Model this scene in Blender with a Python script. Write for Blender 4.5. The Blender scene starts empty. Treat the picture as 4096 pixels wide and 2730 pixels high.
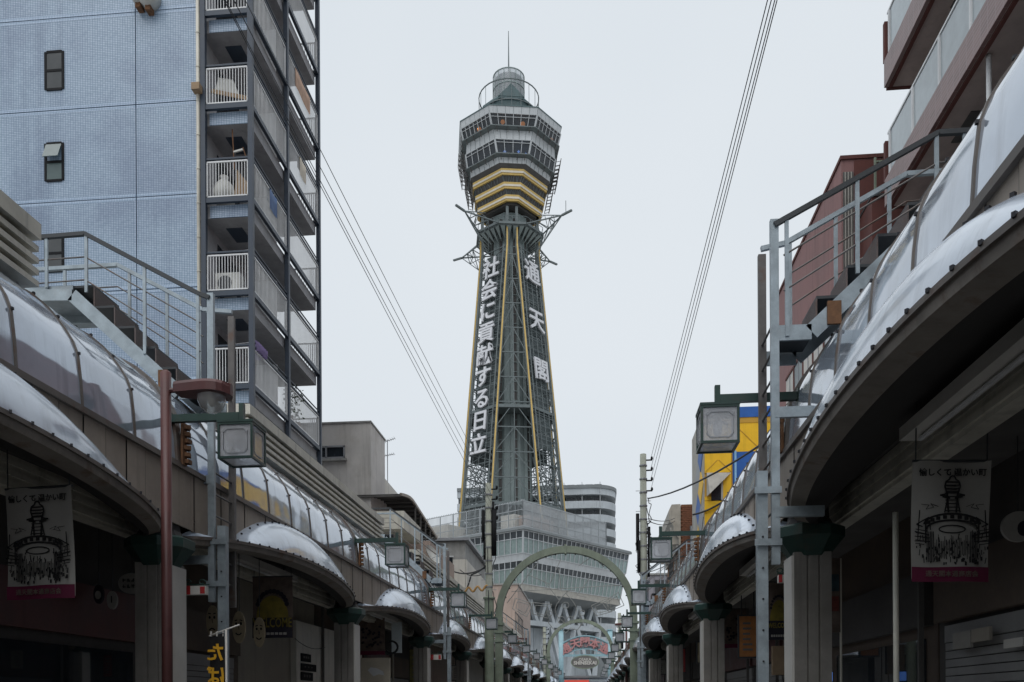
import bpy, bmesh, math, random
from mathutils import Vector, Matrix
R = math.radians
random.seed(7)
S = bpy.context.scene
COL = S.collection
PI = math.pi

# ---------------------------------------------------------------- camera
FPX, HY, YAW, ROLL, EYE = 3473.0, 2814.0, R(5.2), R(0.3), 1.6
cd = bpy.data.cameras.new('camera')
cam = bpy.data.objects.new('camera', cd)
COL.objects.link(cam)
cd.sensor_width = 36
cd.lens = FPX / 4096 * 36
cd.shift_y = (HY - 1365) / 4096
cd.clip_start = 0.1
cd.clip_end = 3000
cam.location = (0, 0, EYE)
cam.rotation_euler = (Matrix.Rotation(YAW, 4, 'Z') @ Matrix.Rotation(R(90), 4, 'X') @ Matrix.Rotation(-ROLL, 4, 'Z')).to_euler()
S.camera = cam

# ---------------------------------------------------------------- sky, sun, exposure
SUN_EL, SUN_AZ = R(60), R(190)
world = bpy.data.worlds.new('World')
S.world = world
world.use_nodes = True
wn, wl = world.node_tree.nodes, world.node_tree.links
wn.clear()
sky = wn.new('ShaderNodeTexSky')
sky.sky_type = 'NISHITA'
sky.sun_disc = False
sky.sun_elevation = SUN_EL
sky.sun_rotation = SUN_AZ
sky.dust_density = 6
hs = wn.new('ShaderNodeHueSaturation')
hs.inputs['Saturation'].default_value = 0.25
wl.new(sky.outputs[0], hs.inputs['Color'])
b1 = wn.new('ShaderNodeBackground')
b1.inputs['Strength'].default_value = 0.01
wl.new(hs.outputs[0], b1.inputs['Color'])
b2 = wn.new('ShaderNodeBackground')          # the even overcast layer
tcw = wn.new('ShaderNodeTexCoord')
nzw = wn.new('ShaderNodeTexNoise')
nzw.inputs['Scale'].default_value = 1.6
nzw.inputs['Detail'].default_value = 3
wl.new(tcw.outputs['Generated'], nzw.inputs['Vector'])
rw = wn.new('ShaderNodeValToRGB')
rw.color_ramp.elements[0].position = 0.3
rw.color_ramp.elements[0].color = (0.655, 0.715, 0.772, 1)
rw.color_ramp.elements[1].position = 0.7
rw.color_ramp.elements[1].color = (0.725, 0.775, 0.822, 1)
wl.new(nzw.outputs['Fac'], rw.inputs['Fac'])
wl.new(rw.outputs[0], b2.inputs['Color'])
b2.inputs['Strength'].default_value = 1.0
ad = wn.new('ShaderNodeAddShader')
wl.new(b1.outputs[0], ad.inputs[0])
wl.new(b2.outputs[0], ad.inputs[1])
wo = wn.new('ShaderNodeOutputWorld')
wl.new(ad.outputs[0], wo.inputs['Surface'])

sd = bpy.data.lights.new('sun', 'SUN')
sd.energy = 1.5
sd.angle = R(60)
sd.color = (1.0, 0.98, 0.96)
sun = bpy.data.objects.new('sun', sd)
COL.objects.link(sun)
sv = Vector((math.sin(SUN_AZ) * math.cos(SUN_EL), math.cos(SUN_AZ) * math.cos(SUN_EL), math.sin(SUN_EL)))
sun.rotation_euler = sv.to_track_quat('Z', 'Y').to_euler()
sun.location = (0, -20, 60)
S.view_settings.view_transform = 'Standard'
S.view_settings.look = 'None'
S.view_settings.exposure = 0.0
S.view_settings.gamma = 1.0
S.view_settings.use_curve_mapping = False
S.render.engine = 'CYCLES'
S.cycles.max_bounces = 8
S.cycles.transparent_max_bounces = 16
S.cycles.use_denoising = True
S.cycles.caustics_reflective = False
S.cycles.caustics_refractive = False

# ---------------------------------------------------------------- measuring: a pixel of the 4096 px photograph at street depth Y
def at(x, y, Y):
    a, b = (x - 2048) / FPX, (HY - y) / FPX
    a0 = a * math.cos(ROLL) + b * math.sin(ROLL)
    b0 = -a * math.sin(ROLL) + b * math.cos(ROLL)
    d = (a0 * math.cos(YAW) - math.sin(YAW), math.cos(YAW) + a0 * math.sin(YAW), b0)
    t = Y / d[1]
    return Vector((d[0] * t, Y, EYE + d[2] * t))

# ---------------------------------------------------------------- materials
MATS = {}
def mat(name, col, rough=0.6, metal=0.0, vary=0.25, scale=2.0, dirt=0.0, bump=0.0, bscale=40.0, spec=0.5, streak=0.0, rust=0.0, detail=5):
    if name in MATS: return MATS[name]
    m = bpy.data.materials.new(name)
    m.use_nodes = True
    n, l = m.node_tree.nodes, m.node_tree.links
    p = n['Principled BSDF']
    p.inputs['Roughness'].default_value = rough
    p.inputs['Metallic'].default_value = metal
    p.inputs['Specular IOR Level'].default_value = spec
    geo = n.new('ShaderNodeNewGeometry')
    def noise(sc, vec=None, det=detail):
        t = n.new('ShaderNodeTexNoise')
        t.inputs['Scale'].default_value = sc
        t.inputs['Detail'].default_value = det
        t.inputs['Roughness'].default_value = 0.62
        l.new(vec or geo.outputs['Position'], t.inputs['Vector'])
        return t
    def mix(fac, a, b, mode='MIX'):
        x = n.new('ShaderNodeMixRGB')
        x.blend_type = mode
        for i, q in ((1, a), (2, b)):
            if isinstance(q, tuple): x.inputs[i].default_value = (*q, 1)
            else: l.new(q, x.inputs[i])
        if isinstance(fac, float): x.inputs[0].default_value = fac
        else: l.new(fac, x.inputs[0])
        return x.outputs[0]
    def ramp(sock, p0, p1, v0=0.0, v1=1.0):
        r = n.new('ShaderNodeMapRange')
        r.inputs[1].default_value, r.inputs[2].default_value = p0, p1
        r.inputs[3].default_value, r.inputs[4].default_value = v0, v1
        l.new(sock, r.inputs[0])
        return r.outputs[0]
    nz = noise(scale)
    f = ramp(nz.outputs['Fac'], 0.3, 0.7)
    c = mix(f, tuple(v * (1 - vary) for v in col), tuple(min(1, v * (1 + vary * 0.7)) for v in col))
    nf = noise(scale * 14)
    c = mix(ramp(nf.outputs['Fac'], 0.3, 0.75, 0.0, vary * 0.9), c, tuple(v * 0.55 for v in col))
    if streak:
        mp = n.new('ShaderNodeMapping')
        mp.inputs['Scale'].default_value = (1, 1, 0.06)
        l.new(geo.outputs['Position'], mp.inputs['Vector'])
        ns = noise(5.0, mp.outputs[0], 6)
        c = mix(ramp(ns.outputs['Fac'], 0.52, 0.72, 0.0, streak), c, tuple(v * 0.35 for v in col))
    if dirt:
        nd = noise(0.9)
        c = mix(ramp(nd.outputs['Fac'], 0.5, 0.75, 0.0, dirt), c, (col[0] * 0.4, col[1] * 0.36, col[2] * 0.3))
    if rust:
        nr = noise(3.5)
        c = mix(ramp(nr.outputs['Fac'], 0.55, 0.68, 0.0, rust), c, (0.13, 0.055, 0.025))
    l.new(c, p.inputs['Base Color'])
    l.new(ramp(nz.outputs['Fac'], 0.3, 0.7, max(0.02, rough - 0.08), min(1, rough + 0.1)), p.inputs['Roughness'])
    if bump:
        bn = noise(bscale)
        bp = n.new('ShaderNodeBump')
        bp.inputs['Strength'].default_value = bump
        bp.inputs['Distance'].default_value = 0.02
        l.new(bn.outputs['Fac'], bp.inputs['Height'])
        l.new(bp.outputs[0], p.inputs['Normal'])
    MATS[name] = m
    return m

def sheet_mat(name, col, metal, rough, wave):
    """clear/opal polycarbonate sheet over a grey lining: mirror-like, a little wavy"""
    m = mat(name, col, rough, metal, vary=0.10, scale=0.7, dirt=0.4, streak=0.45, spec=0.8)
    n, l = m.node_tree.nodes, m.node_tree.links
    p = n['Principled BSDF']
    geo = n.new('ShaderNodeNewGeometry')
    t = n.new('ShaderNodeTexNoise')
    t.inputs['Scale'].default_value = 1.3
    t.inputs['Detail'].default_value = 1
    l.new(geo.outputs['Position'], t.inputs['Vector'])
    b = n.new('ShaderNodeBump')
    b.inputs['Strength'].default_value = 1.0
    b.inputs['Distance'].default_value = wave
    l.new(t.outputs['Fac'], b.inputs['Height'])
    l.new(b.outputs[0], p.inputs['Normal'])
    for lk in list(p.inputs['Roughness'].links): l.remove(lk)
    p.inputs['Roughness'].default_value = rough
    p.inputs['Coat Weight'].default_value = 0.5 if metal > 0.2 else 0.40
    p.inputs['Coat Roughness'].default_value = 0.03 if metal > 0.2 else 0.05
    return m

def tile_mat(name, tile, tile2, joint, tw, th, axis='x', rough=0.35, mottle=None, soldier=False):
    m = bpy.data.materials.new(name)
    m.use_nodes = True
    n, l = m.node_tree.nodes, m.node_tree.links
    p = n['Principled BSDF']
    p.inputs['Roughness'].default_value = rough
    geo = n.new('ShaderNodeNewGeometry')
    sp = n.new('ShaderNodeSeparateXYZ')
    l.new(geo.outputs['Position'], sp.inputs[0])
    cb = n.new('ShaderNodeCombineXYZ')
    l.new(sp.outputs[0 if axis == 'x' else 1], cb.inputs[0])
    l.new(sp.outputs[2], cb.inputs[1])
    br = n.new('ShaderNodeTexBrick')
    br.offset = 0.0
    br.inputs['Scale'].default_value = 1
    br.inputs['Brick Width'].default_value = tw
    br.inputs['Row Height'].default_value = th
    br.inputs['Mortar Size'].default_value = min(tw, th) * 0.11
    br.inputs['Mortar Smooth'].default_value = 0.2
    br.inputs['Color1'].default_value = (*tile, 1)
    br.inputs['Color2'].default_value = (*tile2, 1)
    br.inputs['Mortar'].default_value = (*joint, 1)
    l.new(cb.outputs[0], br.inputs['Vector'])
    c = br.outputs['Color']
    if mottle:
        t = n.new('ShaderNodeTexNoise')
        t.inputs['Scale'].default_value = 0.55
        t.inputs['Detail'].default_value = 6
        l.new(geo.outputs['Position'], t.inputs['Vector'])
        mr = n.new('ShaderNodeMapRange')
        mr.inputs[1].default_value, mr.inputs[2].default_value = 0.42, 0.66
        mr.inputs[4].default_value = 0.75
        l.new(t.outputs['Fac'], mr.inputs[0])
        x = n.new('ShaderNodeMixRGB')
        x.blend_type = 'MULTIPLY'
        l.new(mr.outputs[0], x.inputs[0])
        l.new(c, x.inputs[1])
        x.inputs[2].default_value = (*mottle, 1)
        c = x.outputs[0]
        mp = n.new('ShaderNodeMapping')
        mp.inputs['Scale'].default_value = (1, 1, 0.08)
        l.new(geo.outputs['Position'], mp.inputs['Vector'])
        t2 = n.new('ShaderNodeTexNoise')
        t2.inputs['Scale'].default_value = 1.2
        t2.inputs['Detail'].default_value = 5
        l.new(mp.outputs[0], t2.inputs['Vector'])
        m2 = n.new('ShaderNodeMapRange')
        m2.inputs[1].default_value, m2.inputs[2].default_value = 0.55, 0.75
        m2.inputs[4].default_value = 0.75
        l.new(t2.outputs['Fac'], m2.inputs[0])
        x2 = n.new('ShaderNodeMixRGB')
        x2.blend_type = 'MULTIPLY'
        l.new(m2.outputs[0], x2.inputs[0])
        l.new(c, x2.inputs[1])
        x2.inputs[2].default_value = (0.6, 0.62, 0.68, 1)
        c = x2.outputs[0]
    l.new(c, p.inputs['Base Color'])
    bp = n.new('ShaderNodeBump')
    bp.inputs['Strength'].default_value = 0.35
    bp.inputs['Distance'].default_value = 0.004
    bp.invert = True
    l.new(br.outputs['Fac'], bp.inputs['Height'])
    l.new(bp.outputs[0], p.inputs['Normal'])
    MATS[name] = m
    return m

def glass_mat(name, tint, clear, rough=0.03, haze=None):
    """window glass: a sharp reflection over part clear, part hazy body"""
    m = bpy.data.materials.new(name)
    m.use_nodes = True
    n, l = m.node_tree.nodes, m.node_tree.links
    n.remove(n['Principled BSDF'])
    tr = n.new('ShaderNodeBsdfTransparent')
    tr.inputs[0].default_value = (*tint, 1)
    di = n.new('ShaderNodeBsdfDiffuse')
    di.inputs[0].default_value = (*(haze or tint), 1)
    tl = n.new('ShaderNodeBsdfTranslucent')
    tl.inputs[0].default_value = (*(haze or tint), 1)
    hm = n.new('ShaderNodeMixShader')
    hm.inputs[0].default_value = 0.5
    l.new(di.outputs[0], hm.inputs[1])
    l.new(tl.outputs[0], hm.inputs[2])
    m1 = n.new('ShaderNodeMixShader')
    geo = n.new('ShaderNodeNewGeometry')
    t = n.new('ShaderNodeTexNoise')
    t.inputs['Scale'].default_value = 3
    t.inputs['Detail'].default_value = 5
    l.new(geo.outputs['Position'], t.inputs['Vector'])
    mr = n.new('ShaderNodeMapRange')
    mr.inputs[1].default_value, mr.inputs[2].default_value = 0.3, 0.7
    mr.inputs[3].default_value, mr.inputs[4].default_value = max(0, clear - 0.08), min(1, clear + 0.08)
    l.new(t.outputs['Fac'], mr.inputs[0])
    l.new(mr.outputs[0], m1.inputs[0])
    l.new(hm.outputs[0], m1.inputs[1])
    l.new(tr.outputs[0], m1.inputs[2])
    gl = n.new('ShaderNodeBsdfGlossy')
    gl.inputs['Roughness'].default_value = rough
    fr = n.new('ShaderNodeFresnel')
    bf = n.new('ShaderNodeMapRange')
    bf.inputs[3].default_value, bf.inputs[4].default_value = 1.5, 1 / 1.5
    l.new(geo.outputs['Backfacing'], bf.inputs[0])
    l.new(bf.outputs[0], fr.inputs[0])
    m2 = n.new('ShaderNodeMixShader')
    l.new(fr.outputs[0], m2.inputs[0])
    l.new(m1.outputs[0], m2.inputs[1])
    l.new(gl.outputs[0], m2.inputs[2])
    l.new(m2.outputs[0], n['Material Output'].inputs[0])
    MATS[name] = m
    return m

def glow_mat(name, col, strength):
    m = bpy.data.materials.new(name)
    m.use_nodes = True
    p = m.node_tree.nodes['Principled BSDF']
    p.inputs['Base Color'].default_value = (*col, 1)
    p.inputs['Emission Color'].default_value = (*col, 1)
    p.inputs['Emission Strength'].default_value = strength
    MATS[name] = m
    return m

M = {}
M['vault'] = sheet_mat('vault_sheet', (0.50, 0.575, 0.685), 0.34, 0.07, 0.022)
M['shell'] = sheet_mat('shell_sheet', (0.58, 0.66, 0.775), 0.12, 0.20, 0.035)
M['rib'] = mat('rib_metal', (0.16, 0.14, 0.125), 0.5, 0.3, rust=0.5)
M['bolt'] = mat('bolt_metal', (0.04, 0.04, 0.045), 0.5, 0.6)
M['fascia'] = mat('fascia_brown', (0.33, 0.275, 0.225), 0.55, vary=0.2, streak=0.5, dirt=0.3)
M['rim'] = mat('rim_brown', (0.27, 0.24, 0.21), 0.7, vary=0.3, streak=0.3, rust=0.5)
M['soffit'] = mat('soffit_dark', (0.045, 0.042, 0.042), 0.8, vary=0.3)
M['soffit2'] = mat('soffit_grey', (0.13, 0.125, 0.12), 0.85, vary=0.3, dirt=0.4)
M['rust'] = mat('rust', (0.20, 0.10, 0.05), 0.9, vary=0.5, scale=9)
M['green'] = mat('dark_green_paint', (0.012, 0.045, 0.036), 0.42, vary=0.3, rust=0.15)
M['column'] = mat('column_cladding', (0.24, 0.225, 0.205), 0.5, 0.15, vary=0.25, streak=0.5, dirt=0.4)
M['cream'] = mat('cream_metal', (0.62, 0.595, 0.515), 0.5, vary=0.15, streak=0.6, dirt=0.4)
M['galv'] = mat('galvanised_steel', (0.34, 0.395, 0.43), 0.45, 0.45, vary=0.3, scale=5, rust=0.12)
M['galv2'] = mat('galvanised_rusty', (0.16, 0.15, 0.145), 0.55, 0.3, vary=0.35, scale=5, rust=0.55)
M['stairplate'] = mat('stair_plate', (0.14, 0.11, 0.105), 0.6, 0.2, vary=0.35, rust=0.35, bump=0.4, bscale=60)
M['darksteel'] = mat('dark_steel', (0.05, 0.055, 0.06), 0.5, 0.3, vary=0.3)
M['maroon'] = mat('maroon_paint', (0.115, 0.042, 0.04), 0.45, vary=0.35, streak=0.3)
M['navy'] = mat('navy_steel', (0.035, 0.050, 0.075), 0.5, vary=0.2)
M['white'] = mat('white_paint', (0.70, 0.71, 0.72), 0.45, vary=0.12, streak=0.2)
M['conc'] = mat('concrete', (0.34, 0.34, 0.33), 0.85, vary=0.25, streak=0.4, dirt=0.3)
M['slab'] = mat('balcony_slab', (0.36, 0.36, 0.375), 0.85, vary=0.2, streak=0.3)
M['stucco'] = mat('grey_stucco', (0.60, 0.575, 0.55), 0.9, vary=0.16, scale=0.6, streak=0.45, dirt=0.35, bump=0.5, bscale=30)
M['stucco2'] = mat('cream_stucco', (0.66, 0.635, 0.58), 0.9, vary=0.14, scale=0.6, streak=0.4, bump=0.4, bscale=30)
M['pink'] = mat('pinkish_render', (0.30, 0.165, 0.16), 0.8, vary=0.15, scale=0.8, streak=0.4)
M['pink2'] = mat('pale_brown_render', (0.42, 0.33, 0.285), 0.85, vary=0.18, scale=0.5, streak=0.4)
M['darkred'] = mat('dark_red_render', (0.13, 0.045, 0.038), 0.8, vary=0.2, streak=0.4)
M['yellow'] = mat('yellow_cladding', (0.84, 0.50, 0.008), 0.5, vary=0.1, streak=0.3)
M['blue'] = mat('blue_cladding', (0.012, 0.105, 0.40), 0.5, vary=0.12, streak=0.25)
M['ochre'] = mat('ochre_beam', (0.55, 0.31, 0.03), 0.6, vary=0.15)
M['brick'] = mat('brown_brick', (0.20, 0.085, 0.05), 0.85, vary=0.35, scale=7)
M['stonetrim'] = mat('stone_trim', (0.40, 0.385, 0.35), 0.8, vary=0.18, streak=0.4)
M['tsteel'] = mat('tower_steel', (0.125, 0.15, 0.155), 0.55, 0.15, vary=0.25, scale=0.8)
M['tshaft'] = mat('tower_shaft', (0.235, 0.285, 0.285), 0.6, 0.1, vary=0.2, scale=0.25, streak=0.3)
M['tlight'] = mat('tower_panel', (0.45, 0.475, 0.49), 0.55, vary=0.1, scale=0.5, streak=0.45)
M['tdark'] = mat('tower_dark_band', (0.075, 0.072, 0.07), 0.7, vary=0.4, scale=1.0)
M['tyellow'] = mat('light_tube_yellow', (0.54, 0.375, 0.11), 0.5, vary=0.15)
M['tpale'] = mat('light_tube_pale', (0.58, 0.54, 0.46), 0.5, vary=0.1)
M['teal'] = mat('teal_roof', (0.075, 0.122, 0.13), 0.6, vary=0.2)
M['letter'] = mat('letter_panel', (0.58, 0.59, 0.62), 0.5, vary=0.1)
M['mesh'] = mat('wire_mesh', (0.33, 0.355, 0.37), 0.5, 0.3, vary=0.1)
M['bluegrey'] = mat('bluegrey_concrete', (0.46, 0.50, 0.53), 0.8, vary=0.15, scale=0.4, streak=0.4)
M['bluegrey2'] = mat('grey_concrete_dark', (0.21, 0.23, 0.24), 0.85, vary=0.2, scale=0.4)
M['archgreen'] = mat('sage_green_paint', (0.25, 0.295, 0.225), 0.5, vary=0.22, streak=0.35, rust=0.12)
M['pole'] = mat('concrete_pole', (0.36, 0.38, 0.32), 0.75, vary=0.25, streak=0.3)
M['black'] = mat('black_rubber', (0.010, 0.011, 0.013), 0.7, spec=0.2)
M['cable'] = mat('cable', (0.025, 0.028, 0.032), 0.6)
M['ywrap'] = mat('yellow_cable_sleeve', (0.50, 0.29, 0.10), 0.55, vary=0.3)
M['neon'] = mat('neon_tube_grey', (0.36, 0.37, 0.35), 0.5)
M['skyblue'] = mat('gate_blue_paint', (0.30, 0.48, 0.54), 0.5, vary=0.15)
M['signred'] = mat('sign_red', (0.55, 0.26, 0.26), 0.5, vary=0.15)
M['signgrey'] = mat('sign_grey', (0.17, 0.165, 0.155), 0.6, vary=0.2)
M['signwhite'] = mat('sign_white', (0.62, 0.60, 0.56), 0.55, vary=0.12)
M['asphalt'] = mat('asphalt', (0.085, 0.085, 0.086), 0.9, vary=0.3, bump=0.5, bscale=80)
M['paving'] = mat('paving', (0.40, 0.39, 0.375), 0.85, vary=0.25)
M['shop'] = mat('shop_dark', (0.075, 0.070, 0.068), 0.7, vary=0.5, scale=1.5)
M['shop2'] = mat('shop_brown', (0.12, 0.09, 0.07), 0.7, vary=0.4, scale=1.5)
M['shopbeige'] = mat('shop_beige', (0.36, 0.33, 0.28), 0.8, vary=0.12, streak=0.3)
M['shutter'] = mat('shutter_grey', (0.30, 0.30, 0.30), 0.5, 0.2, vary=0.2)
M['banner'] = mat('banner_cloth', (0.36, 0.345, 0.32), 0.9, vary=0.12, scale=3)
M['bannerink'] = mat('banner_ink', (0.012, 0.012, 0.013), 0.9)
M['bannerpurple'] = mat('banner_purple', (0.13, 0.012, 0.045), 0.9)
M['bannergold'] = mat('banner_gold', (0.24, 0.19, 0.035), 0.9, vary=0.5, scale=7)
M['bannernavy'] = mat('banner_navy', (0.02, 0.018, 0.03), 0.9, vary=0.4)
M['bannertan'] = mat('banner_tan', (0.16, 0.12, 0.10), 0.9, vary=0.5, scale=6)
M['flaggold'] = mat('flag_gold', (0.75, 0.40, 0.02), 0.8, vary=0.1)
M['red'] = mat('red_plastic', (0.42, 0.028, 0.030), 0.4, vary=0.2)
M['face'] = mat('face_board', (0.40, 0.33, 0.22), 0.8, vary=0.2, scale=5)
M['laundry'] = mat('purple_cloth', (0.28, 0.22, 0.42), 0.9, vary=0.4, scale=8)
M['card'] = mat('cardboard', (0.33, 0.235, 0.15), 0.9, vary=0.2, scale=4)
M['plastic'] = mat('pale_plastic', (0.55, 0.55, 0.52), 0.5, vary=0.2)
M['leaf'] = mat('leaf_green', (0.045, 0.075, 0.03), 0.6, vary=0.4, scale=8)
M['metalgrey'] = mat('metal_grey', (0.30, 0.31, 0.33), 0.5, 0.3, vary=0.15)
M['reddish'] = mat('red_awning', (0.55, 0.05, 0.03), 0.7, vary=0.15)
M['tile'] = tile_mat('blue_wall_tile', (0.385, 0.475, 0.585), (0.31, 0.395, 0.50), (0.10, 0.175, 0.275), 0.078, 0.052, 'x', mottle=(0.70, 0.70, 0.76))
M['tileside'] = tile_mat('blue_wall_tile_side', (0.38, 0.45, 0.57), (0.33, 0.40, 0.53), (0.12, 0.20, 0.32), 0.075, 0.05, 'y')
M['tilebrown'] = tile_mat('brown_band_tile', (0.22, 0.125, 0.118), (0.16, 0.09, 0.085), (0.27, 0.195, 0.19), 0.30, 0.082, 'y')
M['frost'] = glass_mat('frosted_balcony_glass', (0.85, 0.90, 0.92), 0.22, 0.05, (0.76, 0.83, 0.86))
M['dglass'] = glass_mat('dark_window_glass', (0.24, 0.26, 0.29), 0.66, 0.02, (0.13, 0.16, 0.195))
M['gglass'] = glass_mat('pale_green_glass', (0.55, 0.65, 0.63), 0.30, 0.03, (0.52, 0.66, 0.65))
M['wglass'] = glass_mat('grey_obscure_glass', (0.4, 0.45, 0.46), 0.15, 0.05, (0.17, 0.18, 0.185))
M['tglass'] = glass_mat('teal_obscure_glass', (0.4, 0.5, 0.5), 0.15, 0.05, (0.24, 0.32, 0.32))
M['lamp'] = glass_mat('lantern_opal_pane', (0.96, 0.97, 0.98), 0.55, 0.12, (0.93, 0.94, 0.97))
M['globe'] = glass_mat('lamp_globe_glass', (0.93, 0.93, 0.92), 0.62, 0.05, (0.8, 0.8, 0.77))
M['meshscreen'] = glass_mat('fine_mesh_screen', (0.85, 0.88, 0.9), 0.38, 0.3, (0.52, 0.55, 0.575))
M['orangeglow'] = glow_mat('orange_lamp_glow', (1.0, 0.36, 0.09), 1.1)
M['blueglow'] = glow_mat('blue_lamp_glow', (0.25, 0.45, 1.0), 2.0)

# ---------------------------------------------------------------- mesh helper
class MB:
    def __init__(s): s.v, s.f = [], []
    def add(s, vs, fs):
        o = len(s.v)
        s.v += [tuple(v) for v in vs]
        s.f += [tuple(i + o for i in f) for f in fs]
        return s
    def box(s, c, d, rz=0.0):
        hx, hy, hz = d[0] / 2, d[1] / 2, d[2] / 2
        cr, sr = math.cos(rz), math.sin(rz)
        vs = []
        for z in (-hz, hz):
            for x, y in ((-hx, -hy), (hx, -hy), (hx, hy), (-hx, hy)):
                vs.append((c[0] + x * cr - y * sr, c[1] + x * sr + y * cr, c[2] + z))
        return s.add(vs, [(0, 3, 2, 1), (4, 5, 6, 7), (0, 1, 5, 4), (1, 2, 6, 5), (2, 3, 7, 6), (3, 0, 4, 7)])
    def b(s, x0, x1, y0, y1, z0, z1):
        return s.box(((x0 + x1) / 2, (y0 + y1) / 2, (z0 + z1) / 2), (abs(x1 - x0), abs(y1 - y0), abs(z1 - z0)))
    def bar(s, p, q, w, h=None, up=(0, 0, 1)):
        p, q = Vector(p), Vector(q)
        h = h or w
        d = (q - p)
        if d.length < 1e-6: return s
        d.normalize()
        u = Vector(up)
        if abs(d.dot(u)) > 0.98: u = Vector((0, 1, 0)) if abs(d.y) < 0.9 else Vector((1, 0, 0))
        x = d.cross(u).normalized()
        y = x.cross(d).normalized()
        vs = []
        for b in (p, q):
            for i, j in ((-1, -1), (1, -1), (1, 1), (-1, 1)):
                vs.append(b + x * (i * w / 2) + y * (j * h / 2))
        return s.add(vs, [(0, 1, 2, 3), (7, 6, 5, 4), (0, 4, 5, 1), (1, 5, 6, 2), (2, 6, 7, 3), (3, 7, 4, 0)])
    def tube(s, pts, r, n=8, r2=None, cap=True):
        pts = [Vector(p) for p in pts]
        rings = []
        for i, p in enumerate(pts):
            d = (pts[min(i + 1, len(pts) - 1)] - pts[max(i - 1, 0)]).normalized()
            u = Vector((0, 0, 1)) if abs(d.z) < 0.95 else Vector((1, 0, 0))
            x = d.cross(u).normalized()
            y = x.cross(d).normalized()
            rr = r if r2 is None else r + (r2 - r) * i / (len(pts) - 1)
            rings.append([p + x * (rr * math.cos(2 * PI * k / n)) + y * (rr * math.sin(2 * PI * k / n)) for k in range(n)])
        vs = [v for rg in rings for v in rg]
        fs = []
        for i in range(len(rings) - 1):
            for k in range(n):
                a, b = i * n + k, i * n + (k + 1) % n
                fs.append((a, b, b + n, a + n))
        if cap:
            fs.append(tuple(range(n - 1, -1, -1)))
            fs.append(tuple((len(rings) - 1) * n + k for k in range(n)))
        return s.add(vs, fs)
    def grid(s, rows):
        o = [v for r in rows for v in r]
        m = len(rows[0])
        return s.add(o, [(i * m + j, i * m + j + 1, (i + 1) * m + j + 1, (i + 1) * m + j) for i in range(len(rows) - 1) for j in range(m - 1)])
    def quad(s, a, b, c, d): return s.add([a, b, c, d], [(0, 1, 2, 3)])
    def slabquad(s, a, b, c, d, t):
        """a quad with thickness t behind it"""
        a, b, c, d = map(Vector, (a, b, c, d))
        nrm = (b - a).cross(d - a).normalized() * t
        vs = [a, b, c, d, a - nrm, b - nrm, c - nrm, d - nrm]
        return s.add(vs, [(0, 1, 2, 3), (7, 6, 5, 4), (0, 4, 5, 1), (1, 5, 6, 2), (2, 6, 7, 3), (3, 7, 4, 0)])
    def loft(s, loops, cap0=False, cap1=False):
        n = len(loops[0])
        vs = [v for lp in loops for v in lp]
        fs = [(i * n + k, i * n + (k + 1) % n, (i + 1) * n + (k + 1) % n, (i + 1) * n + k) for i in range(len(loops) - 1) for k in range(n)]
        if cap0: fs.append(tuple(range(n - 1, -1, -1)))
        if cap1: fs.append(tuple((len(loops) - 1) * n + k for k in range(n)))
        return s.add(vs, fs)
    def lathe(s, prof, n=16, c=(0, 0, 0), cap0=False, cap1=False):
        return s.loft([[(c[0] + r * math.cos(2 * PI * k / n), c[1] + r * math.sin(2 * PI * k / n), c[2] + z) for k in range(n)] for r, z in prof], cap0, cap1)
    def prism(s, pts, y0, y1):
        """polygon given in (x, z), pushed from y0 to y1"""
        n = len(pts)
        vs = [(x, y0, z) for x, z in pts] + [(x, y1, z) for x, z in pts]
        return s.add(vs, [tuple(range(n)), tuple(range(2 * n - 1, n - 1, -1))] + [(k, k + n, (k + 1) % n + n, (k + 1) % n) for k in range(n)])
    def mesh(s, name, m, smooth=False):
        me = bpy.data.meshes.new(name)
        me.from_pydata(s.v, [], s.f)
        bm = bmesh.new()
        bm.from_mesh(me)
        bmesh.ops.recalc_face_normals(bm, faces=bm.faces)
        bm.to_mesh(me)
        bm.free()
        me.materials.append(m)
        if smooth: me.shade_smooth()
        return me

def link(name, me, parent=None, loc=None):
    o = bpy.data.objects.new(name, me)
    COL.objects.link(o)
    if parent: o.parent = parent
    if loc is not None: o.location = loc
    return o

def thing(name, label, cat, loc=(0, 0, 0), rz=0.0, group=None):
    o = bpy.data.objects.new(name, None)
    COL.objects.link(o)
    o.empty_display_size = 0.3
    o.location = loc
    o.rotation_euler = (0, 0, rz)
    o['label'] = label
    o['category'] = cat
    if group: o['group'] = group
    return o

def part(parent, name, mb, m, smooth=False, stuff=False, w=False):
    """w: the points are in world coordinates of an unrotated parent"""
    if w:
        root, off = parent, Vector((0, 0, 0))
        while root is not None:
            off += root.location
            root = root.parent
        mb.v = [(x - off.x, y - off.y, z - off.z) for x, y, z in mb.v]
    o = link(name, mb.mesh(name, m, smooth), parent)
    if stuff: o['kind'] = 'stuff'
    return o

def single(name, label, cat, mb, m, smooth=False, group=None):
    """a thing that is one mesh; its origin is put at its base"""
    n = len(mb.v)
    c = Vector((sum(v[0] for v in mb.v) / n, sum(v[1] for v in mb.v) / n, min(v[2] for v in mb.v)))
    mb.v = [(x - c.x, y - c.y, z - c.z) for x, y, z in mb.v]
    o = link(name, mb.mesh(name, m, smooth), None, c)
    o['label'] = label
    o['category'] = cat
    if group: o['group'] = group
    return o

def setting(name, mb, m, smooth=False):
    o = link(name, mb.mesh(name, m, smooth))
    o['kind'] = 'structure'
    return o

def kids(o): return [c for c in o.children]
def copy_tree(o, parent=None):
    c = o.copy()
    COL.objects.link(c)
    c.parent = parent
    for ch in list(o.children): copy_tree(ch, c)
    return c

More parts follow.
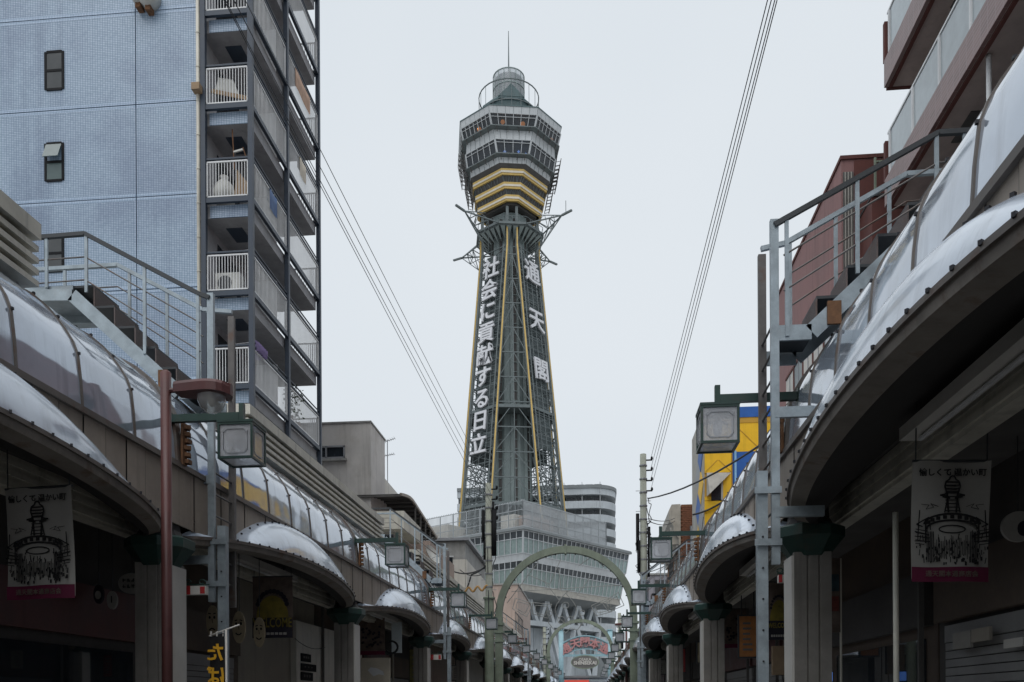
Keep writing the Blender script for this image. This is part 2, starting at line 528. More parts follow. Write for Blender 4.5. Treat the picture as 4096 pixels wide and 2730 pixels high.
def text_mb(txt, size, extrude=0.0, bold=0.0, flip=False):
    """text as an upright mesh in the x-z plane, facing -y, centred on its own middle"""
    cu = bpy.data.curves.new('lettering', 'FONT')
    cu.body = txt
    cu.size = size
    cu.extrude = extrude / 2
    cu.offset = bold
    cu.align_x = 'CENTER'
    cu.resolution_u = 2
    ob = bpy.data.objects.new('lettering', cu)
    COL.objects.link(ob)
    bpy.context.view_layer.update()
    dg = bpy.context.evaluated_depsgraph_get()
    me = bpy.data.meshes.new_from_object(ob.evaluated_get(dg))
    xs = [v.co.x for v in me.vertices]
    ys = [v.co.y for v in me.vertices]
    cx, cy = (min(xs) + max(xs)) / 2, (min(ys) + max(ys)) / 2
    mb = MB()
    k = -1 if flip else 1
    mb.add([((v.co.x - cx) * k, -v.co.z, v.co.y - cy) for v in me.vertices], [tuple(p.vertices) for p in me.polygons])
    bpy.data.objects.remove(ob)
    bpy.data.curves.remove(cu)
    bpy.data.meshes.remove(me)
    return mb

def xform(mb, mtx):
    mb.v = [tuple(mtx @ Vector(v)) for v in mb.v]
    return mb

def lerp(a, b, t): return Vector(a) + (Vector(b) - Vector(a)) * t
def bil(A, B, C, D, u, v): return lerp(lerp(A, B, u), lerp(D, C, u), v)

def sag(p, q, s, n=10):
    return [lerp(p, q, i / n) - Vector((0, 0, s * 4 * (i / n) * (1 - i / n))) for i in range(n + 1)]
ORD = ['first', 'second', 'third', 'fourth', 'fifth', 'sixth', 'seventh', 'eighth', 'ninth', 'tenth', 'eleventh', 'twelfth', 'thirteenth', 'fourteenth']

# ================================================================ ground
mb = MB()
mb.quad((-900, -300, -0.01), (900, -300, -0.01), (900, 1500, -0.01), (-900, 1500, -0.01))
setting('ground', mb, M['paving'])
mb = MB()
mb.quad((-4.6, -30, 0.0), (2.0, -30, 0.0), (2.0, 112, 0.0), (-4.0, 112, 0.0))
setting('street', mb, M['asphalt'])
for sx, x0, x1 in ((-1, -7.2, -4.6), (1, 2.0, 4.6)):
    mb = MB()
    mb.b(x0, x1, -30, 112, -0.005, 0.12)
    setting('pavement', mb, M['paving'])

# ================================================================ the two arcades
BAY = 8.0
NB0, NB1 = -2, 11
VPROF = [(0.0, 0.0), (0.02, 0.3), (0.05, 0.56), (0.10, 0.69), (0.18, 0.82), (0.27, 0.94), (0.375, 1.06), (0.53, 1.19), (0.71, 1.29), (0.95, 1.37), (1.25, 1.42)]
ZV, WF = 4.57, 0.243
HALF = 3.66
def ztop(v):
    u = abs(v) * HALF
    return max(3.814 + 0.09 * (1 - v * v), 4.565 - 0.075 * u ** 2.357)
def zlip(v): return 3.744 + 0.209 * (1 - v * v)
def sheet(v, s):
    """point across the shell, from the lip (s = 0) to the fascia (s = 1): a nearly straight sheet rounded over at the top"""
    t = s * PI / 2
    cu = 0.847
    return (WF + (wlip(v) - WF) * ((1 - cu) * (1 - s) + cu * math.cos(t)), zlip(v) + (ztop(v) - zlip(v)) * ((1 - cu) * s + cu * math.sin(t)))
def wlip(v): return 0.101 + 0.587 * max(0.0, 1 - v * v) ** 0.447

def arcade(side, x0, y0, rz, wv, label):
    sg = 1 if side == 'l' else -1
    root = thing('shopping_arcade', label, 'arcade', (x0, y0, 0), rz, 'arcade canopies along the shopping street')
    P = lambda w, u, z: (sg * w, u, z)
    # meshes shared by every bay
    me_panel = []
    ub = [0.0 + k for k in range(9)]
    mb = MB()
    mb.grid([[P(wv - dx, u, ZV + dz) for u in (0.015, 0.5, 0.985)] for dx, dz in VPROF])
    me_panel = mb.mesh('vault_panel', M['vault'], True)
    def ribmesh(wd, th, m):
        mb = MB()
        for (a, b), (c, d) in zip(VPROF[:-1], VPROF[1:]):
            mb.bar(P(wv - a + th * 0.5, 0, ZV + b), P(wv - c + th * 0.5, 0, ZV + d + 0.01), wd, th, (0, 1, 0)) if False else mb.bar(P(wv - a, 0, ZV + b), P(wv - c, 0, ZV + d), th, wd, (0, 1, 0))
        return mb.mesh('rib', m)
    me_rib = ribmesh(0.03, 0.028, M['rib'])
    me_thick = ribmesh(0.13, 0.07, M['rib'])
    mb = MB()
    for k in range(1, 8):
        for i in (2, 5, 7, 8):
            dx, dz = VPROF[i]
            mb.box(P(wv - dx + 0.018, k, ZV + dz + 0.01), (0.024, 0.024, 0.024))
    me_rbolt = mb.mesh('rib_bolt', M['bolt'])
    # shell
    N = 36
    vs = [-1 + 2 * i / N for i in range(N + 1)]
    vs = [math.sin(v * PI / 2) * 0.55 + v * 0.45 for v in vs]
    mb = MB()
    rows = []
    for j in range(9):
        rows.append([P(sheet(v, j / 8)[0], 4 + v * HALF, sheet(v, j / 8)[1]) for v in vs])
    mb.grid(rows)
    me_shell = mb.mesh('canopy_shell', M['shell'], True)
    mb = MB()
    for i in range(1, 24):
        v = -0.93 + 1.86 * i / 24
        if abs(v) < 0.72:
            a_, b_ = sheet(v, 0.86)
            mb.box(P(a_ + 0.006, 4 + v * HALF, b_ + 0.006), (0.026, 0.026, 0.026), 0.6)
        mb.box(P(wlip(v) + 0.014, 4 + v * HALF, zlip(v) + 0.012), (0.022, 0.022, 0.026), 0.6)
    me_sbolt = mb.mesh('shell_bolt', M['bolt'])
    # edge strip, brown underside ring, dark inner soffit
    mb = MB()
    mb.grid([[P(wlip(v) + 0.012, 4 + v * HALF, zlip(v) + 0.012) for v in vs], [P(wlip(v) + 0.012, 4 + v * HALF, zlip(v) - 0.03) for v in vs], [P(wlip(v) - 0.02, 4 + v * HALF, zlip(v) - 0.03) for v in vs]])
    me_edge = mb.mesh('edge_strip', M['rib'])
    mb = MB()
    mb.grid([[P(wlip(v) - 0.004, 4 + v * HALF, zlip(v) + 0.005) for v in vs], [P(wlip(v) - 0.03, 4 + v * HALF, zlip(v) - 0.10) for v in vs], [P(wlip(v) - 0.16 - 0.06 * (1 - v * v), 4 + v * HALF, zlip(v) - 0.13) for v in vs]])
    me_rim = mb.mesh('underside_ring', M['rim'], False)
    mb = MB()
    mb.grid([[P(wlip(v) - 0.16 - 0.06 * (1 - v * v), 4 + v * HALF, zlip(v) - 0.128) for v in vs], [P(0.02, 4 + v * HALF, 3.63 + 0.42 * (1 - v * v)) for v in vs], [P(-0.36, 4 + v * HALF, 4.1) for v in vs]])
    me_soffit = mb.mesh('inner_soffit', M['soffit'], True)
    # fascia panels, only where they show
    me_fascia = []
    for k in range(20):
        u0, u1 = k * 0.4 + 0.008, k * 0.4 + 0.392
        pts = []
        for i in range(5):
            u = u0 + (u1 - u0) * i / 4
            v = (u - 4) / HALF
            pts.append((u, ztop(v) - 0.01 if abs(v) < 1 else 3.82))
        if min(p[1] for p in pts) > ZV - 0.04: continue
        mb = MB()
        off = 0.006 * (k % 2)
        top = [P(WF + 0.005 + off, u, ZV - 0.035) for u, z in pts]
        bot = [P(WF + 0.005 + off, u, min(z, ZV - 0.05)) for u, z in pts]
        back = [P(WF - 0.02, u, min(z, ZV - 0.05)) for u, z in pts]
        mb.grid([top, bot, back])
        me_fascia.append(mb.mesh('fascia_panel', M['fascia']))
    mb = MB()
    mb.b(*sorted((sg * (wv - 0.10), sg * (wv + 0.05))), 0, 8, ZV - 0.045, ZV + 0.02)
    me_sill = mb.mesh('vault_sill', M['rib'])
    mb = MB()
    mb.b(*sorted((sg * (WF - 0.03), sg * (WF - 0.08))), 0, 8, 3.98, ZV + 0.3)
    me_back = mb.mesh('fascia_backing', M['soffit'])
    # walkway ceiling, cream track beam, strip light
    mb = MB()
    mb.b(*sorted((sg * -0.36, sg * -3.0)), 0, 8, 4.10, 4.2)
    me_ceil = mb.mesh('walkway_ceiling', M['soffit2'])
    mb = MB()
    for q, (wa, wb, za, zb) in enumerate(((-0.40, -0.56, 3.72, 4.09), (-0.38, -0.40, 3.99, 4.04), (-0.375, -0.40, 3.88, 3.93), (-0.37, -0.40, 3.76, 3.82))):
        mb.b(*sorted((sg * wa, sg * wb)), 0, 8, za, zb)
    me_beam = mb.mesh('fluted_beam', M['cream'])
    mb = MB()
    mb.b(*sorted((sg * -0.08, sg * -0.28)), 2.6, 5.2, 3.84, 3.95)
    me_fix = mb.mesh('strip_light', M['signwhite'])
    mb = MB()
    mb.tube([P(-0.20, 2.75, 3.81), P(-0.20, 5.05, 3.81)], 0.02, 8)
    me_tube = mb.mesh('lamp_tube', M['white'])
    mb = MB()
    for u in (3.0, 4.8): mb.bar(P(-0.2, u, 3.93), P(-0.2, u, 4.1), 0.02)
    me_fixrod = mb.mesh('hanger_rod', M['darksteel'])
    # roof behind the vault
    mb = MB()
    mb.b(*sorted((sg * (wv - 1.25), sg * -3.2)), 0, 8, 5.78, 5.97)
    me_roof = mb.mesh('roof_deck', M['conc'])
    # column with capital
    cw = 0.21
    mb = MB()
    fl = [(-cw, -cw), (-0.07, -cw), (-0.06, -cw + 0.02), (-0.045, -cw), (0.06, -cw), (0.075, -cw + 0.02), (0.09, -cw), (cw, -cw), (cw, cw), (-cw, cw)]
    mb.loft([[(x, y, z) for x, y in fl] for z in (0.12, 3.34)], True, True)
    me_col = mb.mesh('column', M['column'])
    mb = MB()
    mb.b(*sorted((sg * (cw + 0.002), sg * (cw + 0.03))), -cw + 0.01, cw - 0.01, 0.3, 3.30)
    me_strip = mb.mesh('lit_face_strip', M['signwhite'])  # pale sheet over the street face, painting it as the lit side
    mb = MB()
    def octr(r, c=0.42): return [(r, -r * c), (r, r * c), (r * c, r), (-r * c, r), (-r, r * c), (-r, -r * c), (-r * c, -r), (r * c, -r)]
    prof = [(0.22, 3.30), (0.24, 3.34), (0.36, 3.50), (0.38, 3.52), (0.38, 3.63), (0.33, 3.66)]
    mb.loft([[(x, y, z) for x, y in octr(r)] for r, z in prof], True, True)
    me_cap = mb.mesh('capital', M['green'])
    mb = MB()
    mb.loft([[(x, y, z) for x, y in octr(r)] for r, z in ((0.27, 3.66), (0.22, 3.75), (0.20, 4.05))], False, True)
    me_neck = mb.mesh('column_neck', M['soffit'])
    mb = MB()
    for i in range(6):
        z = ZV + 0.05 + i * 0.085
        mb.box(P(wv + 0.07, 0.09, z), (0.09, 0.10, 0.05), 0.3 * (i % 3))
    mb.box(P(wv + 0.05, 0.05, ZV + 0.26), (0.03, 0.10, 0.52))
    me_rust = mb.mesh('rusty_bracket', M['rust'])
    for n in range(NB0, NB1 + 1):
        o = (0, n * BAY, 0)
        big = n <= 6
        for k in range(8):
            link('vault_panel', me_panel, root, (0, n * BAY + k, 0))
            if k: link('rib', me_rib, root, (0, n * BAY + k, 0))
        link('thick_rib', me_thick, root, o)
        if big:
            b_ = link('rib_bolt', me_rbolt, root, o); b_['kind'] = 'stuff'
        sh = link('canopy_shell', me_shell, root, o)
        if big:
            b_ = link('shell_bolt', me_sbolt, sh); b_['kind'] = 'stuff'
        link('edge_strip', me_edge, sh)
        link('underside_ring', me_rim, sh)
        link('inner_soffit', me_soffit, sh)
        for me in me_fascia: link('fascia_panel', me, root, o)
        link('vault_sill', me_sill, root, o)
        link('fascia_backing', me_back, root, o)
        link('walkway_ceiling', me_ceil, root, o)
        link('fluted_beam', me_beam, root, o)
        fx = link('strip_light', me_fix, root, o)
        link('lamp_tube', me_tube, fx)
        link('hanger_rod', me_fixrod, fx)
        link('roof_deck', me_roof, root, o)
        c = link('column', me_col, root, o)
        link('capital', me_cap, c)
        link('column_neck', me_neck, c)
        link('lit_face_strip', me_strip, c)
        link('rusty_bracket', me_rust, root, o)
    return root

ARL = arcade('l', -5.3, 10.3, -0.008, 0.24, 'long arcade canopy of curved clear sheets beneath the blue tiled apartment block')
ARR = arcade('r', 2.57, 10.55, 0.002, 0.24, 'long arcade canopy of curved clear sheets beneath the brown balcony building')
def xl(Y): return -5.3 + 0.008 * (Y - 10.3)
def xr(Y): return 2.57 - 0.002 * (Y - 10.55)

# louvred eaves over the vault, on the blue block's side
def louvre(y0, y1, k, where):
    t = thing('louvred_eave', 'cream louvred eave over the arcade vault, ' + where, 'eave', (0, y0, 6.0), 0, 'cream louvred eaves')
    xa, xb = xl(y0) - 0.62, xl(y1) - 0.62
    def run(name, w0, w1, z0, z1, m, slope=0.0):
        mb = MB()
        vs = []
        for (x, y) in ((xa, y0), (xb, y1)):
            vs += [(x + w0, y, z0), (x + w1, y, z0), (x + w1, y, z1 - slope), (x + w0, y, z1)]
        mb.add(vs, [(0, 1, 2, 3), (7, 6, 5, 4), (0, 4, 5, 1), (1, 5, 6, 2), (2, 6, 7, 3), (3, 7, 4, 0)])
        part(t, name, mb, m, w=True)
    run('eave_board', -0.75, 0.10, 6.58, 6.80, M['cream'], 0.05)
    for i in range(4):
        run('slat', -0.14, 0.07, 6.08 + i * 0.125, 6.14 + i * 0.125, M['cream'])
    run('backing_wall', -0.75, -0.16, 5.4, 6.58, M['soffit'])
louvre(-12, 8.8, 0, 'ending before the near stairs')
louvre(14.4, 23.8, 1, 'between the near and the second stairs')
louvre(28.6, 46, 2, 'beside the cream house')
louvre(52, 66, 3, 'beyond the big hoop arch')

# ---------------------------------------------------------------- box lanterns on green arms
def make_lantern(sg):
    t = thing('box_lantern', 'lantern', 'street lamp', (0, 0, 4.75), 0, 'green box lanterns along the arcades')
    h = 0.203
    mb = MB()
    e = 0.028
    for a in (-h, h):
        for b in (-h, h):
            mb.box((a, b, 0), (e, e, 2 * h + e))
            mb.box((0, a, b), (2 * h - e, e, e))
            mb.box((a, 0, b), (e, 2 * h - e, e))
    part(t, 'frame', mb, M['green'])
    for ax in range(4):
        mb = MB()
        Rm = Matrix.Rotation(ax * PI / 2, 4, 'Z')
        q = h - 0.012
        mb.slabquad((-q, -h, -q), (q, -h, -q), (q, -h, q), (-q, -h, q), 0.006)
        xform(mb, Rm)
        pn = part(t, 'pane', mb, M['lamp'])
        mb = MB()                                    # notched border stripe inside the pane
        a, b, c = 0.148, 0.105, 0.028
        pts = [(-a, -b), (-b, -b), (-b, -a), (b, -a), (b, -b), (a, -b), (a, b), (b, b), (b, a), (-b, a), (-b, b), (-a, b)]
        pts = [(-a, -b), (-b, -a), (b, -a), (a, -b), (a, b), (b, a), (-b, a), (-a, b)]
        for i in range(8):
            p, q_ = pts[i], pts[(i + 1) % 8]
            mb.bar((p[0], -h - 0.004, p[1]), (q_[0], -h - 0.004, q_[1]), 0.005, c if i in (5, 4, 6) else c * 0.6, (0, 0, 1) if i % 2 == 1 else (1, 0, 0))
        xform(mb, Rm)
        part(pn, 'border', mb, M['metalgrey'])
    mb = MB(); mb.slabquad((-h, -h, -h), (-h, h, -h), (h, h, -h), (h, -h, -h), 0.005)
    part(t, 'bottom_pane', mb, M['lamp'])
    mb = MB(); mb.b(-h - 0.02, h + 0.02, -h - 0.02, h + 0.02, h + 0.012, h + 0.04)
    part(t, 'lid', mb, M['green'])
    mb = MB(); mb.lathe([(0.035, 0.2), (0.035, 0.10), (0.055, 0.05), (0.05, -0.04), (0.02, -0.08)], 10, (0, 0, 0), True, True)
    part(t, 'bulb', mb, M['metalgrey'], True)
    mb = MB()
    mb.b(-0.03, 0.03, -0.03, 0.03, h + 0.04, h + 0.30)
    part(t, 'stem', mb, M['green'])
    mb = MB()
    mb.b(*sorted((-sg * 0.03, -sg * 0.90)), -0.035, 0.035, h + 0.10, h + 0.19)
    mb.box((-sg * 0.905, 0, h + 0.145), (0.02, 0.12, 0.16))
    part(t, 'arm', mb, M['green'])
    return t
lx = [(10.1, -4.23), (18.2, -4.17), (26.2, -4.04), (34.3, -3.93)]
for side, sg in (('l', 1), ('r', -1)):
    proto = make_lantern(sg)
    for n in range(12):
        o = proto if n == 0 else copy_tree(proto)
        Y = 10.2 + 8.03 * n
        X = (xl(Y) + 1.1 + (0.004 * (Y - 10))) if side == 'l' else xr(Y) - 1.10
        o.location = (X, Y, 4.75)
        o['label'] = f"box lantern with green frame on the {'blue apartment' if side == 'l' else 'brown balcony'} side, {ORD[n]} from the camera"

# ---------------------------------------------------------------- ladders and stairs over the vault
def roof_stairs(sg, Y0, X0, z0, nst, run, rise, label, zl, lad_x, wdt=0.66, rails=None):
    """sg: +1 climbs to +x (brown side), -1 to -x"""
    t = thing('roof_stairs', label, 'stairs', (X0, Y0, z0), 0, 'galvanised stairs over the arcade vault')
    Y1 = Y0 + wdt
    top = (X0 + sg * run * nst, z0 + rise * nst)
    for k in range(nst + 1):
        xa, xb = X0 + sg * run * (k - (1 if k == 0 else 0) * 0.15), X0 + sg * run * (k + 1)
        z = z0 + rise * k
        mb = MB()
        mb.b(min(xa, xb), max(xa, xb), Y0 + 0.02, Y1 - 0.02, z - 0.03, z)
        tr = part(t, 'tread', mb, M['darksteel'], w=True)
        mb = MB()
        mb.b(xb - 0.008, xb + 0.008, Y0 + 0.02, Y1 - 0.02, z, z + rise - 0.03)
        if k < nst: part(t, 'riser', mb, M['stairplate'], w=True)
    # top landing
    mb = MB()
    xa, xb = top[0] + sg * run, top[0] + sg * (run + 1.5)
    mb.b(min(xa, xb), max(xa, xb), Y0, Y1 + 0.4, top[1] - 0.10, top[1])
    part(t, 'landing', mb, M['galv'], w=True)
    for Y in (Y0 - 0.012, Y1 + 0.012):
        mb = MB()
        p0 = (X0 - sg * 0.12, Y, z0 - 0.08)
        p1 = (X0 + sg * run * 0.8, Y, z0 - 0.08)
        p2 = (top[0] + sg * run * 1.0, Y, top[1] - 0.14)
        mb.bar(p0, p1, 0.03, 0.16)
        mb.bar(p1, p2, 0.03, 0.17)
        mb.bar(p2, (top[0] + sg * (run + 1.5), Y, top[1] - 0.08), 0.03, 0.15)
        part(t, 'stringer', mb, M['galv'], w=True)
    hh = 1.08
    for j, Y in enumerate((Y0 - 0.03, Y1 + 0.03)):
        if rails:
            a, b, c = [at(px_, py_, Y) for px_, py_ in rails[j]]
        else:
            a, b, c = Vector((X0, Y, z0 + hh)), Vector((top[0] + sg * run * 0.4, Y, top[1] + hh * 0.75)), Vector((top[0] + sg * (run + 1.5), Y, top[1] + hh * 0.75))
        mb = MB()
        mb.bar(a, b, 0.05, 0.05)
        mb.bar(b, c, 0.05, 0.05)
        mb.bar((lad_x, Y, a.z - 0.05), a, 0.05, 0.05)
        part(t, 'handrail', mb, M['galv'] if j else M['darksteel'], w=True)
        dn = Vector((0, 0, 1))
        for q in (0.34, 0.68):
            mb = MB()
            mb.tube([a - dn * q * 1.1, b - dn * q * 0.9, c - dn * q * 0.9], 0.010, 6)
            part(t, 'mid_rail', mb, M['galv2'], w=True)
        for u in ((0.02, 0.48, 0.99, 1.7) if j == 0 else (0.04, 0.42, 0.86, 1.6)):
            p_ = lerp(a, b, u) if u <= 1 else lerp(b, c, u - 1)
            k = (p_.x - X0) * sg / run
            zb = z0 + rise * min(max(0, math.floor(k)), nst + 0.3)
            mb = MB()
            mb.b(p_.x - 0.02, p_.x + 0.02, Y - 0.013, Y + 0.013, min(zb, p_.z - 0.5) - 0.12, p_.z - 0.01)
            part(t, 'rail_post', mb, M['galv'], w=True)
    # rusty cleat
    mb = MB()
    mb.b(min(X0 + sg * run * 1.3, X0 + sg * run * 1.75), max(X0 + sg * run * 1.3, X0 + sg * run * 1.75), Y0 - 0.06, Y0 - 0.03, z0 - 0.02, z0 + 0.22)
    part(t, 'rusty_cleat', mb, M['rust'], w=True)
    # ladder down to the street
    l = thing('wall_ladder', label.replace('stairs climbing', 'ladder leading to the stairs'), 'ladder', (lad_x, Y0, zl), 0, 'galvanised access ladders')
    for j, Y in enumerate((Y0, Y1)):
        mb = MB()
        z1 = (at(*rails[j][0], Y).z + 0.0 if rails else z0 + hh) - 0.12 * j
        mb.b(lad_x - 0.04, lad_x + 0.045, Y - 0.03, Y + 0.03, zl, z1)
        part(l, 'side_rail', mb, M['galv'] if j == 0 else M['galv2'], w=True)
    z = zl + 0.3
    while z < z0 + 0.1:
        mb = MB()
        mb.tube([(lad_x, Y0, z), (lad_x, Y1, z)], 0.013, 6)
        part(l, 'rung', mb, M['galv2'], w=True)
        z += 0.285
    for zz in (zl + 0.55, zl + 1.6):
        mb = MB()
        mb.b(min(lad_x, lad_x + sg * 0.5), max(lad_x, lad_x + sg * 0.5), Y0 - 0.035, Y0 + 0.02, zz - 0.05, zz + 0.06)
        part(l, 'bracket', mb, M['galv'], w=True)
    # square post that carries the ladder foot
    p = thing('support_post', 'square galvanised post by the ladder ' + label.split('climbing ')[1], 'post', (lad_x - sg * 0.13, Y0 + 0.05, 0), 0, 'galvanised posts by the ladders')
    mb = MB(); mb.b(lad_x - sg * 0.13 - 0.055, lad_x - sg * 0.13 + 0.055, Y0, Y0 + 0.1, 0, zl + 1.0)
    part(p, 'shaft', mb, M['galv'], w=True)
    for zz in (zl + 0.2, zl + 0.75):
        mb = MB(); mb.b(min(lad_x - sg * 0.22, lad_x + sg * 0.06), max(lad_x - sg * 0.22, lad_x + sg * 0.06), Y0 - 0.05, Y0 - 0.035, zz, zz + 0.07)
        part(p, 'clamp', mb, M['galv'], w=True)
    mb = MB()
    for i in range(6): mb.box((lad_x - sg * 0.13, Y0 - 0.006, 1.7 + i * 0.33), (0.018, 0.014, 0.018))
    part(p, 'bolt', mb, M['bolt'], w=True, stuff=True)
    return t
a = at(3147, 1305, 9.4)
roof_stairs(1, 9.4, a.x, a.z, 5, 0.312, 0.312, 'galvanised stairs climbing over the vault beneath the brown balcony building', 3.05, at(3098, 1500, 9.4).x, rails=(((3134, 880), (3752, 533), (3905, 524)), ((3140, 975), (3625, 698), (3860, 680))))
a = at(786, 1548, 11.0)
roof_stairs(-1, 11.0, a.x, a.z, 5, 0.284, 0.284, 'galvanised stairs climbing over the vault in front of the blue tiled wall', 2.95, at(845, 1700, 11.0).x, rails=(((800, 1178), (340, 936), (120, 954)), ((812, 1240), (470, 1061), (120, 1082))))
# further sets of stairs down the street
a = at(1800, 2300, 34.0)
roof_stairs(-1, 27.0, xl(27) + 0.40, 5.55, 5, 0.284, 0.284, 'galvanised stairs climbing beside the cream house roof terrace', 3.0, xl(27) + 0.6)
roof_stairs(1, 34.6, xr(34) - 0.42, 5.6, 5, 0.312, 0.312, 'galvanised stairs climbing beyond the yellow and blue house', 3.0, xr(34) - 0.5)
roof_stairs(-1, 59.0, xl(59) + 0.45, 5.6, 5, 0.284, 0.284, 'galvanised stairs climbing before the pale brown building', 3.0, xl(59) + 0.65)

# ================================================================ observation tower
TD = 137.7
tl = Vector((-TD * math.sin(YAW), TD * math.cos(YAW), 0))
TROT = YAW + R(5.0)
TW = thing('observation_tower', 'tall steel observation tower with an octagonal deck and vertical lettering', 'tower', tl, TROT)
def octo(h, w, z): return [Vector(p) for p in ((w, -h, z), (h, -w, z), (h, w, z), (w, h, z), (-w, h, z), (-h, w, z), (-h, -w, z), (-w, -h, z))]
# deck levels: z, h, w
LV = [(90.9, 7.8, 3.7), (89.9, 7.68, 3.6), (88.2, 7.25, 3.22), (86.5, 6.95, 2.75), (84.45, 6.62, 2.38), (83.4, 6.2, 2.03), (82.8, 5.75, 1.66), (81.9, 5.65, 1.55), (81.0, 5.35, 1.24), (80.06, 5.25, 1.15), (79.3, 4.98, 0.95), (78.4, 4.9, 0.88), (77.9, 4.5, 0.75)]
L_ = [octo(h, w, z) for z, h, w in LV]
def ring_part(name, i, j, m, grow=0.0, par=None):
    mb = MB()
    a = octo(LV[i][1] + grow, LV[i][2] + grow * 0.41, LV[i][0])
    b = octo(LV[j][1] + grow, LV[j][2] + grow * 0.41, LV[j][0])
    a2 = octo(LV[i][1] - 0.25, LV[i][2] - 0.1, LV[i][0])
    b2 = octo(LV[j][1] - 0.25, LV[j][2] - 0.1, LV[j][0])
    mb.loft([a2, a, b, b2])
    return part(par or TW, name, mb, m)
ring_part('parapet_band', 0, 1, M['tlight'], 0.02)
mb = MB(); mb.loft([octo(7.9, 3.75, 90.9), octo(7.9, 3.75, 91.02), octo(4.2, 1.8, 91.5), octo(3.2, 1.4, 91.6)], True, True)
part(TW, 'deck_roof', mb, M['teal'])
def window_ring(i, j, cols, transom):
    for f in range(8):
        A, B = L_[j][f - 1] , L_[j][f]
        D, C = L_[i][f - 1], L_[i][f]
        n = cols if f % 2 == 0 else cols + 1
        nrm = (B - A).cross(D - A).normalized()
        if nrm.dot(Vector((A + B) / 2) * Vector((1, 1, 0))) < 0: nrm = -nrm
        fr = MB()
        for k in range(n + 1):
            u = k / n
            wd = 0.24 if k in (0, n) else 0.085
            fr.bar(bil(A, B, C, D, u, 0) + nrm * 0.05, bil(A, B, C, D, u, 1) + nrm * 0.05, wd, 0.12, nrm)
        for v, wd in ((0.02, 0.16), (transom, 0.07), (0.985, 0.10)):
            fr.bar(bil(A, B, C, D, 0, v) + nrm * 0.07, bil(A, B, C, D, 1, v) + nrm * 0.07, wd, 0.12, nrm)
        fo = part(TW, 'window_frame', fr, M['tlight'])
        for k in range(n):
            for v0, v1 in ((0.05, transom), (transom, 0.95)):
                mb = MB()
                mb.quad(bil(A, B, C, D, k / n + 0.01, v0), bil(A, B, C, D, (k + 1) / n - 0.01, v0), bil(A, B, C, D, (k + 1) / n - 0.01, v1), bil(A, B, C, D, k / n + 0.01, v1))
                part(fo, 'pane', mb, M['dglass'])
window_ring(1, 2, 6, 0.72)
window_ring(3, 4, 4, 0.78)
LV2 = {2: (87.95, 6.86, 3.0), 4: (84.2, 6.3, 2.2)}
for nm, i, j in (('wall_band', 2, 3), ('lower_wall_band', 4, 5)):
    mb = MB()
    z0_, h0_, w0_ = LV2[i]
    mb.loft([octo(h0_, w0_, z0_), octo(LV[j][1], LV[j][2], LV[j][0]), octo(LV[j][1] - 0.3, LV[j][2] - 0.1, LV[j][0])])
    wb_ = part(TW, nm, mb, M['tlight'])
    mb = MB()
    A_, B_ = octo(h0_ + 0.01, w0_, z0_), octo(LV[j][1] + 0.01, LV[j][2], LV[j][0])
    for f in range(8):
        for k in range(6): mb.bar(lerp(A_[f - 1], A_[f], k / 6), lerp(B_[f - 1], B_[f], k / 6), 0.05, 0.04)
    part(wb_, 'panel_joint', mb, M['tsteel'], stuff=True)
mb = MB()
for f in range(8):
    for k in range(6): mb.bar(lerp(L_[0][f - 1], L_[0][f], k / 6), lerp(L_[1][f - 1], L_[1][f], k / 6), 0.05, 0.06)
part(TW, 'parapet_joint', mb, M['tsteel'], stuff=True)
ring_part('underside_band', 5, 6, M['tdark'], -0.05)
for q, (i, j) in enumerate(((6, 7), (8, 9), (10, 11))):
    b = ring_part('light_band', i, j, M['tyellow'], 0.12)
    zm, hm, wm = [(LV[i][k] + LV[j][k]) / 2 for k in range(3)]
    mb = MB(); mb.loft([octo(hm + 0.16, wm + 0.07, zm + 0.16), octo(hm + 0.17, wm + 0.07, zm - 0.16)])
    part(b, 'pale_tube', mb, M['tpale'])
for i, j in ((7, 8), (9, 10)):
    ring_part('dark_band', i, j, M['tdark'], -0.12)
mb = MB()
for i, j in ((7, 8), (9, 10)):                     # rough bracing seen inside the dark bands
    for f in range(8):
        for k in range(9):
            p = lerp(L_[i][f - 1], L_[i][f], (k + random.random()) / 9)
            q = lerp(L_[j][f - 1], L_[j][f], (k + random.random()) / 9)
            mb.bar(p, q, 0.06, 0.06)
part(TW, 'band_bracing', mb, M['tsteel'], stuff=True)
for i, gr in ((2, 0.34), (4, 0.34)):               # ledges with brackets under each window row
    z, h, w = LV[i]
    mb = MB(); mb.loft([octo(h - 0.1, w, z + 0.05), octo(h + gr, w + gr * 0.41, z + 0.05), octo(h + gr, w + gr * 0.41, z - 0.08), octo(h - 0.5, w - 0.2, z - 0.25)])
    lg = part(TW, 'ledge', mb, M['tsteel'])
    mb = MB()
    for f in range(8):
        for k in range(4):
            p = lerp(L_[i][f - 1], L_[i][f], (k + 0.5) / 4)
            o = Vector((p.x, p.y, 0)).normalized()
            mb.bar(p + o * 0.30 - Vector((0, 0, 0.1)), p - Vector((0, 0, 0.75)) - o * 0.05, 0.09, 0.12)
    part(lg, 'bracket', mb, M['tdark'], stuff=True)
mb = MB()
mb.loft([octo(4.2, 0.7, 78.2), octo(4.8, 1.0, 82.5), octo(5.5, 2.0, 83.3), octo(5.5, 2.2, 90.8)], True, True)
part(TW, 'deck_core', mb, M['tdark'])
for z in (86.35, 88.05):
    mb = MB(); mb.loft([octo(6.6, 2.6, z), octo(6.6, 2.6, z + 0.1)], True, True)
    part(TW, 'deck_floor', mb, M['tdark'])
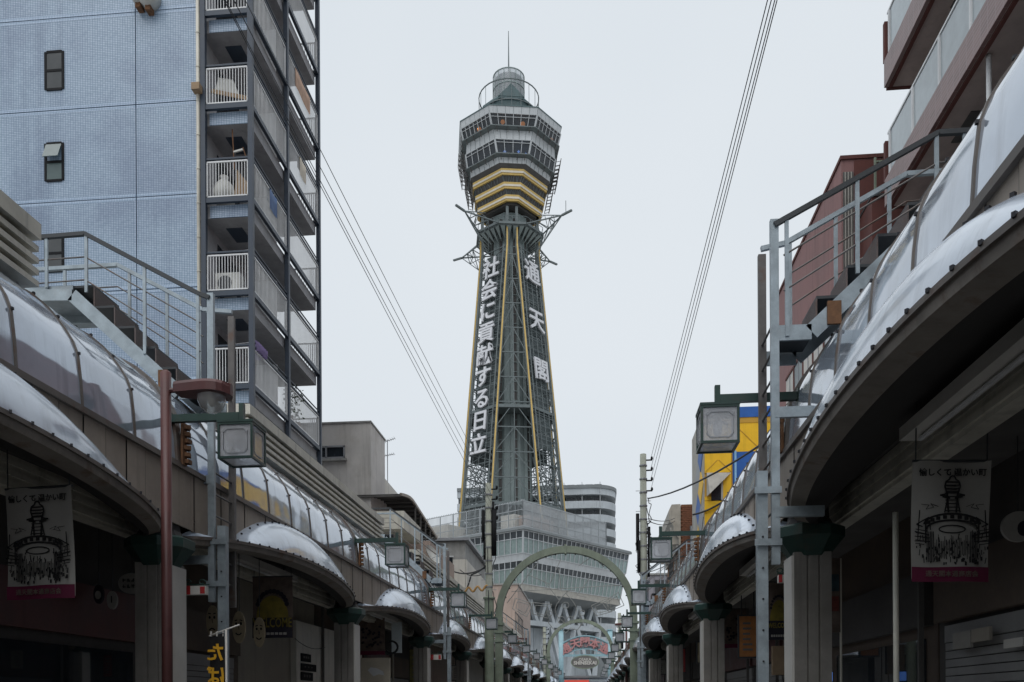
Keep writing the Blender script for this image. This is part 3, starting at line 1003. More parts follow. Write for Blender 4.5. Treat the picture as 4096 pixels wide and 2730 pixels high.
for (x, y, z, r) in ((-1.55, -6.9, 89.1, 0.34), (1.5, -6.9, 88.95, 0.36), (-5.0, -5.3, 88.85, 0.36), (6.3, -3.4, 89.1, 0.28)):
    mb = MB(); mb.lathe([(0.02, -r), (r * 0.75, -r * 0.6), (r, 0), (r * 0.75, r * 0.6), (0.02, r)], 10, (x, y, z))
    part(TW, 'deck_lamp', mb, M['orangeglow'], True)
for (x, y, z, r) in ((-1.2, -6.2, 85.1, 0.22), (0.9, -6.2, 85.2, 0.22), (2.0, -6.2, 84.9, 0.2)):
    mb = MB(); mb.lathe([(0.02, -r), (r, 0), (0.02, r)], 8, (x, y, z))
    part(TW, 'deck_lamp', mb, M['blueglow'], True)
# side cages hung outside the flanks of the deck
for sx in (-1, 1):
    for (z0, z1, h0, h1, y0, y1) in ((83.6, 87.2, 6.75, 7.35, -1.9, 1.6), (80.2, 83.3, 5.75, 6.3, -1.4, 1.2)):
        mb = MB()
        for y in [y0 + (y1 - y0) * k / 3 for k in range(4)]:
            mb.bar((sx * h0, y, z0), (sx * h1, y, z1), 0.10)
            mb.bar((sx * (h0 + 0.7), y, z0 + 0.2), (sx * (h1 + 0.7), y, z1), 0.09)
            for k in range(6):
                a_, b_ = k / 6, (k + 1) / 6
                mb.bar((sx * (h0 + (h1 - h0) * a_), y, z0 + (z1 - z0) * a_), (sx * (h0 + 0.7 + (h1 - h0) * a_), y, z0 + 0.2 + (z1 - z0) * a_), 0.06)
        for k in range(5):
            a_ = k / 4
            for dd in (0, 0.7):
                mb.bar((sx * (h0 + dd + (h1 - h0) * a_), y0, z0 + (z1 - z0) * a_), (sx * (h0 + dd + (h1 - h0) * a_), y1, z0 + (z1 - z0) * a_), 0.09)
        part(TW, 'side_cage', mb, M['tdark'])
# roof works: skirt, drum with mesh, ring rail, mast
mb = MB(); mb.loft([octo(4.0, 1.65, 91.3), octo(4.0, 1.65, 94.6), octo(4.25, 1.76, 94.6), octo(4.25, 1.76, 94.9), octo(2.7, 1.1, 96.5)], True, True)
part(TW, 'roof_skirt', mb, M['teal'])
mb = MB(); mb.prism([(-2.0, 94.9), (2.0, 94.9), (0, 96.9)], -4.3, -2.4)
part(TW, 'roof_gable', mb, M['teal'])
mb = MB(); mb.lathe([(2.2, 93.5), (2.2, 100.2), (1.9, 100.4), (0.2, 100.6)], 16, (0, 0, 0), True, True)
part(TW, 'inner_drum', mb, M['mesh'])
mb = MB(); mb.lathe([(2.45, 94.2), (2.45, 100.6)], 24)
part(TW, 'mesh_screen', mb, M['meshscreen'])
mb = MB()
for k in range(16):
    a = 2 * PI * k / 16
    mb.bar((2.47 * math.cos(a), 2.47 * math.sin(a), 94.2), (2.47 * math.cos(a), 2.47 * math.sin(a), 100.7), 0.10)
for z in (96.4, 98.5, 100.65):
    for k in range(24):
        a, b = 2 * PI * k / 24, 2 * PI * (k + 1) / 24
        mb.bar((2.47 * math.cos(a), 2.47 * math.sin(a), z), (2.47 * math.cos(b), 2.47 * math.sin(b), z), 0.13)
part(TW, 'drum_cage', mb, M['tshaft'])
mb = MB()
for z in (94.2, 95.3, 97.3):
    for k in range(32):
        a, b = 2 * PI * k / 32, 2 * PI * (k + 1) / 32
        if z == 95.3: continue
        mb.bar((4.75 * math.cos(a), 4.75 * math.sin(a), z), (4.75 * math.cos(b), 4.75 * math.sin(b), z), 0.13)
for k in range(20):
    a = 2 * PI * k / 20
    mb.bar((4.75 * math.cos(a), 4.75 * math.sin(a), 91.4), (4.75 * math.cos(a), 4.75 * math.sin(a), 97.3), 0.07)
part(TW, 'ring_rail', mb, M['tsteel'])
mb = MB(); mb.tube([(0, 0, 100.3), (0, 0, 103.0), (0, 0, 108.2)], 0.16, 8, 0.05)
mb.lathe([(0.5, 100.3), (0.2, 101.2), (0.16, 101.6)], 8)
part(TW, 'mast', mb, M['tsteel'])
# shaft and legs
def hz(z): return 4.35 + (72 - z) / 42 * 3.55 if z < 72 else 4.35
def wz(z): return 0.72 + (72 - z) / 42 * 3.05 if z < 72 else 0.72
Z0, Z1 = 20.0, 77.9
mb = MB()
mb.loft([[(r * math.cos(2 * PI * (k + 0.5) / 8), r * math.sin(2 * PI * (k + 0.5) / 8), z) for k in range(8)] for r, z in ((3.6, Z0), (2.9, 60), (2.75, 78))], False, True)
part(TW, 'lift_shaft', mb, M['tshaft'])
for k in range(8):                                  # ribs and small windows on the shaft
    a = 2 * PI * k / 8
    mb = MB()
    mb.bar((3.35 * math.cos(a), 3.35 * math.sin(a), Z0), (2.6 * math.cos(a), 2.6 * math.sin(a), 77), 0.5, 0.35)
    part(TW, 'shaft_rib', mb, M['tshaft'])
for k in range(8):                                  # dark slots with rungs beside the ribs
    a = 2 * PI * (k + 0.22) / 8
    mb = MB()
    mb.bar((3.42 * math.cos(a), 3.42 * math.sin(a), Z0), (2.66 * math.cos(a), 2.66 * math.sin(a), 77), 0.42, 0.3)
    sl_ = part(TW, 'shaft_slot', mb, M['tdark'])
    mb = MB()
    for q in range(38):
        f_ = q / 38
        r = 3.58 - 0.76 * f_
        mb.box((r * math.cos(a), r * math.sin(a), Z0 + 57 * f_), (0.16, 0.5, 0.12), a)
    part(sl_, 'rung', mb, M['tshaft'], stuff=True)
zs = [Z0 + (72 - Z0) * k / 26 for k in range(27)]
for k in range(8):
    lo, mi, hi = octo(hz(Z0), wz(Z0), Z0)[k], octo(hz(72), wz(72), 72)[k], octo(4.3, 0.72, 77.9)[k]
    out = Vector((mi.x, mi.y, 0)).normalized()
    mb = MB(); mb.bar(lo, mi, 0.42, 0.42); mb.bar(mi, hi, 0.40, 0.40)
    lg = part(TW, 'leg', mb, M['tsteel'])
    side = Vector((-out.y, out.x, 0)) * (0.30 if k % 2 else -0.30)
    mb = MB(); mb.bar(lo + out * 0.30, mi + out * 0.30, 0.22, 0.2); mb.bar(mi + out * 0.30, lerp(mi, hi, 0.5) + out * 0.3, 0.2, 0.2)
    part(lg, 'light_strip', mb, M['tyellow'])
    mb = MB()
    s2 = -side * 2.0
    mb.bar(lo + s2 + out * 0.15, mi + s2 + out * 0.15, 0.12, 0.12)
    for z in zs[::1]:
        p = lerp(lo, mi, (z - Z0) / (72 - Z0))
        mb.bar(p, p + s2 + out * 0.15, 0.07, 0.07)
        p2 = lerp(lo, mi, min(1, (z - Z0 + 1) / (72 - Z0)))
        mb.bar(p2, p2 + s2 + out * 0.15, 0.05, 0.05)
    part(lg, 'ladder_strip', mb, M['tsteel'])
for f in range(8):
    wide = f % 2 == 1                                # the four lettered faces lie between corner faces
    mb = MB()
    ring = lambda z: (octo(hz(z), wz(z), z)[f - 1], octo(hz(z), wz(z), z)[f])
    if not wide:
        zz = [Z0 + (70.5 - Z0) * k / 13 for k in range(14)]
    else:
        zz = zs
    for i, z in enumerate(zz):
        a, b = ring(z)
        mb.bar(a, b, 0.16 if not wide else 0.12, 0.16 if not wide else 0.12)
        if i + 1 < len(zz):
            c, d = ring(zz[i + 1])
            if not wide:
                m = (c + d) / 2
                mb.bar(a, m, 0.12); mb.bar(b, m, 0.12)
                mb.bar((a + b) / 2, m, 0.10)
            else:
                mb.bar(a, d, 0.09); mb.bar(b, c, 0.09)
    if wide:
        out = Vector((sum(v.x for v in ring(50)), sum(v.y for v in ring(50)), 0)).normalized() * 0.25
        for u in (0.12, 0.28, 0.5, 0.72, 0.88):
            a0, b0 = ring(Z0); a1, b1 = ring(71)
            mb.bar(lerp(a0, b0, u) + out, lerp(a1, b1, u) + out, 0.09)
        for i in range(34):
            z = Z0 + (71 - Z0) * i / 34
            a, b = ring(z)
            mb.bar(lerp(a, b, 0.1) + out, lerp(a, b, 0.9) + out, 0.07)
        inn = -out * 5
        for i in range(34):
            z = Z0 + 36 * random.random()
            a, b = ring(z); c, d = ring(z + 3)
            mb.bar(lerp(a, b, random.random()) + inn * random.random(), lerp(c, d, random.random()) + inn * random.random(), 0.10)
    part(TW, 'lattice', mb, M['tsteel'], stuff=True)
for z in (31.5, 46.5):
    for f in range(8):
        a, b = octo(hz(z), wz(z), z)[f - 1], octo(hz(z), wz(z), z)[f]
        mb = MB(); mb.bar(a, b, 0.5, 0.45)
        part(TW, 'cross_beam', mb, M['tsteel'])
    mb = MB(); mb.loft([octo(hz(z) - 0.3, wz(z) - 0.1, z), octo(hz(z) - 0.3, wz(z) - 0.1, z + 0.1)], True, True)
    part(TW, 'platform', mb, M['tsteel'])
# walkway ring under the deck and four trussed arms
mb = MB()
mb.loft([octo(5.0, 2.07, 74.7), octo(5.0, 2.07, 74.95), octo(3.0, 1.2, 74.95)], True, False)
part(TW, 'walkway', mb, M['tsteel'])
for f in range(8):
    a, b = octo(5.05, 2.1, 75.0)[f - 1], octo(5.05, 2.1, 75.0)[f]
    mb = MB(); mb.bar(a, b, 0.30, 0.34)
    mb.bar(a + Vector((0, 0, 1.1)), b + Vector((0, 0, 1.1)), 0.06)
    for k in range(5): mb.bar(lerp(a, b, k / 4), lerp(a, b, k / 4) + Vector((0, 0, 1.1)), 0.05)
    part(TW, 'walkway_edge', mb, M['tsteel'])
for sx in (-1, 1):
    for sy in (-1, 1):
        tip = Vector((sx * 8.7, sy * 8.1, 75.6))
        base = [Vector((sx * 2.1, sy * 5.0, 75.0)), Vector((sx * 5.0, sy * 2.1, 75.0)), Vector((sx * 3.6, sy * 3.4, 71.0))]
        inner = tip + (Vector((sx * 3.4, sy * 3.3, 75.0)) - tip) * 0.25
        mb = MB()
        mb.bar(tip, inner, 0.30, 0.24)
        mb.bar(inner, base[0], 0.16); mb.bar(inner, base[1], 0.16); mb.bar(inner, base[2], 0.12)
        top = Vector((sx * 4.0, sy * 3.9, 77.0))
        mb.bar(inner, top, 0.10)
        for k in (0.35, 0.7):
            p = [lerp(inner, q, k) for q in base]
            mb.bar(p[0], p[1], 0.10); mb.bar(p[1], p[2], 0.09); mb.bar(p[2], p[0], 0.09)
            q2 = lerp(inner, top, k)
            mb.bar(p[0], q2, 0.07); mb.bar(p[1], q2, 0.07)
        p, q = [lerp(inner, q, 0.35) for q in base], [lerp(inner, q, 0.7) for q in base]
        mb.bar(p[0], q[1], 0.08); mb.bar(p[1], q[2], 0.08); mb.bar(p[2], q[0], 0.08)
        mb.bar(q[0], base[2], 0.08); mb.bar(q[1], base[2], 0.08)
        part(TW, 'trussed_arm', mb, M['tsteel'])
mb = MB()
mb.tube([(7.9, -7.4, 75.6), (7.9, -7.4, 77.4)], 0.05, 6)
part(TW, 'whip_aerial', mb, M['tsteel'])
# gusset plates under the walkway
for f in range(8):
    a, b = octo(4.9, 2.0, 74.7)[f - 1], octo(4.9, 2.0, 74.7)[f]
    mb = MB()
    for k in range(4):
        p, q = lerp(a, b, k / 4 + 0.04), lerp(a, b, k / 4 + 0.22)
        c = Vector(((p.x + q.x) / 2 * 0.62, (p.y + q.y) / 2 * 0.62, 73.2))
        mb.add([p, q, c, p * 0.98, q * 0.98, c * 0.98], [(0, 1, 2)])
    part(TW, 'soffit_plate', mb, M['tshaft'])
# vertical lettering on the two visible faces
def letters(txt, f, zlist, size, bold):
    for ch, z in zip(txt, zlist):
        R0 = octo(hz(z), wz(z), z); R1 = octo(hz(z + 1), wz(z + 1), z + 1)
        a, b = R0[f - 1], R0[f]
        mid = (a + b) / 2
        up = ((R1[f - 1] + R1[f]) / 2 - mid).normalized()
        xa = (b - a).normalized()
        nrm = xa.cross(up).normalized()
        if nrm.dot(Vector((mid.x, mid.y, 0))) < 0: xa = -xa; nrm = -nrm
        # x must run to the viewer's right: for a viewer outside, right = up x nrm
        xa = up.cross(nrm).normalized()
        mb = text_mb(ch, size, 0.25, bold)
        mt = Matrix(((xa.x, -nrm.x, up.x, 0), (xa.y, -nrm.y, up.y, 0), (xa.z, -nrm.z, up.z, 0), (0, 0, 0, 1)))
        xform(mb, Matrix.Translation(mid + nrm * 0.55) @ mt)
        part(TW, 'sign_letter', mb, M['letter'])
for f in (1, 3, 5, 7):                              # dark louvred boards behind the lettering
    zz = [40.5 + (71.5 - 40.5) * k / 12 for k in range(13)]
    for i in range(12):
        a0, b0 = octo(hz(zz[i]) - 0.35, wz(zz[i]) - 0.1, zz[i])[f - 1], octo(hz(zz[i]) - 0.35, wz(zz[i]) - 0.1, zz[i])[f]
        a1, b1 = octo(hz(zz[i + 1]) - 0.35, wz(zz[i + 1]) - 0.1, zz[i + 1])[f - 1], octo(hz(zz[i + 1]) - 0.35, wz(zz[i + 1]) - 0.1, zz[i + 1])[f]
        mb = MB(); mb.slabquad(lerp(a0, b0, 0.10), lerp(a0, b0, 0.90), bil(a0, b0, b1, a1, 0.90, 0.96), bil(a0, b0, b1, a1, 0.10, 0.96), 0.1)
        part(TW, 'sign_backing', mb, mat('sign_backing', (0.10, 0.125, 0.13), 0.7, vary=0.3))
letters('社会に貢献する日立', 7, [68.9 - 3.48 * k for k in range(9)], 3.4, 0.06)
letters('通天閣', 1, [68.4, 60.6, 52.8], 3.7, 0.06)

# ---------------------------------------------------------------- glazed building at the tower's foot
BB = thing('glazed_building', 'grey glass-walled building with sloping windows around the tower foot', 'building', tl, TROT + R(45))
BBROT = TROT + R(45)
def sq(h, z): return [Vector((-h, -h, z)), Vector((h, -h, z)), Vector((h, h, z)), Vector((-h, h, z))]
def facade(par, A, B, C, D, cols, transom, mtop, mbot, fw=0.10, rail=None):
    nrm = (B - A).cross(D - A).normalized()
    fr = MB()
    for k in range(cols + 1):
        fr.bar(bil(A, B, C, D, k / cols, 0) + nrm * 0.05, bil(A, B, C, D, k / cols, 1) + nrm * 0.05, fw * (1.6 if k in (0, cols) else 1), 0.12, nrm)
    for v, wd in ((0.0, fw), (transom, fw), (0.985, fw * 1.3)):
        fr.bar(bil(A, B, C, D, 0, v) + nrm * 0.055, bil(A, B, C, D, 1, v) + nrm * 0.055, wd, 0.12, nrm)
    fo = part(par, 'window_frame', fr, M['tlight'])
    for k in range(cols):
        for v0, v1, m in ((0.01, transom, mbot), (transom, 0.98, mtop)):
            mb = MB()
            e = 0.0015
            mb.quad(bil(A, B, C, D, k / cols + e, v0), bil(A, B, C, D, (k + 1) / cols - e, v0), bil(A, B, C, D, (k + 1) / cols - e, v1), bil(A, B, C, D, k / cols + e, v1))
            part(fo, 'pane', mb, m)
ZB = [(25.4, 13.35), (22.3, 13.0), (21.4, 12.8), (18.2, 12.35), (17.2, 12.25)]
for (i, j) in ((0, 1), (2, 3)):
    hi_, lo_ = sq(ZB[i][1], ZB[i][0]), sq(ZB[j][1], ZB[j][0])
    for f in range(4):
        A, B = lo_[f - 1], lo_[f]
        D, C = hi_[f - 1], hi_[f]
        facade(BB, A, B, C, D, 24, 0.66 if i == 0 else 0.68, M['dglass'], M['gglass'])
def band(name, i, j, g, m):
    mb = MB()
    mb.loft([sq(ZB[i][1] - 0.5, ZB[i][0]), sq(ZB[i][1] + g, ZB[i][0]), sq(ZB[j][1] + g, ZB[j][0]), sq(ZB[j][1] - 0.5, ZB[j][0])])
    part(BB, name, mb, m)
band('spandrel_band', 1, 2, 0.03, M['tlight'])
band('base_band', 3, 4, 0.03, M['stonetrim'])
mb = MB(); mb.loft([sq(13.75, 25.42), sq(13.75, 25.75), sq(13.6, 25.9)], True, True)
part(BB, 'roof_slab', mb, M['bluegrey2'])
mb = MB(); mb.loft([sq(12.2, 17.2), sq(9.0, 16.2)], True, True)
part(BB, 'underside', mb, M['bluegrey2'])
for z, h in ((21.5, 12.4), (18.4, 12.0)):
    mb = MB(); mb.loft([sq(h, z), sq(h, z + 0.2)], True, True)
    part(BB, 'floor_slab', mb, M['stucco2'])
    mb = MB(); mb.loft([sq(h - 3.2, z), sq(h - 3.2, z + 3.6)], False, False)
    part(BB, 'inner_wall', mb, M['stucco2'])
# rooftop screen: bars on one face, panels on the other
zt = 29.4
SCR = [Vector((-13.2, -13.2, 25.9)), Vector((7.2, -13.2, 25.9)), Vector((7.2, 13.2, 25.9)), Vector((-13.2, 13.2, 25.9))]
for f in range(4):
    A, B = SCR[f - 1], SCR[f]
    up = Vector((0, 0, zt - 25.9))
    nrm = (B - A).cross(up).normalized()
    mb = MB()
    for k in range(11): mb.bar(lerp(A, B, k / 10), lerp(A, B, k / 10) + up, 0.11)
    for v in (0.0, 0.33, 0.66, 1.0): mb.bar(A + up * v, B + up * v, 0.09)
    for k in range(54): mb.bar(lerp(A, B, k / 53) + up, lerp(A, B, k / 53) + up * 1.08 - nrm * 0.4, 0.05)
    part(BB, 'screen_frame', mb, M['mesh'])
    if f in (1, 2):
        for k in range(10):
            for v in range(3):
                mb = MB()
                p0, p1 = lerp(A, B, k / 10 + 0.003), lerp(A, B, (k + 1) / 10 - 0.003)
                mb.quad(p0 + up * (v / 3 + 0.012), p1 + up * (v / 3 + 0.012), p1 + up * ((v + 1) / 3 - 0.012), p0 + up * ((v + 1) / 3 - 0.012))
                part(BB, 'screen_panel', mb, M['meshscreen'])
    else:
        mb = MB()
        for k in range(110): mb.bar(lerp(A, B, k / 109) + nrm * 0.03, lerp(A, B, k / 109) + up + nrm * 0.03, 0.045)
        part(BB, 'screen_bar', mb, M['mesh'], stuff=True)
mb = MB(); mb.b(-11.8, -8.2, -10.5, -8, 25.9, 28.2); mb.b(-12.2, -4, 2, 8, 25.9, 28.4)
part(BB, 'plant_room', mb, M['stucco2'])
mb = MB(); mb.b(-11.0, -5.0, -12.2, -10.6, 25.9, 28.0)
part(BB, 'roof_unit', mb, M['pink2'])
# struts and lower body
mb = MB(); mb.loft([sq(7.5, 0), sq(7.5, 16.4)], True, True)
part(BB, 'lower_body', mb, M['bluegrey2'])
for f in range(4):
    A, B = sq(10.0, 13.2)[f - 1], sq(10.0, 13.2)[f]
    mb = MB(); mb.bar(A, B, 0.7, 0.7)
    part(BB, 'ring_beam', mb, M['bluegrey'])
    for k in range(5):
        for d in (-0.5, 0.5):
            mb = MB()
            p = lerp(A, B, (k + 0.5) / 5)
            q = lerp(A, B, (k + 0.5 + d * 0.9) / 5)
            mb.bar(Vector((p.x, p.y, 16.9)), Vector((q.x, q.y, 13.2)), 0.55, 0.6)
            part(BB, 'strut', mb, M['bluegrey'])
    for k in range(3):
        for d in (-0.5, 0.5):
            mb = MB()
            p = lerp(A, B, (k + 0.5 + d * 0.9) / 3)
            q = lerp(A, B, (k + 0.5 + d * 0.1) / 3) * 1.06
            mb.bar(Vector((p.x, p.y, 13.2)), Vector((q.x, q.y, 4.5)), 0.6, 0.65)
            part(BB, 'lower_strut', mb, M['bluegrey'])
    A2, B2 = sq(8.6, 0)[f - 1], sq(8.6, 0)[f]
    for k in range(5):
        mb = MB()
        A3, B3 = lerp(A2, B2, k / 5 + 0.004), lerp(A2, B2, (k + 1) / 5 - 0.004)
        mb.slabquad(A3 + Vector((0, 0, 0)), B3, B3 + Vector((0, 0, 12.7)), A3 + Vector((0, 0, 12.7)), 0.3)
        part(BB, 'wall_panel', mb, M['bluegrey'])
# the massive raking legs near the street
for sx, sy in ((-1, -1), (1, -1), (-1, 1), (1, 1)):
    mb = MB(); mb.bar((sx * 7.0, sy * 7.0, 13), (sx * 14.0, sy * 12.5, -0.5), 2.3, 2.2)
    part(BB, 'raking_leg', mb, M['bluegrey2'])

# ---------------------------------------------------------------- curved apartment block behind the tower
CA = thing('curved_apartments', 'pale rounded apartment block rising behind the tower base', 'building', at(2330, 2814, 178))
base = CA.location.copy()
def stad(x0, x1, y0, y1, r, z, n=10):
    pts = [(x0, y0, z), (x1 - r, y0, z)]
    pts += [(x1 - r + r * math.sin(PI / 2 * k / n), y0 + r - r * math.cos(PI / 2 * k / n), z) for k in range(1, n + 1)]
    pts += [(x1, y1, z), (x0, y1, z)]
    return pts
x1 = at(2463, 2000, 178).x
yf, yb, x0 = 174.0, 192.0, x1 - 32
FH = 2.72
ztopc = at(2240, 1955, 176).z
for k in range(15):
    zf = ztopc - 1.6 - k * FH
    mb = MB()
    hi = 1.25
    o0, o1 = stad(x0, x1, yf, yb, 5.0, zf - 0.2), stad(x0, x1, yf, yb, 5.0, zf + hi)
    i0, i1 = stad(x0, x1 - 0.15, yf + 0.15, yb, 4.85, zf + hi), stad(x0, x1 - 0.15, yf + 0.15, yb, 4.85, zf + 0.0)
    mb.loft([o0, o1, i0, i1], True, True)
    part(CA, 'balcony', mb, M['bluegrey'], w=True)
    for q in range(7):
        mb = MB()
        xx = x1 - 3.2 - q * 3.6
        mb.b(xx - 0.06, xx + 0.06, yf + 0.2, yf + 1.8, zf + 0.1, zf + FH - 0.4)
        part(CA, 'partition', mb, M['tlight'], w=True)
mb = MB()
mb.loft([stad(x0, x1 - 1.7, yf + 1.7, yb, 3.4, 0), stad(x0, x1 - 1.7, yf + 1.7, yb, 3.4, ztopc - 0.2)], True, True)
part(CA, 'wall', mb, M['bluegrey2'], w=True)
mb = MB()
mb.loft([stad(x0, x1 + 0.2, yf - 0.2, yb, 5.1, ztopc - 0.55), stad(x0, x1 + 0.2, yf - 0.2, yb, 5.1, ztopc + 0.1)], True, True)
part(CA, 'roof', mb, M['bluegrey2'], w=True)
for k in range(8):
    for q in range(9):
        mb = MB()
        xx = x1 - 3.6 - q * 1.8
        zf = ztopc - 1.6 - k * FH
        mb.b(xx - 0.7, xx + 0.7, yf + 1.66, yf + 1.69, zf + 0.2, zf + 2.2)
        part(CA, 'window', mb, M['dglass'], w=True)

# ================================================================ blue tiled apartment block
YA = 24.6
XC = -9.82
BA = thing('apartment_block', 'blue tiled apartment block with steel-framed balconies and white railings', 'building', (-14, YA, 0))
FLZ = [10.98 + 2.742 * k for k in range(-4, 7)]        # balcony floor levels
xj = at(546, 900, YA).x
xw = at(790, 900, YA).x
mb = MB(); mb.b(-24, xw - 0.02, YA + 0.06, YA + 6.3, 0, 33)
part(BA, 'wall_core', mb, M['navy'], w=True)
jz = [at(300, y, YA).z for y in (63, 437, 805)]
j0 = jz[2]
for k in range(-4, 8):
    za, zb = j0 + 2.742 * k, j0 + 2.742 * (k + 1)
    for xa, xb in ((-24, xj), (xj, xw)):
        mb = MB(); mb.b(xa + 0.012, xb - 0.012, YA, YA + 0.07, max(0, za) + 0.012, zb - 0.012)
        part(BA, 'tile_panel', mb, M['tile'], w=True)
# soldier course either side of the joints
M['soldier'] = tile_mat('blue_wall_soldier_tile', (0.42, 0.52, 0.65), (0.36, 0.46, 0.59), (0.12, 0.20, 0.32), 0.05, 0.12, 'x')
for k in range(-3, 8):
    zc = j0 + 2.742 * k
    for xa, xb in ((-24, xj), (xj, xw)):
        for s_ in (-1, 1):
            mb = MB(); mb.b(xa + 0.014, xb - 0.014, YA - 0.004, YA + 0.01, zc + s_ * 0.014, zc + s_ * 0.10)
            part(BA, 'tile_course', mb, M['soldier'], w=True)
# windows in the tiled wall
for wi, (y0, y1) in enumerate(((212, 357), (578, 722), (945, 1085))):
    a, b = at(183, y0, YA), at(253, y1, YA)
    c = Vector(((a.x + b.x) / 2, YA - 0.012, (a.z + b.z) / 2))
    w_, h_ = b.x - a.x, a.z - b.z
    mb = MB()
    for sx in (-1, 1): mb.b(c.x + sx * w_ / 2 - 0.035, c.x + sx * w_ / 2 + 0.035, YA - 0.03, YA + 0.02, c.z - h_ / 2, c.z + h_ / 2)
    for zz in (-h_ / 2, 0, h_ / 2): mb.b(c.x - w_ / 2 + 0.035, c.x + w_ / 2 - 0.035, YA - 0.03, YA + 0.02, c.z + zz - 0.035, c.z + zz + 0.035)
    fr = part(BA, 'window', mb, M['black'], w=True)
    for zz in (-1, 1):
        mb = MB()
        if wi == 1 and zz == 1:
            mb.slabquad((c.x - w_ / 2 + 0.02, YA - 0.22, c.z + 0.06), (c.x + w_ / 2 - 0.04, YA - 0.22, c.z + 0.06), (c.x + w_ / 2 - 0.04, YA - 0.03, c.z + h_ / 2 - 0.03), (c.x - w_ / 2 + 0.02, YA - 0.03, c.z + h_ / 2 - 0.03), 0.02)
        else:
            mb.b(c.x - w_ / 2 + 0.035, c.x + w_ / 2 - 0.035, YA - 0.015, YA - 0.006, c.z + min(0, zz * h_ / 2) + 0.035, c.z + max(0, zz * h_ / 2) - 0.035)
        p_ = part(fr, 'pane', mb, M['tglass'] if wi == 1 else M['wglass'], w=True)
        if wi == 1 and zz == 1: p_['label'] = 'upper pane tilted open'
# balcony steelwork
YF, YM = 30.94, 27.62
XB = at(825, 900, YA).x
for (x, y) in ((XC, YA), (XC, YM), (XC, YF), (XB - 0.06, YA)):
    mb = MB(); mb.b(x - 0.07, x + 0.07, y - 0.07, y + 0.07, 0, 33)
    part(BA, 'steel_post', mb, M['navy'], w=True)
mb = MB()
mb.tube([(xw + 0.06, YA - 0.05, 0), (xw + 0.06, YA - 0.05, 33)], 0.055, 8)
for z in range(4, 33, 1): mb.tube([(xw + 0.06, YA - 0.05, z + 0.3), (xw + 0.06, YA - 0.05, z + 0.34)], 0.064, 8)
part(BA, 'downpipe', mb, M['cream'], True, w=True)
mb = MB(); mb.b(XB - 0.6, XB - 0.15, YA + 0.1, YA + 5.2, 0, 33)
part(BA, 'inner_wall', mb, M['slab'], w=True)
RH = 1.06
def railing(par, p, q, zf, nb):
    rl = MB()
    rl.bar((p[0], p[1], zf + RH), (q[0], q[1], zf + RH), 0.04, 0.04)
    rl.bar((p[0], p[1], zf + 0.05), (q[0], q[1], zf + 0.05), 0.035, 0.035)
    rl.bar((p[0], p[1], zf + 0.05), (p[0], p[1], zf + RH), 0.035)
    rl.bar((q[0], q[1], zf + 0.05), (q[0], q[1], zf + RH), 0.035)
    r_ = part(par, 'railing', rl, M['white'], w=True)
    mb = MB()
    for k in range(1, nb):
        x, y = p[0] + (q[0] - p[0]) * k / nb, p[1] + (q[1] - p[1]) * k / nb
        mb.bar((x, y, zf + 0.05), (x, y, zf + RH), 0.016)
    part(r_, 'baluster', mb, M['white'], w=True, stuff=True)
for zf in FLZ:
    mb = MB(); mb.b(XB - 0.15, XC - 0.10, YA + 0.16, YF - 0.05, zf - 0.50, zf - 0.14)
    part(BA, 'balcony_slab', mb, M['slab'], w=True)
    mb = MB(); mb.b(XB + 0.06, XC - 0.12, YA + 0.13, YA + 0.158, zf - 0.50, zf - 0.14)
    part(BA, 'slab_tile_band', mb, M['tile'], w=True)
    mb = MB()
    mb.b(XB + 0.0, XC - 0.07, YA - 0.05, YA + 0.05, zf - 0.14, zf + 0.0)
    mb.b(XC - 0.05, XC + 0.05, YA + 0.07, YM - 0.07, zf - 0.14, zf + 0.0)
    mb.b(XC - 0.05, XC + 0.05, YM + 0.07, YF - 0.07, zf - 0.14, zf + 0.0)
    mb.b(XB, XC - 0.07, YF - 0.05, YF + 0.05, zf - 0.14, zf)
    part(BA, 'edge_beam', mb, M['navy'], w=True)
    mb = MB()
    mb.b(XB + 0.0, XC - 0.07, YA - 0.03, YA + 0.03, zf + RH + 0.06, zf + RH + 0.11)
    mb.b(XC - 0.03, XC + 0.03, YA + 0.07, YF - 0.07, zf + RH + 0.06, zf + RH + 0.11)
    mb.b(XC - 0.02, XC + 0.02, YA + 0.07, YF - 0.07, zf + RH + 0.22, zf + RH + 0.245)
    part(BA, 'top_rail', mb, M['navy'], w=True)
    railing(BA, (XB + 0.04, YA), (XC - 0.10, YA), zf, 14)
    railing(BA, (XC, YA + 0.10), (XC, YM - 0.10), zf, 27)
    railing(BA, (XC, YM + 0.10), (XC, YF - 0.10), zf, 30)
    railing(BA, (XC - 0.1, YF), (XB + 0.05, YF), zf, 16)
    # flat partition between flats, ceiling hatch, clothes bar
    mb = MB(); mb.b(XB - 0.1, XC - 0.35, YM - 0.02, YM + 0.02, zf + 0.05, zf + 1.75)
    part(BA, 'partition_board', mb, M['white'], w=True)
    mb = MB(); mb.b(XB + 0.3, XB + 0.8, YA + 0.7, YA + 1.5, zf - 0.515, zf - 0.49)
    part(BA, 'ceiling_hatch', mb, M['navy'], w=True)
    mb = MB()
    mb.tube([(XB + 0.1, YA + 0.25, zf + RH + 0.18), (XC - 0.15, YA + 0.25, zf + RH + 0.26)], 0.012, 6)
    part(BA, 'clothes_bar', mb, M['metalgrey'], w=True)
    for yy in (YA + 1.1, YM + 0.6):
        mb = MB(); mb.b(XB - 0.148, XB - 0.14, yy, yy + 1.7, zf + 0.05, zf + 2.0)
        part(BA, 'balcony_door', mb, M['dglass'], w=True)
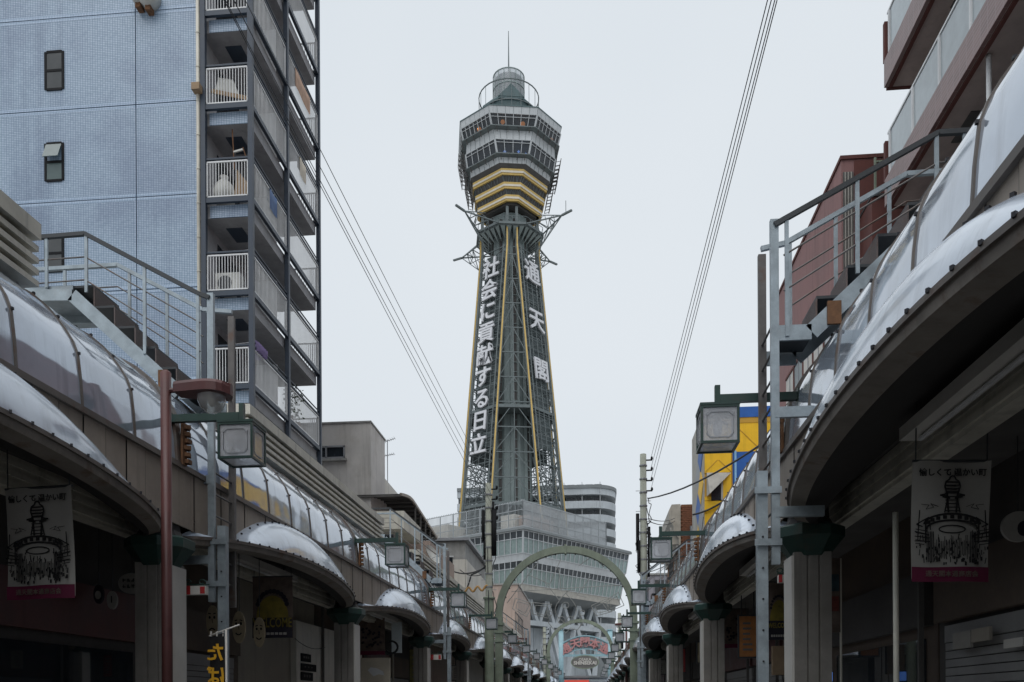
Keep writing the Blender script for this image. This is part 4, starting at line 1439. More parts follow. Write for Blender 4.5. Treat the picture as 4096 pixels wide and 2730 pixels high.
# things kept on the balconies
zfl = {1163: FLZ[5], 787: FLZ[6], 412: FLZ[7]}
f1, f2, f3, f0 = FLZ[5], FLZ[6], FLZ[7], FLZ[4]
def outdoor_unit(x, y, z, label):
    t = thing('air_conditioner', label, 'air conditioner', (x, y, z))
    mb = MB(); mb.b(x - 0.38, x + 0.38, y - 0.15, y + 0.15, z + 0.05, z + 0.65); part(t, 'casing', mb, M['plastic'], w=True)
    mb = MB(); mb.lathe([(0.22, 0), (0.22, 0.01)], 16, (0, 0, 0), True, True); xform(mb, Matrix.Translation((x - 0.08, y - 0.152, z + 0.35)) @ Matrix.Rotation(R(90), 4, 'X')); part(t, 'fan_grille', mb, M['darksteel'], w=True)
    mb = MB(); mb.b(x - 0.3, x - 0.22, y - 0.15, y + 0.15, z, z + 0.05); mb.b(x + 0.22, x + 0.3, y - 0.15, y + 0.15, z, z + 0.05); part(t, 'foot', mb, M['darksteel'], w=True)
outdoor_unit(XB + 0.55, YA + 0.35, f1, 'pale air conditioner unit behind the front balcony railing of the blue block')
t = thing('leaning_board', 'broken white board leaning behind the upper balcony railing', 'board', (XB + 0.6, YA + 0.3, f3))
mb = MB(); mb.add([(XB + 0.2, YA + 0.2, f3 + 0.55), (XB + 0.3, YA + 0.2, f3 + 0.95), (XB + 0.75, YA + 0.2, f3 + 0.85), (XB + 0.95, YA + 0.25, f3 + 0.35), (XB + 0.2, YA + 0.24, f3 + 0.55), (XB + 0.3, YA + 0.24, f3 + 0.95), (XB + 0.75, YA + 0.24, f3 + 0.85), (XB + 0.95, YA + 0.29, f3 + 0.35)], [(0, 1, 2, 3), (7, 6, 5, 4), (0, 4, 5, 1), (1, 5, 6, 2), (2, 6, 7, 3), (3, 7, 4, 0)])
part(t, 'panel', mb, M['plastic'], w=True)
mb = MB(); mb.bar((XB + 0.1, YA + 0.18, f3 + 0.55), (XC - 0.12, YA + 0.18, f3 + 0.25), 0.03, 0.12); part(t, 'plank', mb, M['card'], w=True)
mb = MB(); mb.b(XB - 0.30, XB - 0.06, YA - 0.30, YA - 0.06, f3 + 0.30, f3 + 0.5)
single('nest_box', 'small tan box fixed to the downpipe beside the upper balcony', 'box', mb, M['card'])
t = thing('garbage_bag', 'white and red plastic bag behind the third floor balcony bars', 'bag', (XB + 0.4, YA + 0.35, f2))
mb = MB(); mb.lathe([(0.1, 0.0), (0.30, 0.1), (0.34, 0.35), (0.26, 0.6), (0.10, 0.78), (0.14, 0.86)], 10, (XB + 0.38, YA + 0.4, f2), True, True); part(t, 'sack', mb, M['plastic'], True, w=True)
mb = MB(); mb.lathe([(0.10, 0.79), (0.11, 0.83)], 8, (XB + 0.38, YA + 0.4, f2)); part(t, 'tie', mb, M['red'], w=True)
mb = MB(); mb.prism([(XB + 0.75, f2 + 0.02), (XC - 0.12, f2 + 0.02), (XC - 0.12, f2 + 0.45), (XB + 0.85, f2 + 0.95)], YA + 0.2, YA + 0.24)
single('yellow_board', 'yellowish cut board leaning beside the plastic bag on the balcony', 'board', mb, M['card'])
t = thing('balcony_aerial', 'rusty H-shaped pole aerial standing on the blue block balcony', 'antenna', (XB + 0.7, YA + 0.3, f2 + 1.0))
mb = MB(); mb.bar((XB + 0.74, YA + 0.3, f2 + 1.0), (XB + 0.68, YA + 0.3, f2 + 2.2), 0.025); part(t, 'pole', mb, M['rust'], w=True)
mb = MB(); mb.bar((XB + 0.72, YA + 0.3, f2 + 1.52), (XB + 1.0, YA + 0.3, f2 + 1.58), 0.05); part(t, 'crossbar', mb, M['plastic'], w=True)
mb = MB(); mb.bar((XB + 1.0, YA + 0.3, f2 + 1.65), (XB + 1.16, YA + 0.3, f2 + 1.15), 0.022); part(t, 'side_pole', mb, M['rust'], w=True)
t = thing('laundry_rack', 'purple laundry on hangers over the lowest balcony rail', 'laundry', (XC - 0.1, YA + 0.5, f0 + 1.2))
for k in range(5):
    mb = MB()
    y = YA + 0.25 + k * 0.16
    mb.add([(XC - 0.05, y, f0 + 1.42), (XC - 0.25, y + 0.02, f0 + 1.30), (XC - 0.22, y + 0.04, f0 + 1.05 - 0.05 * (k % 2)), (XC + 0.12, y + 0.02, f0 + 1.08), (XC + 0.14, y, f0 + 1.30)], [(0, 1, 2, 3, 4)])
    part(t, 'garment', mb, M['laundry'], w=True)
for k in range(4):
    t = thing('balcony_plant', f"scraggly potted plant on the far balcony rail, {ORD[k]} along", 'plant', (XC - 0.12, 28.2 + k * 0.7, f0 + (-2.742 if k > 1 else 0)), 0, 'potted plants on the far balcony')
    b0 = t.location
    mb = MB(); mb.lathe([(0.09, 0.02), (0.12, 0.24)], 8, (0, 0, 0), True, True); part(t, 'pot', mb, M['rust'])
    mb = MB()
    for i in range(70):
        a, h = random.random() * 2 * PI, 0.25 + random.random() * 1.15
        r = 0.05 + random.random() * 0.2
        p = Vector((r * math.cos(a), r * math.sin(a), h))
        d = Vector((random.uniform(-1, 1), random.uniform(-1, 1), random.uniform(-1, 1))).normalized() * 0.06
        e = d.cross(Vector((0.3, 0.7, 0.2))).normalized() * 0.03
        mb.add([p - d, p + e, p + d, p - e], [(0, 1, 2, 3)])
    part(t, 'foliage', mb, M['leaf'], stuff=True)
for k, (zz_, cx_, col_, lab_) in enumerate(((FLZ[7] , YM + 1.2, (0.55, 0.50, 0.42), 'beige towel over the far upper balcony rail'), (FLZ[6], YA + 1.4, (0.10, 0.16, 0.30), 'dark blue towel over the near balcony rail'), (FLZ[8], YM + 0.8, (0.45, 0.30, 0.22), 'brown reed blind on the topmost far balcony rail'))):
    t = thing('balcony_cloth', lab_, 'cloth', (XC, cx_, zz_ + 0.2))
    wv_ = 1.5 if k == 2 else 0.6
    mb = MB(); mb.grid([[(0.035 + 0.01 * math.sin(i * 1.3), i * wv_ / 6, h_) for i in range(7)] for h_ in (0.25, 0.6, 0.86)] + [[(-0.05, i * wv_ / 6, h_) for i in range(7)] for h_ in (0.88, 0.5)]); part(t, 'fabric', mb, mat('cloth_' + str(k), col_, 0.9, vary=0.25, scale=6), True)
    mb = MB(); mb.box((0.0, wv_ * 0.3, 0.9), (0.05, 0.02, 0.06)); mb.box((0.0, wv_ * 0.7, 0.9), (0.05, 0.02, 0.06)); part(t, 'peg', mb, M['plastic'])
# twin exhaust fans high on the tiled wall
for k, px in enumerate((568, 607)):
    p = at(px, 8, YA)
    t = thing('exhaust_fan', ('smaller' if k == 0 else 'larger') + ' round exhaust fan on top of the blue tiled wall', 'fan', (p.x, YA - 0.2, p.z), 0, 'round exhaust fans')
    r = 0.22 if k == 0 else 0.30
    mb = MB(); mb.lathe([(r * 0.5, 0.2), (r, 0.1), (r, -0.22), (r * 0.9, -0.26)], 16, (0, 0, 0), True, False); xform(mb, Matrix.Rotation(R(90), 4, 'X')); part(t, 'housing', mb, M['plastic'], True)
    mb = MB()
    for q in range(5): mb.lathe([(r * 0.18 * q + 0.02, 0.262), (r * 0.18 * q + 0.04, 0.262)], 16)
    for q in range(4): mb.bar((-r * 0.9 * math.cos(q * PI / 4), -r * 0.9 * math.sin(q * PI / 4), 0.25), (r * 0.9 * math.cos(q * PI / 4), r * 0.9 * math.sin(q * PI / 4), 0.25), 0.015)
    xform(mb, Matrix.Rotation(R(90), 4, 'X')); part(t, 'grille', mb, M['darksteel'])
    mb = MB(); mb.b(-0.08, 0.08, -0.05, 0.2, -r - 0.12, -r + 0.02); part(t, 'bracket', mb, M['rust'])

# ================================================================ grey stucco house with terrace behind it
GH = thing('stucco_house', 'grey stucco house with a flat roof behind the blue block balconies', 'house', (-12, 36.6, 0))
xg = at(1483, 1900, 36.6).x
zg = at(1483, 1691, 36.6).z
mb = MB(); mb.b(-20, xg, 36.6, 39.2, 0, zg); part(GH, 'wall', mb, M['stucco'], w=True)
mb = MB(); mb.b(-20.05, xg + 0.04, 36.55, 39.25, zg, zg + 0.07); part(GH, 'parapet_cap', mb, M['conc'], w=True)
za = at(1540, 1905, 38.8).z
mb = MB(); mb.add([(x, y, z) for x in (xg - 3, xg - 0.01) for (y, z) in ((39.22, 0), (46, 0), (46, za - 0.15), (39.22, za))], [(0, 1, 2, 3), (7, 6, 5, 4), (0, 4, 5, 1), (1, 5, 6, 2), (2, 6, 7, 3), (3, 7, 4, 0)])
part(GH, 'lower_wing', mb, M['stucco2'], w=True)
a, b = at(1232, 1791, 36.6), at(1381, 1834, 36.6)
mb = MB()
for (p0, p1, q0, q1) in ((a.x, b.x, a.z - 0.05, a.z + 0.02), (a.x, b.x, b.z - 0.02, b.z + 0.05), (a.x, a.x + 0.06, b.z, a.z), (b.x - 0.06, b.x, b.z, a.z), ((a.x + b.x) / 2 - 0.03, (a.x + b.x) / 2 + 0.03, b.z, a.z)):
    mb.b(p0, p1, 36.5, 36.58, q0, q1)
wf = part(GH, 'window', mb, M['metalgrey'], w=True)
for s_ in (0, 1):
    mb = MB(); xm = (a.x + b.x) / 2
    mb.b((a.x + 0.06, xm + 0.03)[s_], (xm - 0.03, b.x - 0.06)[s_], 36.57, 36.59, b.z + 0.05, a.z - 0.05); part(wf, 'pane', mb, M['dglass'], w=True)
mb = MB(); mb.b(a.x - 0.08, b.x + 0.08, 36.45, 36.6, b.z - 0.12, b.z - 0.03); part(wf, 'sill', mb, M['conc'], w=True)
mb = MB(); mb.b(at(1525, 1960, 40.5).x - 0.5, xg + 1.1, 40.2, 41.8, za - 1.05, za - 0.9); part(GH, 'porch_slab', mb, M['metalgrey'], w=True)
# TV aerial
p = at(1550, 1900, 41.5)
t = thing('tv_aerial', 'thin television aerial with two yagi arms beside the stucco house', 'antenna', (p.x, 41.5, at(1550, 1935, 41.5).z))
t.location.x = at(1550, 1850, 41.5).x
bx = t.location
mb = MB(); mb.tube([(0, 0, -0.6), (0, 0, at(1550, 1760, 41.5).z - bx.z)], 0.022, 6); part(t, 'mast', mb, M['metalgrey'])
for zz, L0, L1, tilt in ((at(1550, 1764, 41.5).z - bx.z, -0.22, 0.36, 0.2), (at(1550, 1822, 41.5).z - bx.z, -0.25, 0.33, 0.1)):
    mb = MB(); mb.bar((L0, 0, zz - tilt * 0.4), (L1, 0, zz + tilt * 0.5), 0.025)
    for k in range(7):
        x = L0 + (L1 - L0) * k / 6
        mb.bar((x, -0.2, zz + tilt * (k / 6 - 0.4)), (x, 0.2, zz + tilt * (k / 6 - 0.4)), 0.012)
    part(t, 'yagi_arm', mb, M['metalgrey'])
# slatted terrace roof
TR = thing('terrace_pergola', 'dark slatted terrace roof with railing sloping towards the tower', 'pergola', (-8, 38, 7))
def pg(px, py, Y): return at(px, py, Y)
ys = [36.5 + k * 0.62 for k in range(15)]
XP = -8.05
cur = []
for k, Y in enumerate(ys):
    f_ = k / 14
    z = at(1590, 1972, 36.5).z * 0 + (10.55 + 0.35 * math.sin(min(1, f_ * 3) * PI / 2) - 0.75 * max(0, f_ - 0.25))
    cur.append((Y, z))
for k, (Y, z) in enumerate(cur):
    mb = MB(); mb.b(XP - 1.9, XP, Y - 0.04, Y + 0.04, z - 0.10, z - 0.02); part(TR, 'slat', mb, M['soffit2'], w=True)
mb = MB()
for (y0, z0), (y1, z1) in zip(cur[:-1], cur[1:]): mb.bar((XP, y0, z0), (XP, y1, z1), 0.09, 0.12)
part(TR, 'edge_rail', mb, M['fascia'], w=True)
mb = MB()
for (y0, z0), (y1, z1) in zip(cur[:-1], cur[1:]): mb.slabquad((XP - 1.9, y0, z0 + 0.02), (XP, y0, z0 + 0.02), (XP, y1, z1 + 0.02), (XP - 1.9, y1, z1 + 0.02), 0.02)
part(TR, 'roof_sheet', mb, M['soffit'], w=True)
for k in (5, 7, 9, 11, 13):
    Y, z = cur[k]
    mb = MB(); mb.bar((XP, Y, 8.6), (XP, Y, z), 0.06); part(TR, 'post', mb, M['soffit2'], w=True)
mb = MB(); mb.bar((XP, cur[4][0], 8.75), (XP, cur[-1][0], 8.75), 0.07, 0.09); mb.bar((XP, cur[4][0], 9.5), (XP, cur[-1][0], 9.5), 0.05); part(TR, 'railing', mb, M['soffit2'], w=True)
for k in range(18):
    mb = MB(); Y = cur[4][0] + (cur[-1][0] - cur[4][0]) * k / 17
    mb.bar((XP, Y, 8.75), (XP, Y, 9.5), 0.025); part(TR, 'rail_bar', mb, M['soffit2'], w=True)
# terrace house under the pergola: brick pier and pale walls
TH_ = thing('terrace_house', 'low pale house with a brick pier under the slatted terrace', 'house', (-10, 36, 0))
mb = MB(); mb.b(-16, -8.1, 40.1, 46, 0, 8.6); part(TH_, 'wall', mb, M['stucco2'], w=True)
mb = MB(); mb.b(-16, -7.9, 40.0, 46.1, 8.6, 8.75); part(TH_, 'roof_slab', mb, M['metalgrey'], w=True)
mb = MB(); a, b = at(1583, 2066, 33.6), at(1623, 2066, 33.6); mb.b(a.x, b.x, 33.6, 34.0, 0, at(1600, 2066, 33.6).z)
part(TH_, 'pier_core', mb, M['rust'], w=True)
pier = None
zz, row = 6.2, 0
while zz < at(1600, 2066, 33.6).z - 0.05:
    for q in range(2):
        mb = MB()
        xa = a.x + (b.x - a.x) * (q / 2) + (0.0 if row % 2 else 0.0)
        mb.b(xa + 0.01, xa + (b.x - a.x) / 2 - 0.01, 33.585 - 0.01 * random.random(), 33.62, zz + 0.01, zz + 0.10)
        part(TH_, 'brick', mb, M['brick'], w=True)
    zz += 0.11; row += 1
mb = MB(); mb.b(-11.5, a.x - 0.02, 33.9, 34.2, 0, at(1560, 2060, 33.9).z); part(TH_, 'front_wall', mb, M['conc'], w=True)
mb = MB(); mb.b(b.x + 0.02, b.x + 0.9, 33.9, 40, 0, at(1660, 2115, 33.9).z - 0.5); part(TH_, 'side_wall', mb, M['pink2'], w=True)
mb = MB(); mb.b(-9.4, b.x + 0.6, 30.5, 33.5, at(1480, 2120, 33).z - 0.5, at(1480, 2085, 33).z - 0.2); part(TH_, 'roof_hood', mb, M['cream'], w=True)
# satellite dish on its wall
p = at(1722, 2225, 33)
t = thing('satellite_dish', 'grey satellite dish below the terrace near the second stairs', 'satellite dish', (p.x, 33, p.z))
mb = MB(); mb.lathe([(0.02, 0.0), (0.2, 0.02), (0.36, 0.08), (0.42, 0.14)], 16); xform(mb, Matrix.Rotation(R(60), 4, 'Y') @ Matrix.Rotation(R(20), 4, 'X')); part(t, 'dish', mb, M['plastic'], True)
mb = MB(); mb.bar((0.02, 0, -0.1), (0.5, -0.05, 0.05), 0.02); mb.box((0.5, -0.05, 0.06), (0.07, 0.07, 0.07)); part(t, 'receiver_arm', mb, M['metalgrey'])
mb = MB(); mb.bar((-0.3, 0, -0.5), (0, 0, 0), 0.04); part(t, 'mount', mb, M['metalgrey'])
# cream panel house
CH = thing('cream_house', 'cream house with panel joints beside the utility pole', 'house', (-10, 46, 0))
xh = at(1866, 2250, 46.5).x
zh = at(1800, 2165, 46.5).z
for k in range(3):
    for q in range(4):
        mb = MB(); mb.b(xh - 0.06, xh, 46.5 + q * 2.2 + 0.015, 46.5 + (q + 1) * 2.2 - 0.015, 2.5 + k * 2.3 + 0.015, min(2.5 + (k + 1) * 2.3 - 0.015, zh)); part(CH, 'wall_panel', mb, M['stucco2'], w=True)
        mb = MB(); mb.b(xh - 8 + q * 2 + 0.015, xh - 8 + (q + 1) * 2 - 0.015 - (0.06 if q == 3 else 0), 46.44, 46.5, 2.5 + k * 2.3 + 0.015, min(2.5 + (k + 1) * 2.3 - 0.015, zh)); part(CH, 'wall_panel', mb, M['stucco2'], w=True)
mb = MB(); mb.b(xh - 8, xh - 0.07, 46.51, 55.3, 0, zh - 0.02); part(CH, 'wall_core', mb, M['conc'], w=True)
mb = MB(); mb.b(xh - 8.1, xh + 0.15, 46.35, 55.4, zh, zh + 0.15); part(CH, 'roof_edge', mb, M['metalgrey'], w=True)
mb = MB(); p, q = at(1786, 2230, 46.4), at(1811, 2320, 46.4); mb.b(p.x, q.x, 46.38, 46.43, q.z, p.z); wf = part(CH, 'window', mb, M['dglass'], w=True)
mb = MB(); mb.b(p.x - 0.05, q.x + 0.05, 46.36, 46.42, p.z, p.z + 0.07); part(wf, 'frame', mb, M['white'], w=True)
# pale brown building further down
PB = thing('brown_building', 'plain pale brown building with a street-side rail before the tower', 'building', (-9, 76, 0))
xp_, zp = at(2071, 2400, 76).x, at(2000, 2341, 76).z
mb = MB(); mb.b(xp_ - 14, xp_, 76, 92, 0, zp); part(PB, 'wall', mb, M['pink2'], w=True)
mb = MB(); mb.b(xp_ - 14.1, xp_ + 0.1, 75.9, 92.1, zp, zp + 0.12); part(PB, 'roof_edge', mb, M['conc'], w=True)
for k in range(6):
    mb = MB(); Y = 70 + k * 1.5; mb.bar((xp_ + 0.3, Y, 7.5), (xp_ + 0.3, Y, 9.0), 0.06); part(PB, 'rail_post', mb, M['soffit2'], w=True)
mb = MB(); mb.bar((xp_ + 0.3, 70, 9.0), (xp_ + 0.3, 77.5, 9.0), 0.06); mb.bar((xp_ + 0.3, 70, 8.3), (xp_ + 0.3, 77.5, 8.3), 0.05); part(PB, 'rail', mb, M['soffit2'], w=True)
mb = MB(); mb.b(xp_ - 3, xp_ + 0.35, 70, 76, 7.3, 7.5); part(PB, 'terrace', mb, M['stucco2'], w=True)
mb = MB(); mb.b(xp_ - 3, xp_ + 0.3, 70, 76, 0, 7.3); part(PB, 'lower_wall', mb, M['stucco2'], w=True)

# ================================================================ brown balcony building (beside the camera)
XR = 7.3
RB = thing('balcony_building', 'brown tiled apartment building with frosted glass balconies', 'building', (10, 12, 0))
yend = 22.05
zs1 = at(3508, 1310, yend).z
FB = 2.93
mb = MB(); mb.b(XR + 1.7, XR + 12, -14, yend - 0.3, 0, 34); part(RB, 'wall', mb, M['soffit2'], w=True)
for k in range(-2, 5):
    z = zs1 + FB * k
    mb = MB(); mb.b(XR + 0.02, XR + 1.75, -14, yend, z + 0.02, z + 0.2); part(RB, 'balcony_slab', mb, mat('balcony_underside', (0.52, 0.43, 0.40), 0.85, vary=0.15, streak=0.2), w=True)
    mb = MB(); mb.b(XR - 0.06, XR + 0.02, -14, yend, z, z + 0.66); part(RB, 'tile_fascia', mb, M['tilebrown'], w=True)
    mb = MB(); mb.b(XR + 0.02, XR + 1.7, yend, yend + 0.10, z, z + 0.66); part(RB, 'end_fascia', mb, M['darkred'], w=True)
    mb = MB(); mb.b(XR + 0.04, XR + 0.12, -14, yend - 0.05, z - 0.03, z + 0.012); part(RB, 'drip_edge', mb, M['darkred'], w=True)
    mb = MB(); mb.b(XR - 0.05, XR + 0.22, yend - 0.02, yend + 0.10, z + 0.66, z + 1.62); part(RB, 'end_post', mb, M['darkred'], w=True)
    mb = MB(); mb.b(XR - 0.02, XR + 0.04, -14, yend - 0.1, z + 1.72, z + 1.77); mb.b(XR - 0.02, XR + 0.04, -14, yend - 0.1, z + 0.66, z + 0.69); part(RB, 'glass_rail', mb, M['white'], w=True)
    Y = yend - 0.25
    q = 0
    while Y > -6:
        mb = MB(); mb.b(XR - 0.035, XR + 0.03, Y - 0.035, Y + 0.035, z + 0.69, z + 1.72); part(RB, 'rail_post', mb, M['white'], w=True)
        mb = MB(); mb.b(XR + 0.0, XR + 0.012, Y - 1.45, Y - 0.05, z + 0.70, z + 1.70); part(RB, 'glass_panel', mb, M['frost'], w=True)
        Y -= 1.5; q += 1
    for Y in (yend - 3.4, yend - 10):
        mb = MB(); mb.b(XR + 0.55, XR + 1.2, Y, Y + 1.0, z - 0.003, z + 0.02); part(RB, 'ceiling_hatch', mb, M['soffit2'], w=True)
    for Y in (yend - 7.2, yend - 9.0):
        mb = MB(); mb.lathe([(0.12, 0), (0.11, -0.06), (0.05, -0.08)], 10, (XR + 0.5, Y, z + 0.02), True, True); part(RB, 'ceiling_lamp', mb, M['black'], True, w=True)
    mb = MB(); mb.tube([(XR + 0.2, yend - 5.0, z), (XR + 0.2, yend - 5.0, z - FB + 0.2)], 0.05, 8); part(RB, 'downpipe', mb, M['white'], True, w=True)
    mb = MB(); mb.b(XR + 1.66, XR + 1.69, yend - 9, yend - 6, z + 0.25, z + 2.2); part(RB, 'balcony_door', mb, M['dglass'], w=True)
# low dark red wing with a chain-link fence
DW = thing('red_wing', 'low dark red wing behind the balcony building with a fenced roof', 'building', (8, 23.5, 0))
zr = at(3500, 806, 23.6).z
xa = at(3478, 806, 23.6).x
mb = MB(); mb.b(xa, xa + 6, 23.4, 26, 0, zr); part(DW, 'wall', mb, M['darkred'], w=True)
mb = MB(); mb.b(xa - 0.02, xa + 6, 23.35, 26.05, zr, zr + 0.06); part(DW, 'parapet_cap', mb, M['soffit'], w=True)
fz = zr + 0.95
fn = MB()
fn.bar((xa + 0.1, 23.45, zr), (xa + 0.1, 23.45, fz + 0.1), 0.05); fn.bar((xa + 3.5, 23.45, zr), (xa + 3.5, 23.45, fz), 0.05); fn.bar((xa + 0.1, 23.45, fz), (xa + 6, 23.45, fz), 0.04)
fo = part(DW, 'fence_frame', fn, M['archgreen'], w=True)
mb = MB()
for k in range(44):
    x = xa + 0.1 + k * 0.12
    for sgn in (-1, 1):
        p, q = Vector((x, 23.45, zr)), Vector((x + sgn * 0.9, 23.45, fz))
        if xa + 0.1 <= q.x <= xa + 6: mb.bar(p, q, 0.008)
part(fo, 'wire_mesh', mb, M['archgreen'], w=True, stuff=True)
# pinkish house
PH = thing('pink_house', 'pinkish brown flat-roofed house with a row of white windows', 'house', (8, 25, 0))
yh = 24.4
xh0, xh1 = at(3366, 650, yh).x, at(3476, 650, yh).x
zh0 = at(3366, 640, yh).z
mb = MB(); mb.b(xh0, xh1 + 2.5, yh + 0.02, yh + 8.7, 0, zh0); part(PH, 'wall', mb, M['pink'], w=True)
mb = MB(); mb.b(xh0 - 0.04, xh1 + 2.55, yh - 0.03, yh + 8.74, zh0, zh0 + 0.10); part(PH, 'roof_edge', mb, M['darkred'], w=True)
ww = (xh1 - xh0)
for k in range(7):
    mb = MB(); x = xh0 + 0.10 * ww + k * 0.04
    mb.b(xh0 + (0.05 + 0.055 * k) * ww, xh0 + (0.095 + 0.055 * k) * ww, yh - 0.02, yh + 0.02, 6, zh0 - 0.35); part(PH, 'cladding_strip', mb, M['stonetrim'] if k in (1, 3, 5) else M['soffit2'], w=True)
mb = MB(); mb.b(xh0 + 0.46 * ww, xh1 + 2.5, yh - 0.015, yh + 0.018, 6, zh0 - 0.05); part(PH, 'front_panel', mb, M['darkred'], w=True)
zw0, zw1 = at(3250, 1200, 27.0).z, at(3325, 1010, 27.0).z
for k in range(5):
    y0 = yh + 0.5 + k * 1.25
    zt_ = 12.9
    fr = MB(); fr.b(xh0 - 0.05, xh0 + 0.01, y0, y0 + 0.08, zt_ - 1.5, zt_); fr.b(xh0 - 0.05, xh0 + 0.01, y0 + 0.08, y0 + 1.25, zt_ - 0.08, zt_); fr.b(xh0 - 0.05, xh0 + 0.01, y0 + 0.08, y0 + 1.25, zt_ - 1.5, zt_ - 1.42)
    fo = part(PH, 'window', fr, M['darkred'], w=True)
    mb = MB(); mb.b(xh0 - 0.02, xh0 - 0.008, y0 + 0.09, y0 + 1.24, zt_ - 1.42, zt_ - 0.09); part(fo, 'pane', mb, M['signwhite'] if k % 3 else M['frost'], w=True)
    mb = MB(); mb.b(xh0 - 0.04, xh0, y0 + 0.62, y0 + 0.66, zt_ - 1.42, zt_ - 0.09); part(fo, 'mullion', mb, M['metalgrey'], w=True)

BH = thing('reflection_blocker', 'unseen brown house added to block the yellow house from the vault reflection', 'house', (9, 34, 0))  # out of view, added to keep yellow reflections off the opposite vault
mb = MB(); mb.b(6.3, 14, 33.6, 45.2, 0, 10.5); part(BH, 'wall', mb, M['pink'], w=True)
mb = MB(); mb.b(6.25, 14.05, 33.55, 45.25, 10.5, 10.62); part(BH, 'roof_edge', mb, M['darkred'], w=True)
mb = MB(); mb.b(7.6, 14, 33.7, 45.1, 10.62, 12.1); part(BH, 'upper_blocker', mb, M['pink'], w=True)  # set-back block added to hide more of the yellow reflection
for k in range(5):
    mb = MB(); mb.b(6.27, 6.298, 34.4 + 2.1 * k, 35.6 + 2.1 * k, 8.0, 9.4); part(BH, 'window', mb, M['dglass'], w=True)
# ================================================================ yellow and blue house
YB = thing('painted_house', 'bright yellow and blue panelled house with pyramid window hoods', 'house', (7, 46, 0))
yy = 46.0
xy0 = at(2815, 1900, yy).x
zy = at(2900, 1636, yy).z
mb = MB(); mb.b(xy0 + 0.05, xy0 + 9, yy + 0.05, yy + 5.2, 0, zy - 0.02); part(YB, 'wall_core', mb, M['ochre'], w=True)
def cl(x0, x1, y0, y1, m, name='cladding_panel', off=0.0, par=None):
    p, q = at(x0, y0, yy), at(x1, y1, yy)
    mb = MB(); mb.b(p.x + 0.008, q.x - 0.008, yy - off, yy + 0.05, q.z + 0.008, p.z - 0.008); return part(par or YB, name, mb, m, w=True)
cl(2815, 3300, 1634, 1660, M['blue'], 'roof_band', 0.05)
cl(2815, 3300, 1661, 1682, M['ochre'], 'cornice_beam', 0.02)
for i, (x0, x1) in enumerate(((2815, 2926), (2930, 3060), (3060, 3300))):
    cl(x0, x1, 1683, 1806, M['yellow'])
for (x0, x1) in ((2930, 3060), (3060, 3300)):
    cl(x0, x1, 1808, 1960, M['blue']); cl(x0, x1, 1962, 2140, M['blue'])
cl(2818, 2926, 1808, 1890, M['yellow']); cl(2890, 2926, 1892, 2003, M['yellow']); cl(2818, 2926, 2005, 2180, M['yellow']); cl(2818, 2846, 1988, 2003, M['yellow'])
mb = MB(); p = at(2941, 1806, yy); mb.tube([(p.x, yy - 0.06, 2), (p.x, yy - 0.06, p.z)], 0.06, 8); part(YB, 'downpipe', mb, mat('pale_blue_pipe', (0.16, 0.32, 0.50), 0.5), True, w=True)
# diagonal joints
mb = MB()
for (x0, y0, x1, y1) in ((2945, 1705, 3028, 1785), (2875, 1840, 2926, 1888), (2870, 1840, 2822, 1888), (3028, 1785, 3060, 1755)):
    p, q = at(x0, y0, yy - 0.01), at(x1, y1, yy - 0.01)
    mb.bar(p, q, 0.02, 0.03)
part(YB, 'diagonal_batten', mb, M['ochre'], w=True)
# pyramid hood window
c4 = [at(2826, 1893, yy), at(2924, 1892, yy), at(2890, 2003, yy), at(2826, 1988, yy)]
ap = at(2826, 1990, yy) + Vector((0.1, -0.55, 0.05))
mb = MB(); mb.add([c4[0], c4[1], ap + Vector((0, 0, 0.0)), c4[3]], [(0, 1, 2), (0, 2, 3)]); mb.v = [(x, y - 0.06, z) for x, y, z in mb.v]
part(YB, 'window_hood', mb, M['stonetrim'], w=True)
p, q = at(2845, 1935, yy), at(2884, 2002, yy)
mb = MB(); mb.b(p.x, q.x, yy - 0.03, yy + 0.03, q.z, p.z); part(YB, 'window', mb, M['dglass'], w=True)
mb = MB(); mb.b(q.x, q.x + 0.10, yy - 0.06, yy + 0.03, q.z, p.z + 0.4); part(YB, 'window_jamb', mb, M['stonetrim'], w=True)
# harlequin diamonds on the street side
zt0, zb0 = at(2815, 1690, yy).z, 5.0
for k in range(6):
    for c in range(2):
        z1 = zt0 - 0.5 - k * 1.75 - c * 0.87
        y0, y1 = yy + 0.1 + c * 1.1, yy + 0.1 + c * 1.1 + 2.2
        mb = MB(); ym = (y0 + y1) / 2
        mb.add([(xy0 - 0.03 + e, *v) for e in (0, 0.03) for v in ((ym, z1), (y1, z1 - 0.9), (ym, z1 - 1.8), (y0, z1 - 0.9))], [(0, 1, 2, 3), (7, 6, 5, 4), (0, 4, 5, 1), (1, 5, 6, 2), (2, 6, 7, 3), (3, 7, 4, 0)])
        part(YB, 'diamond_panel', mb, (M['blue'], M['yellow'], M['metalgrey'])[(k + c * 2) % 3], w=True)
mb = MB(); mb.b(xy0, xy0 + 0.05, yy + 0.05, yy + 5.2, 0, zy - 0.03); part(YB, 'side_cladding', mb, M['stonetrim'], w=True)
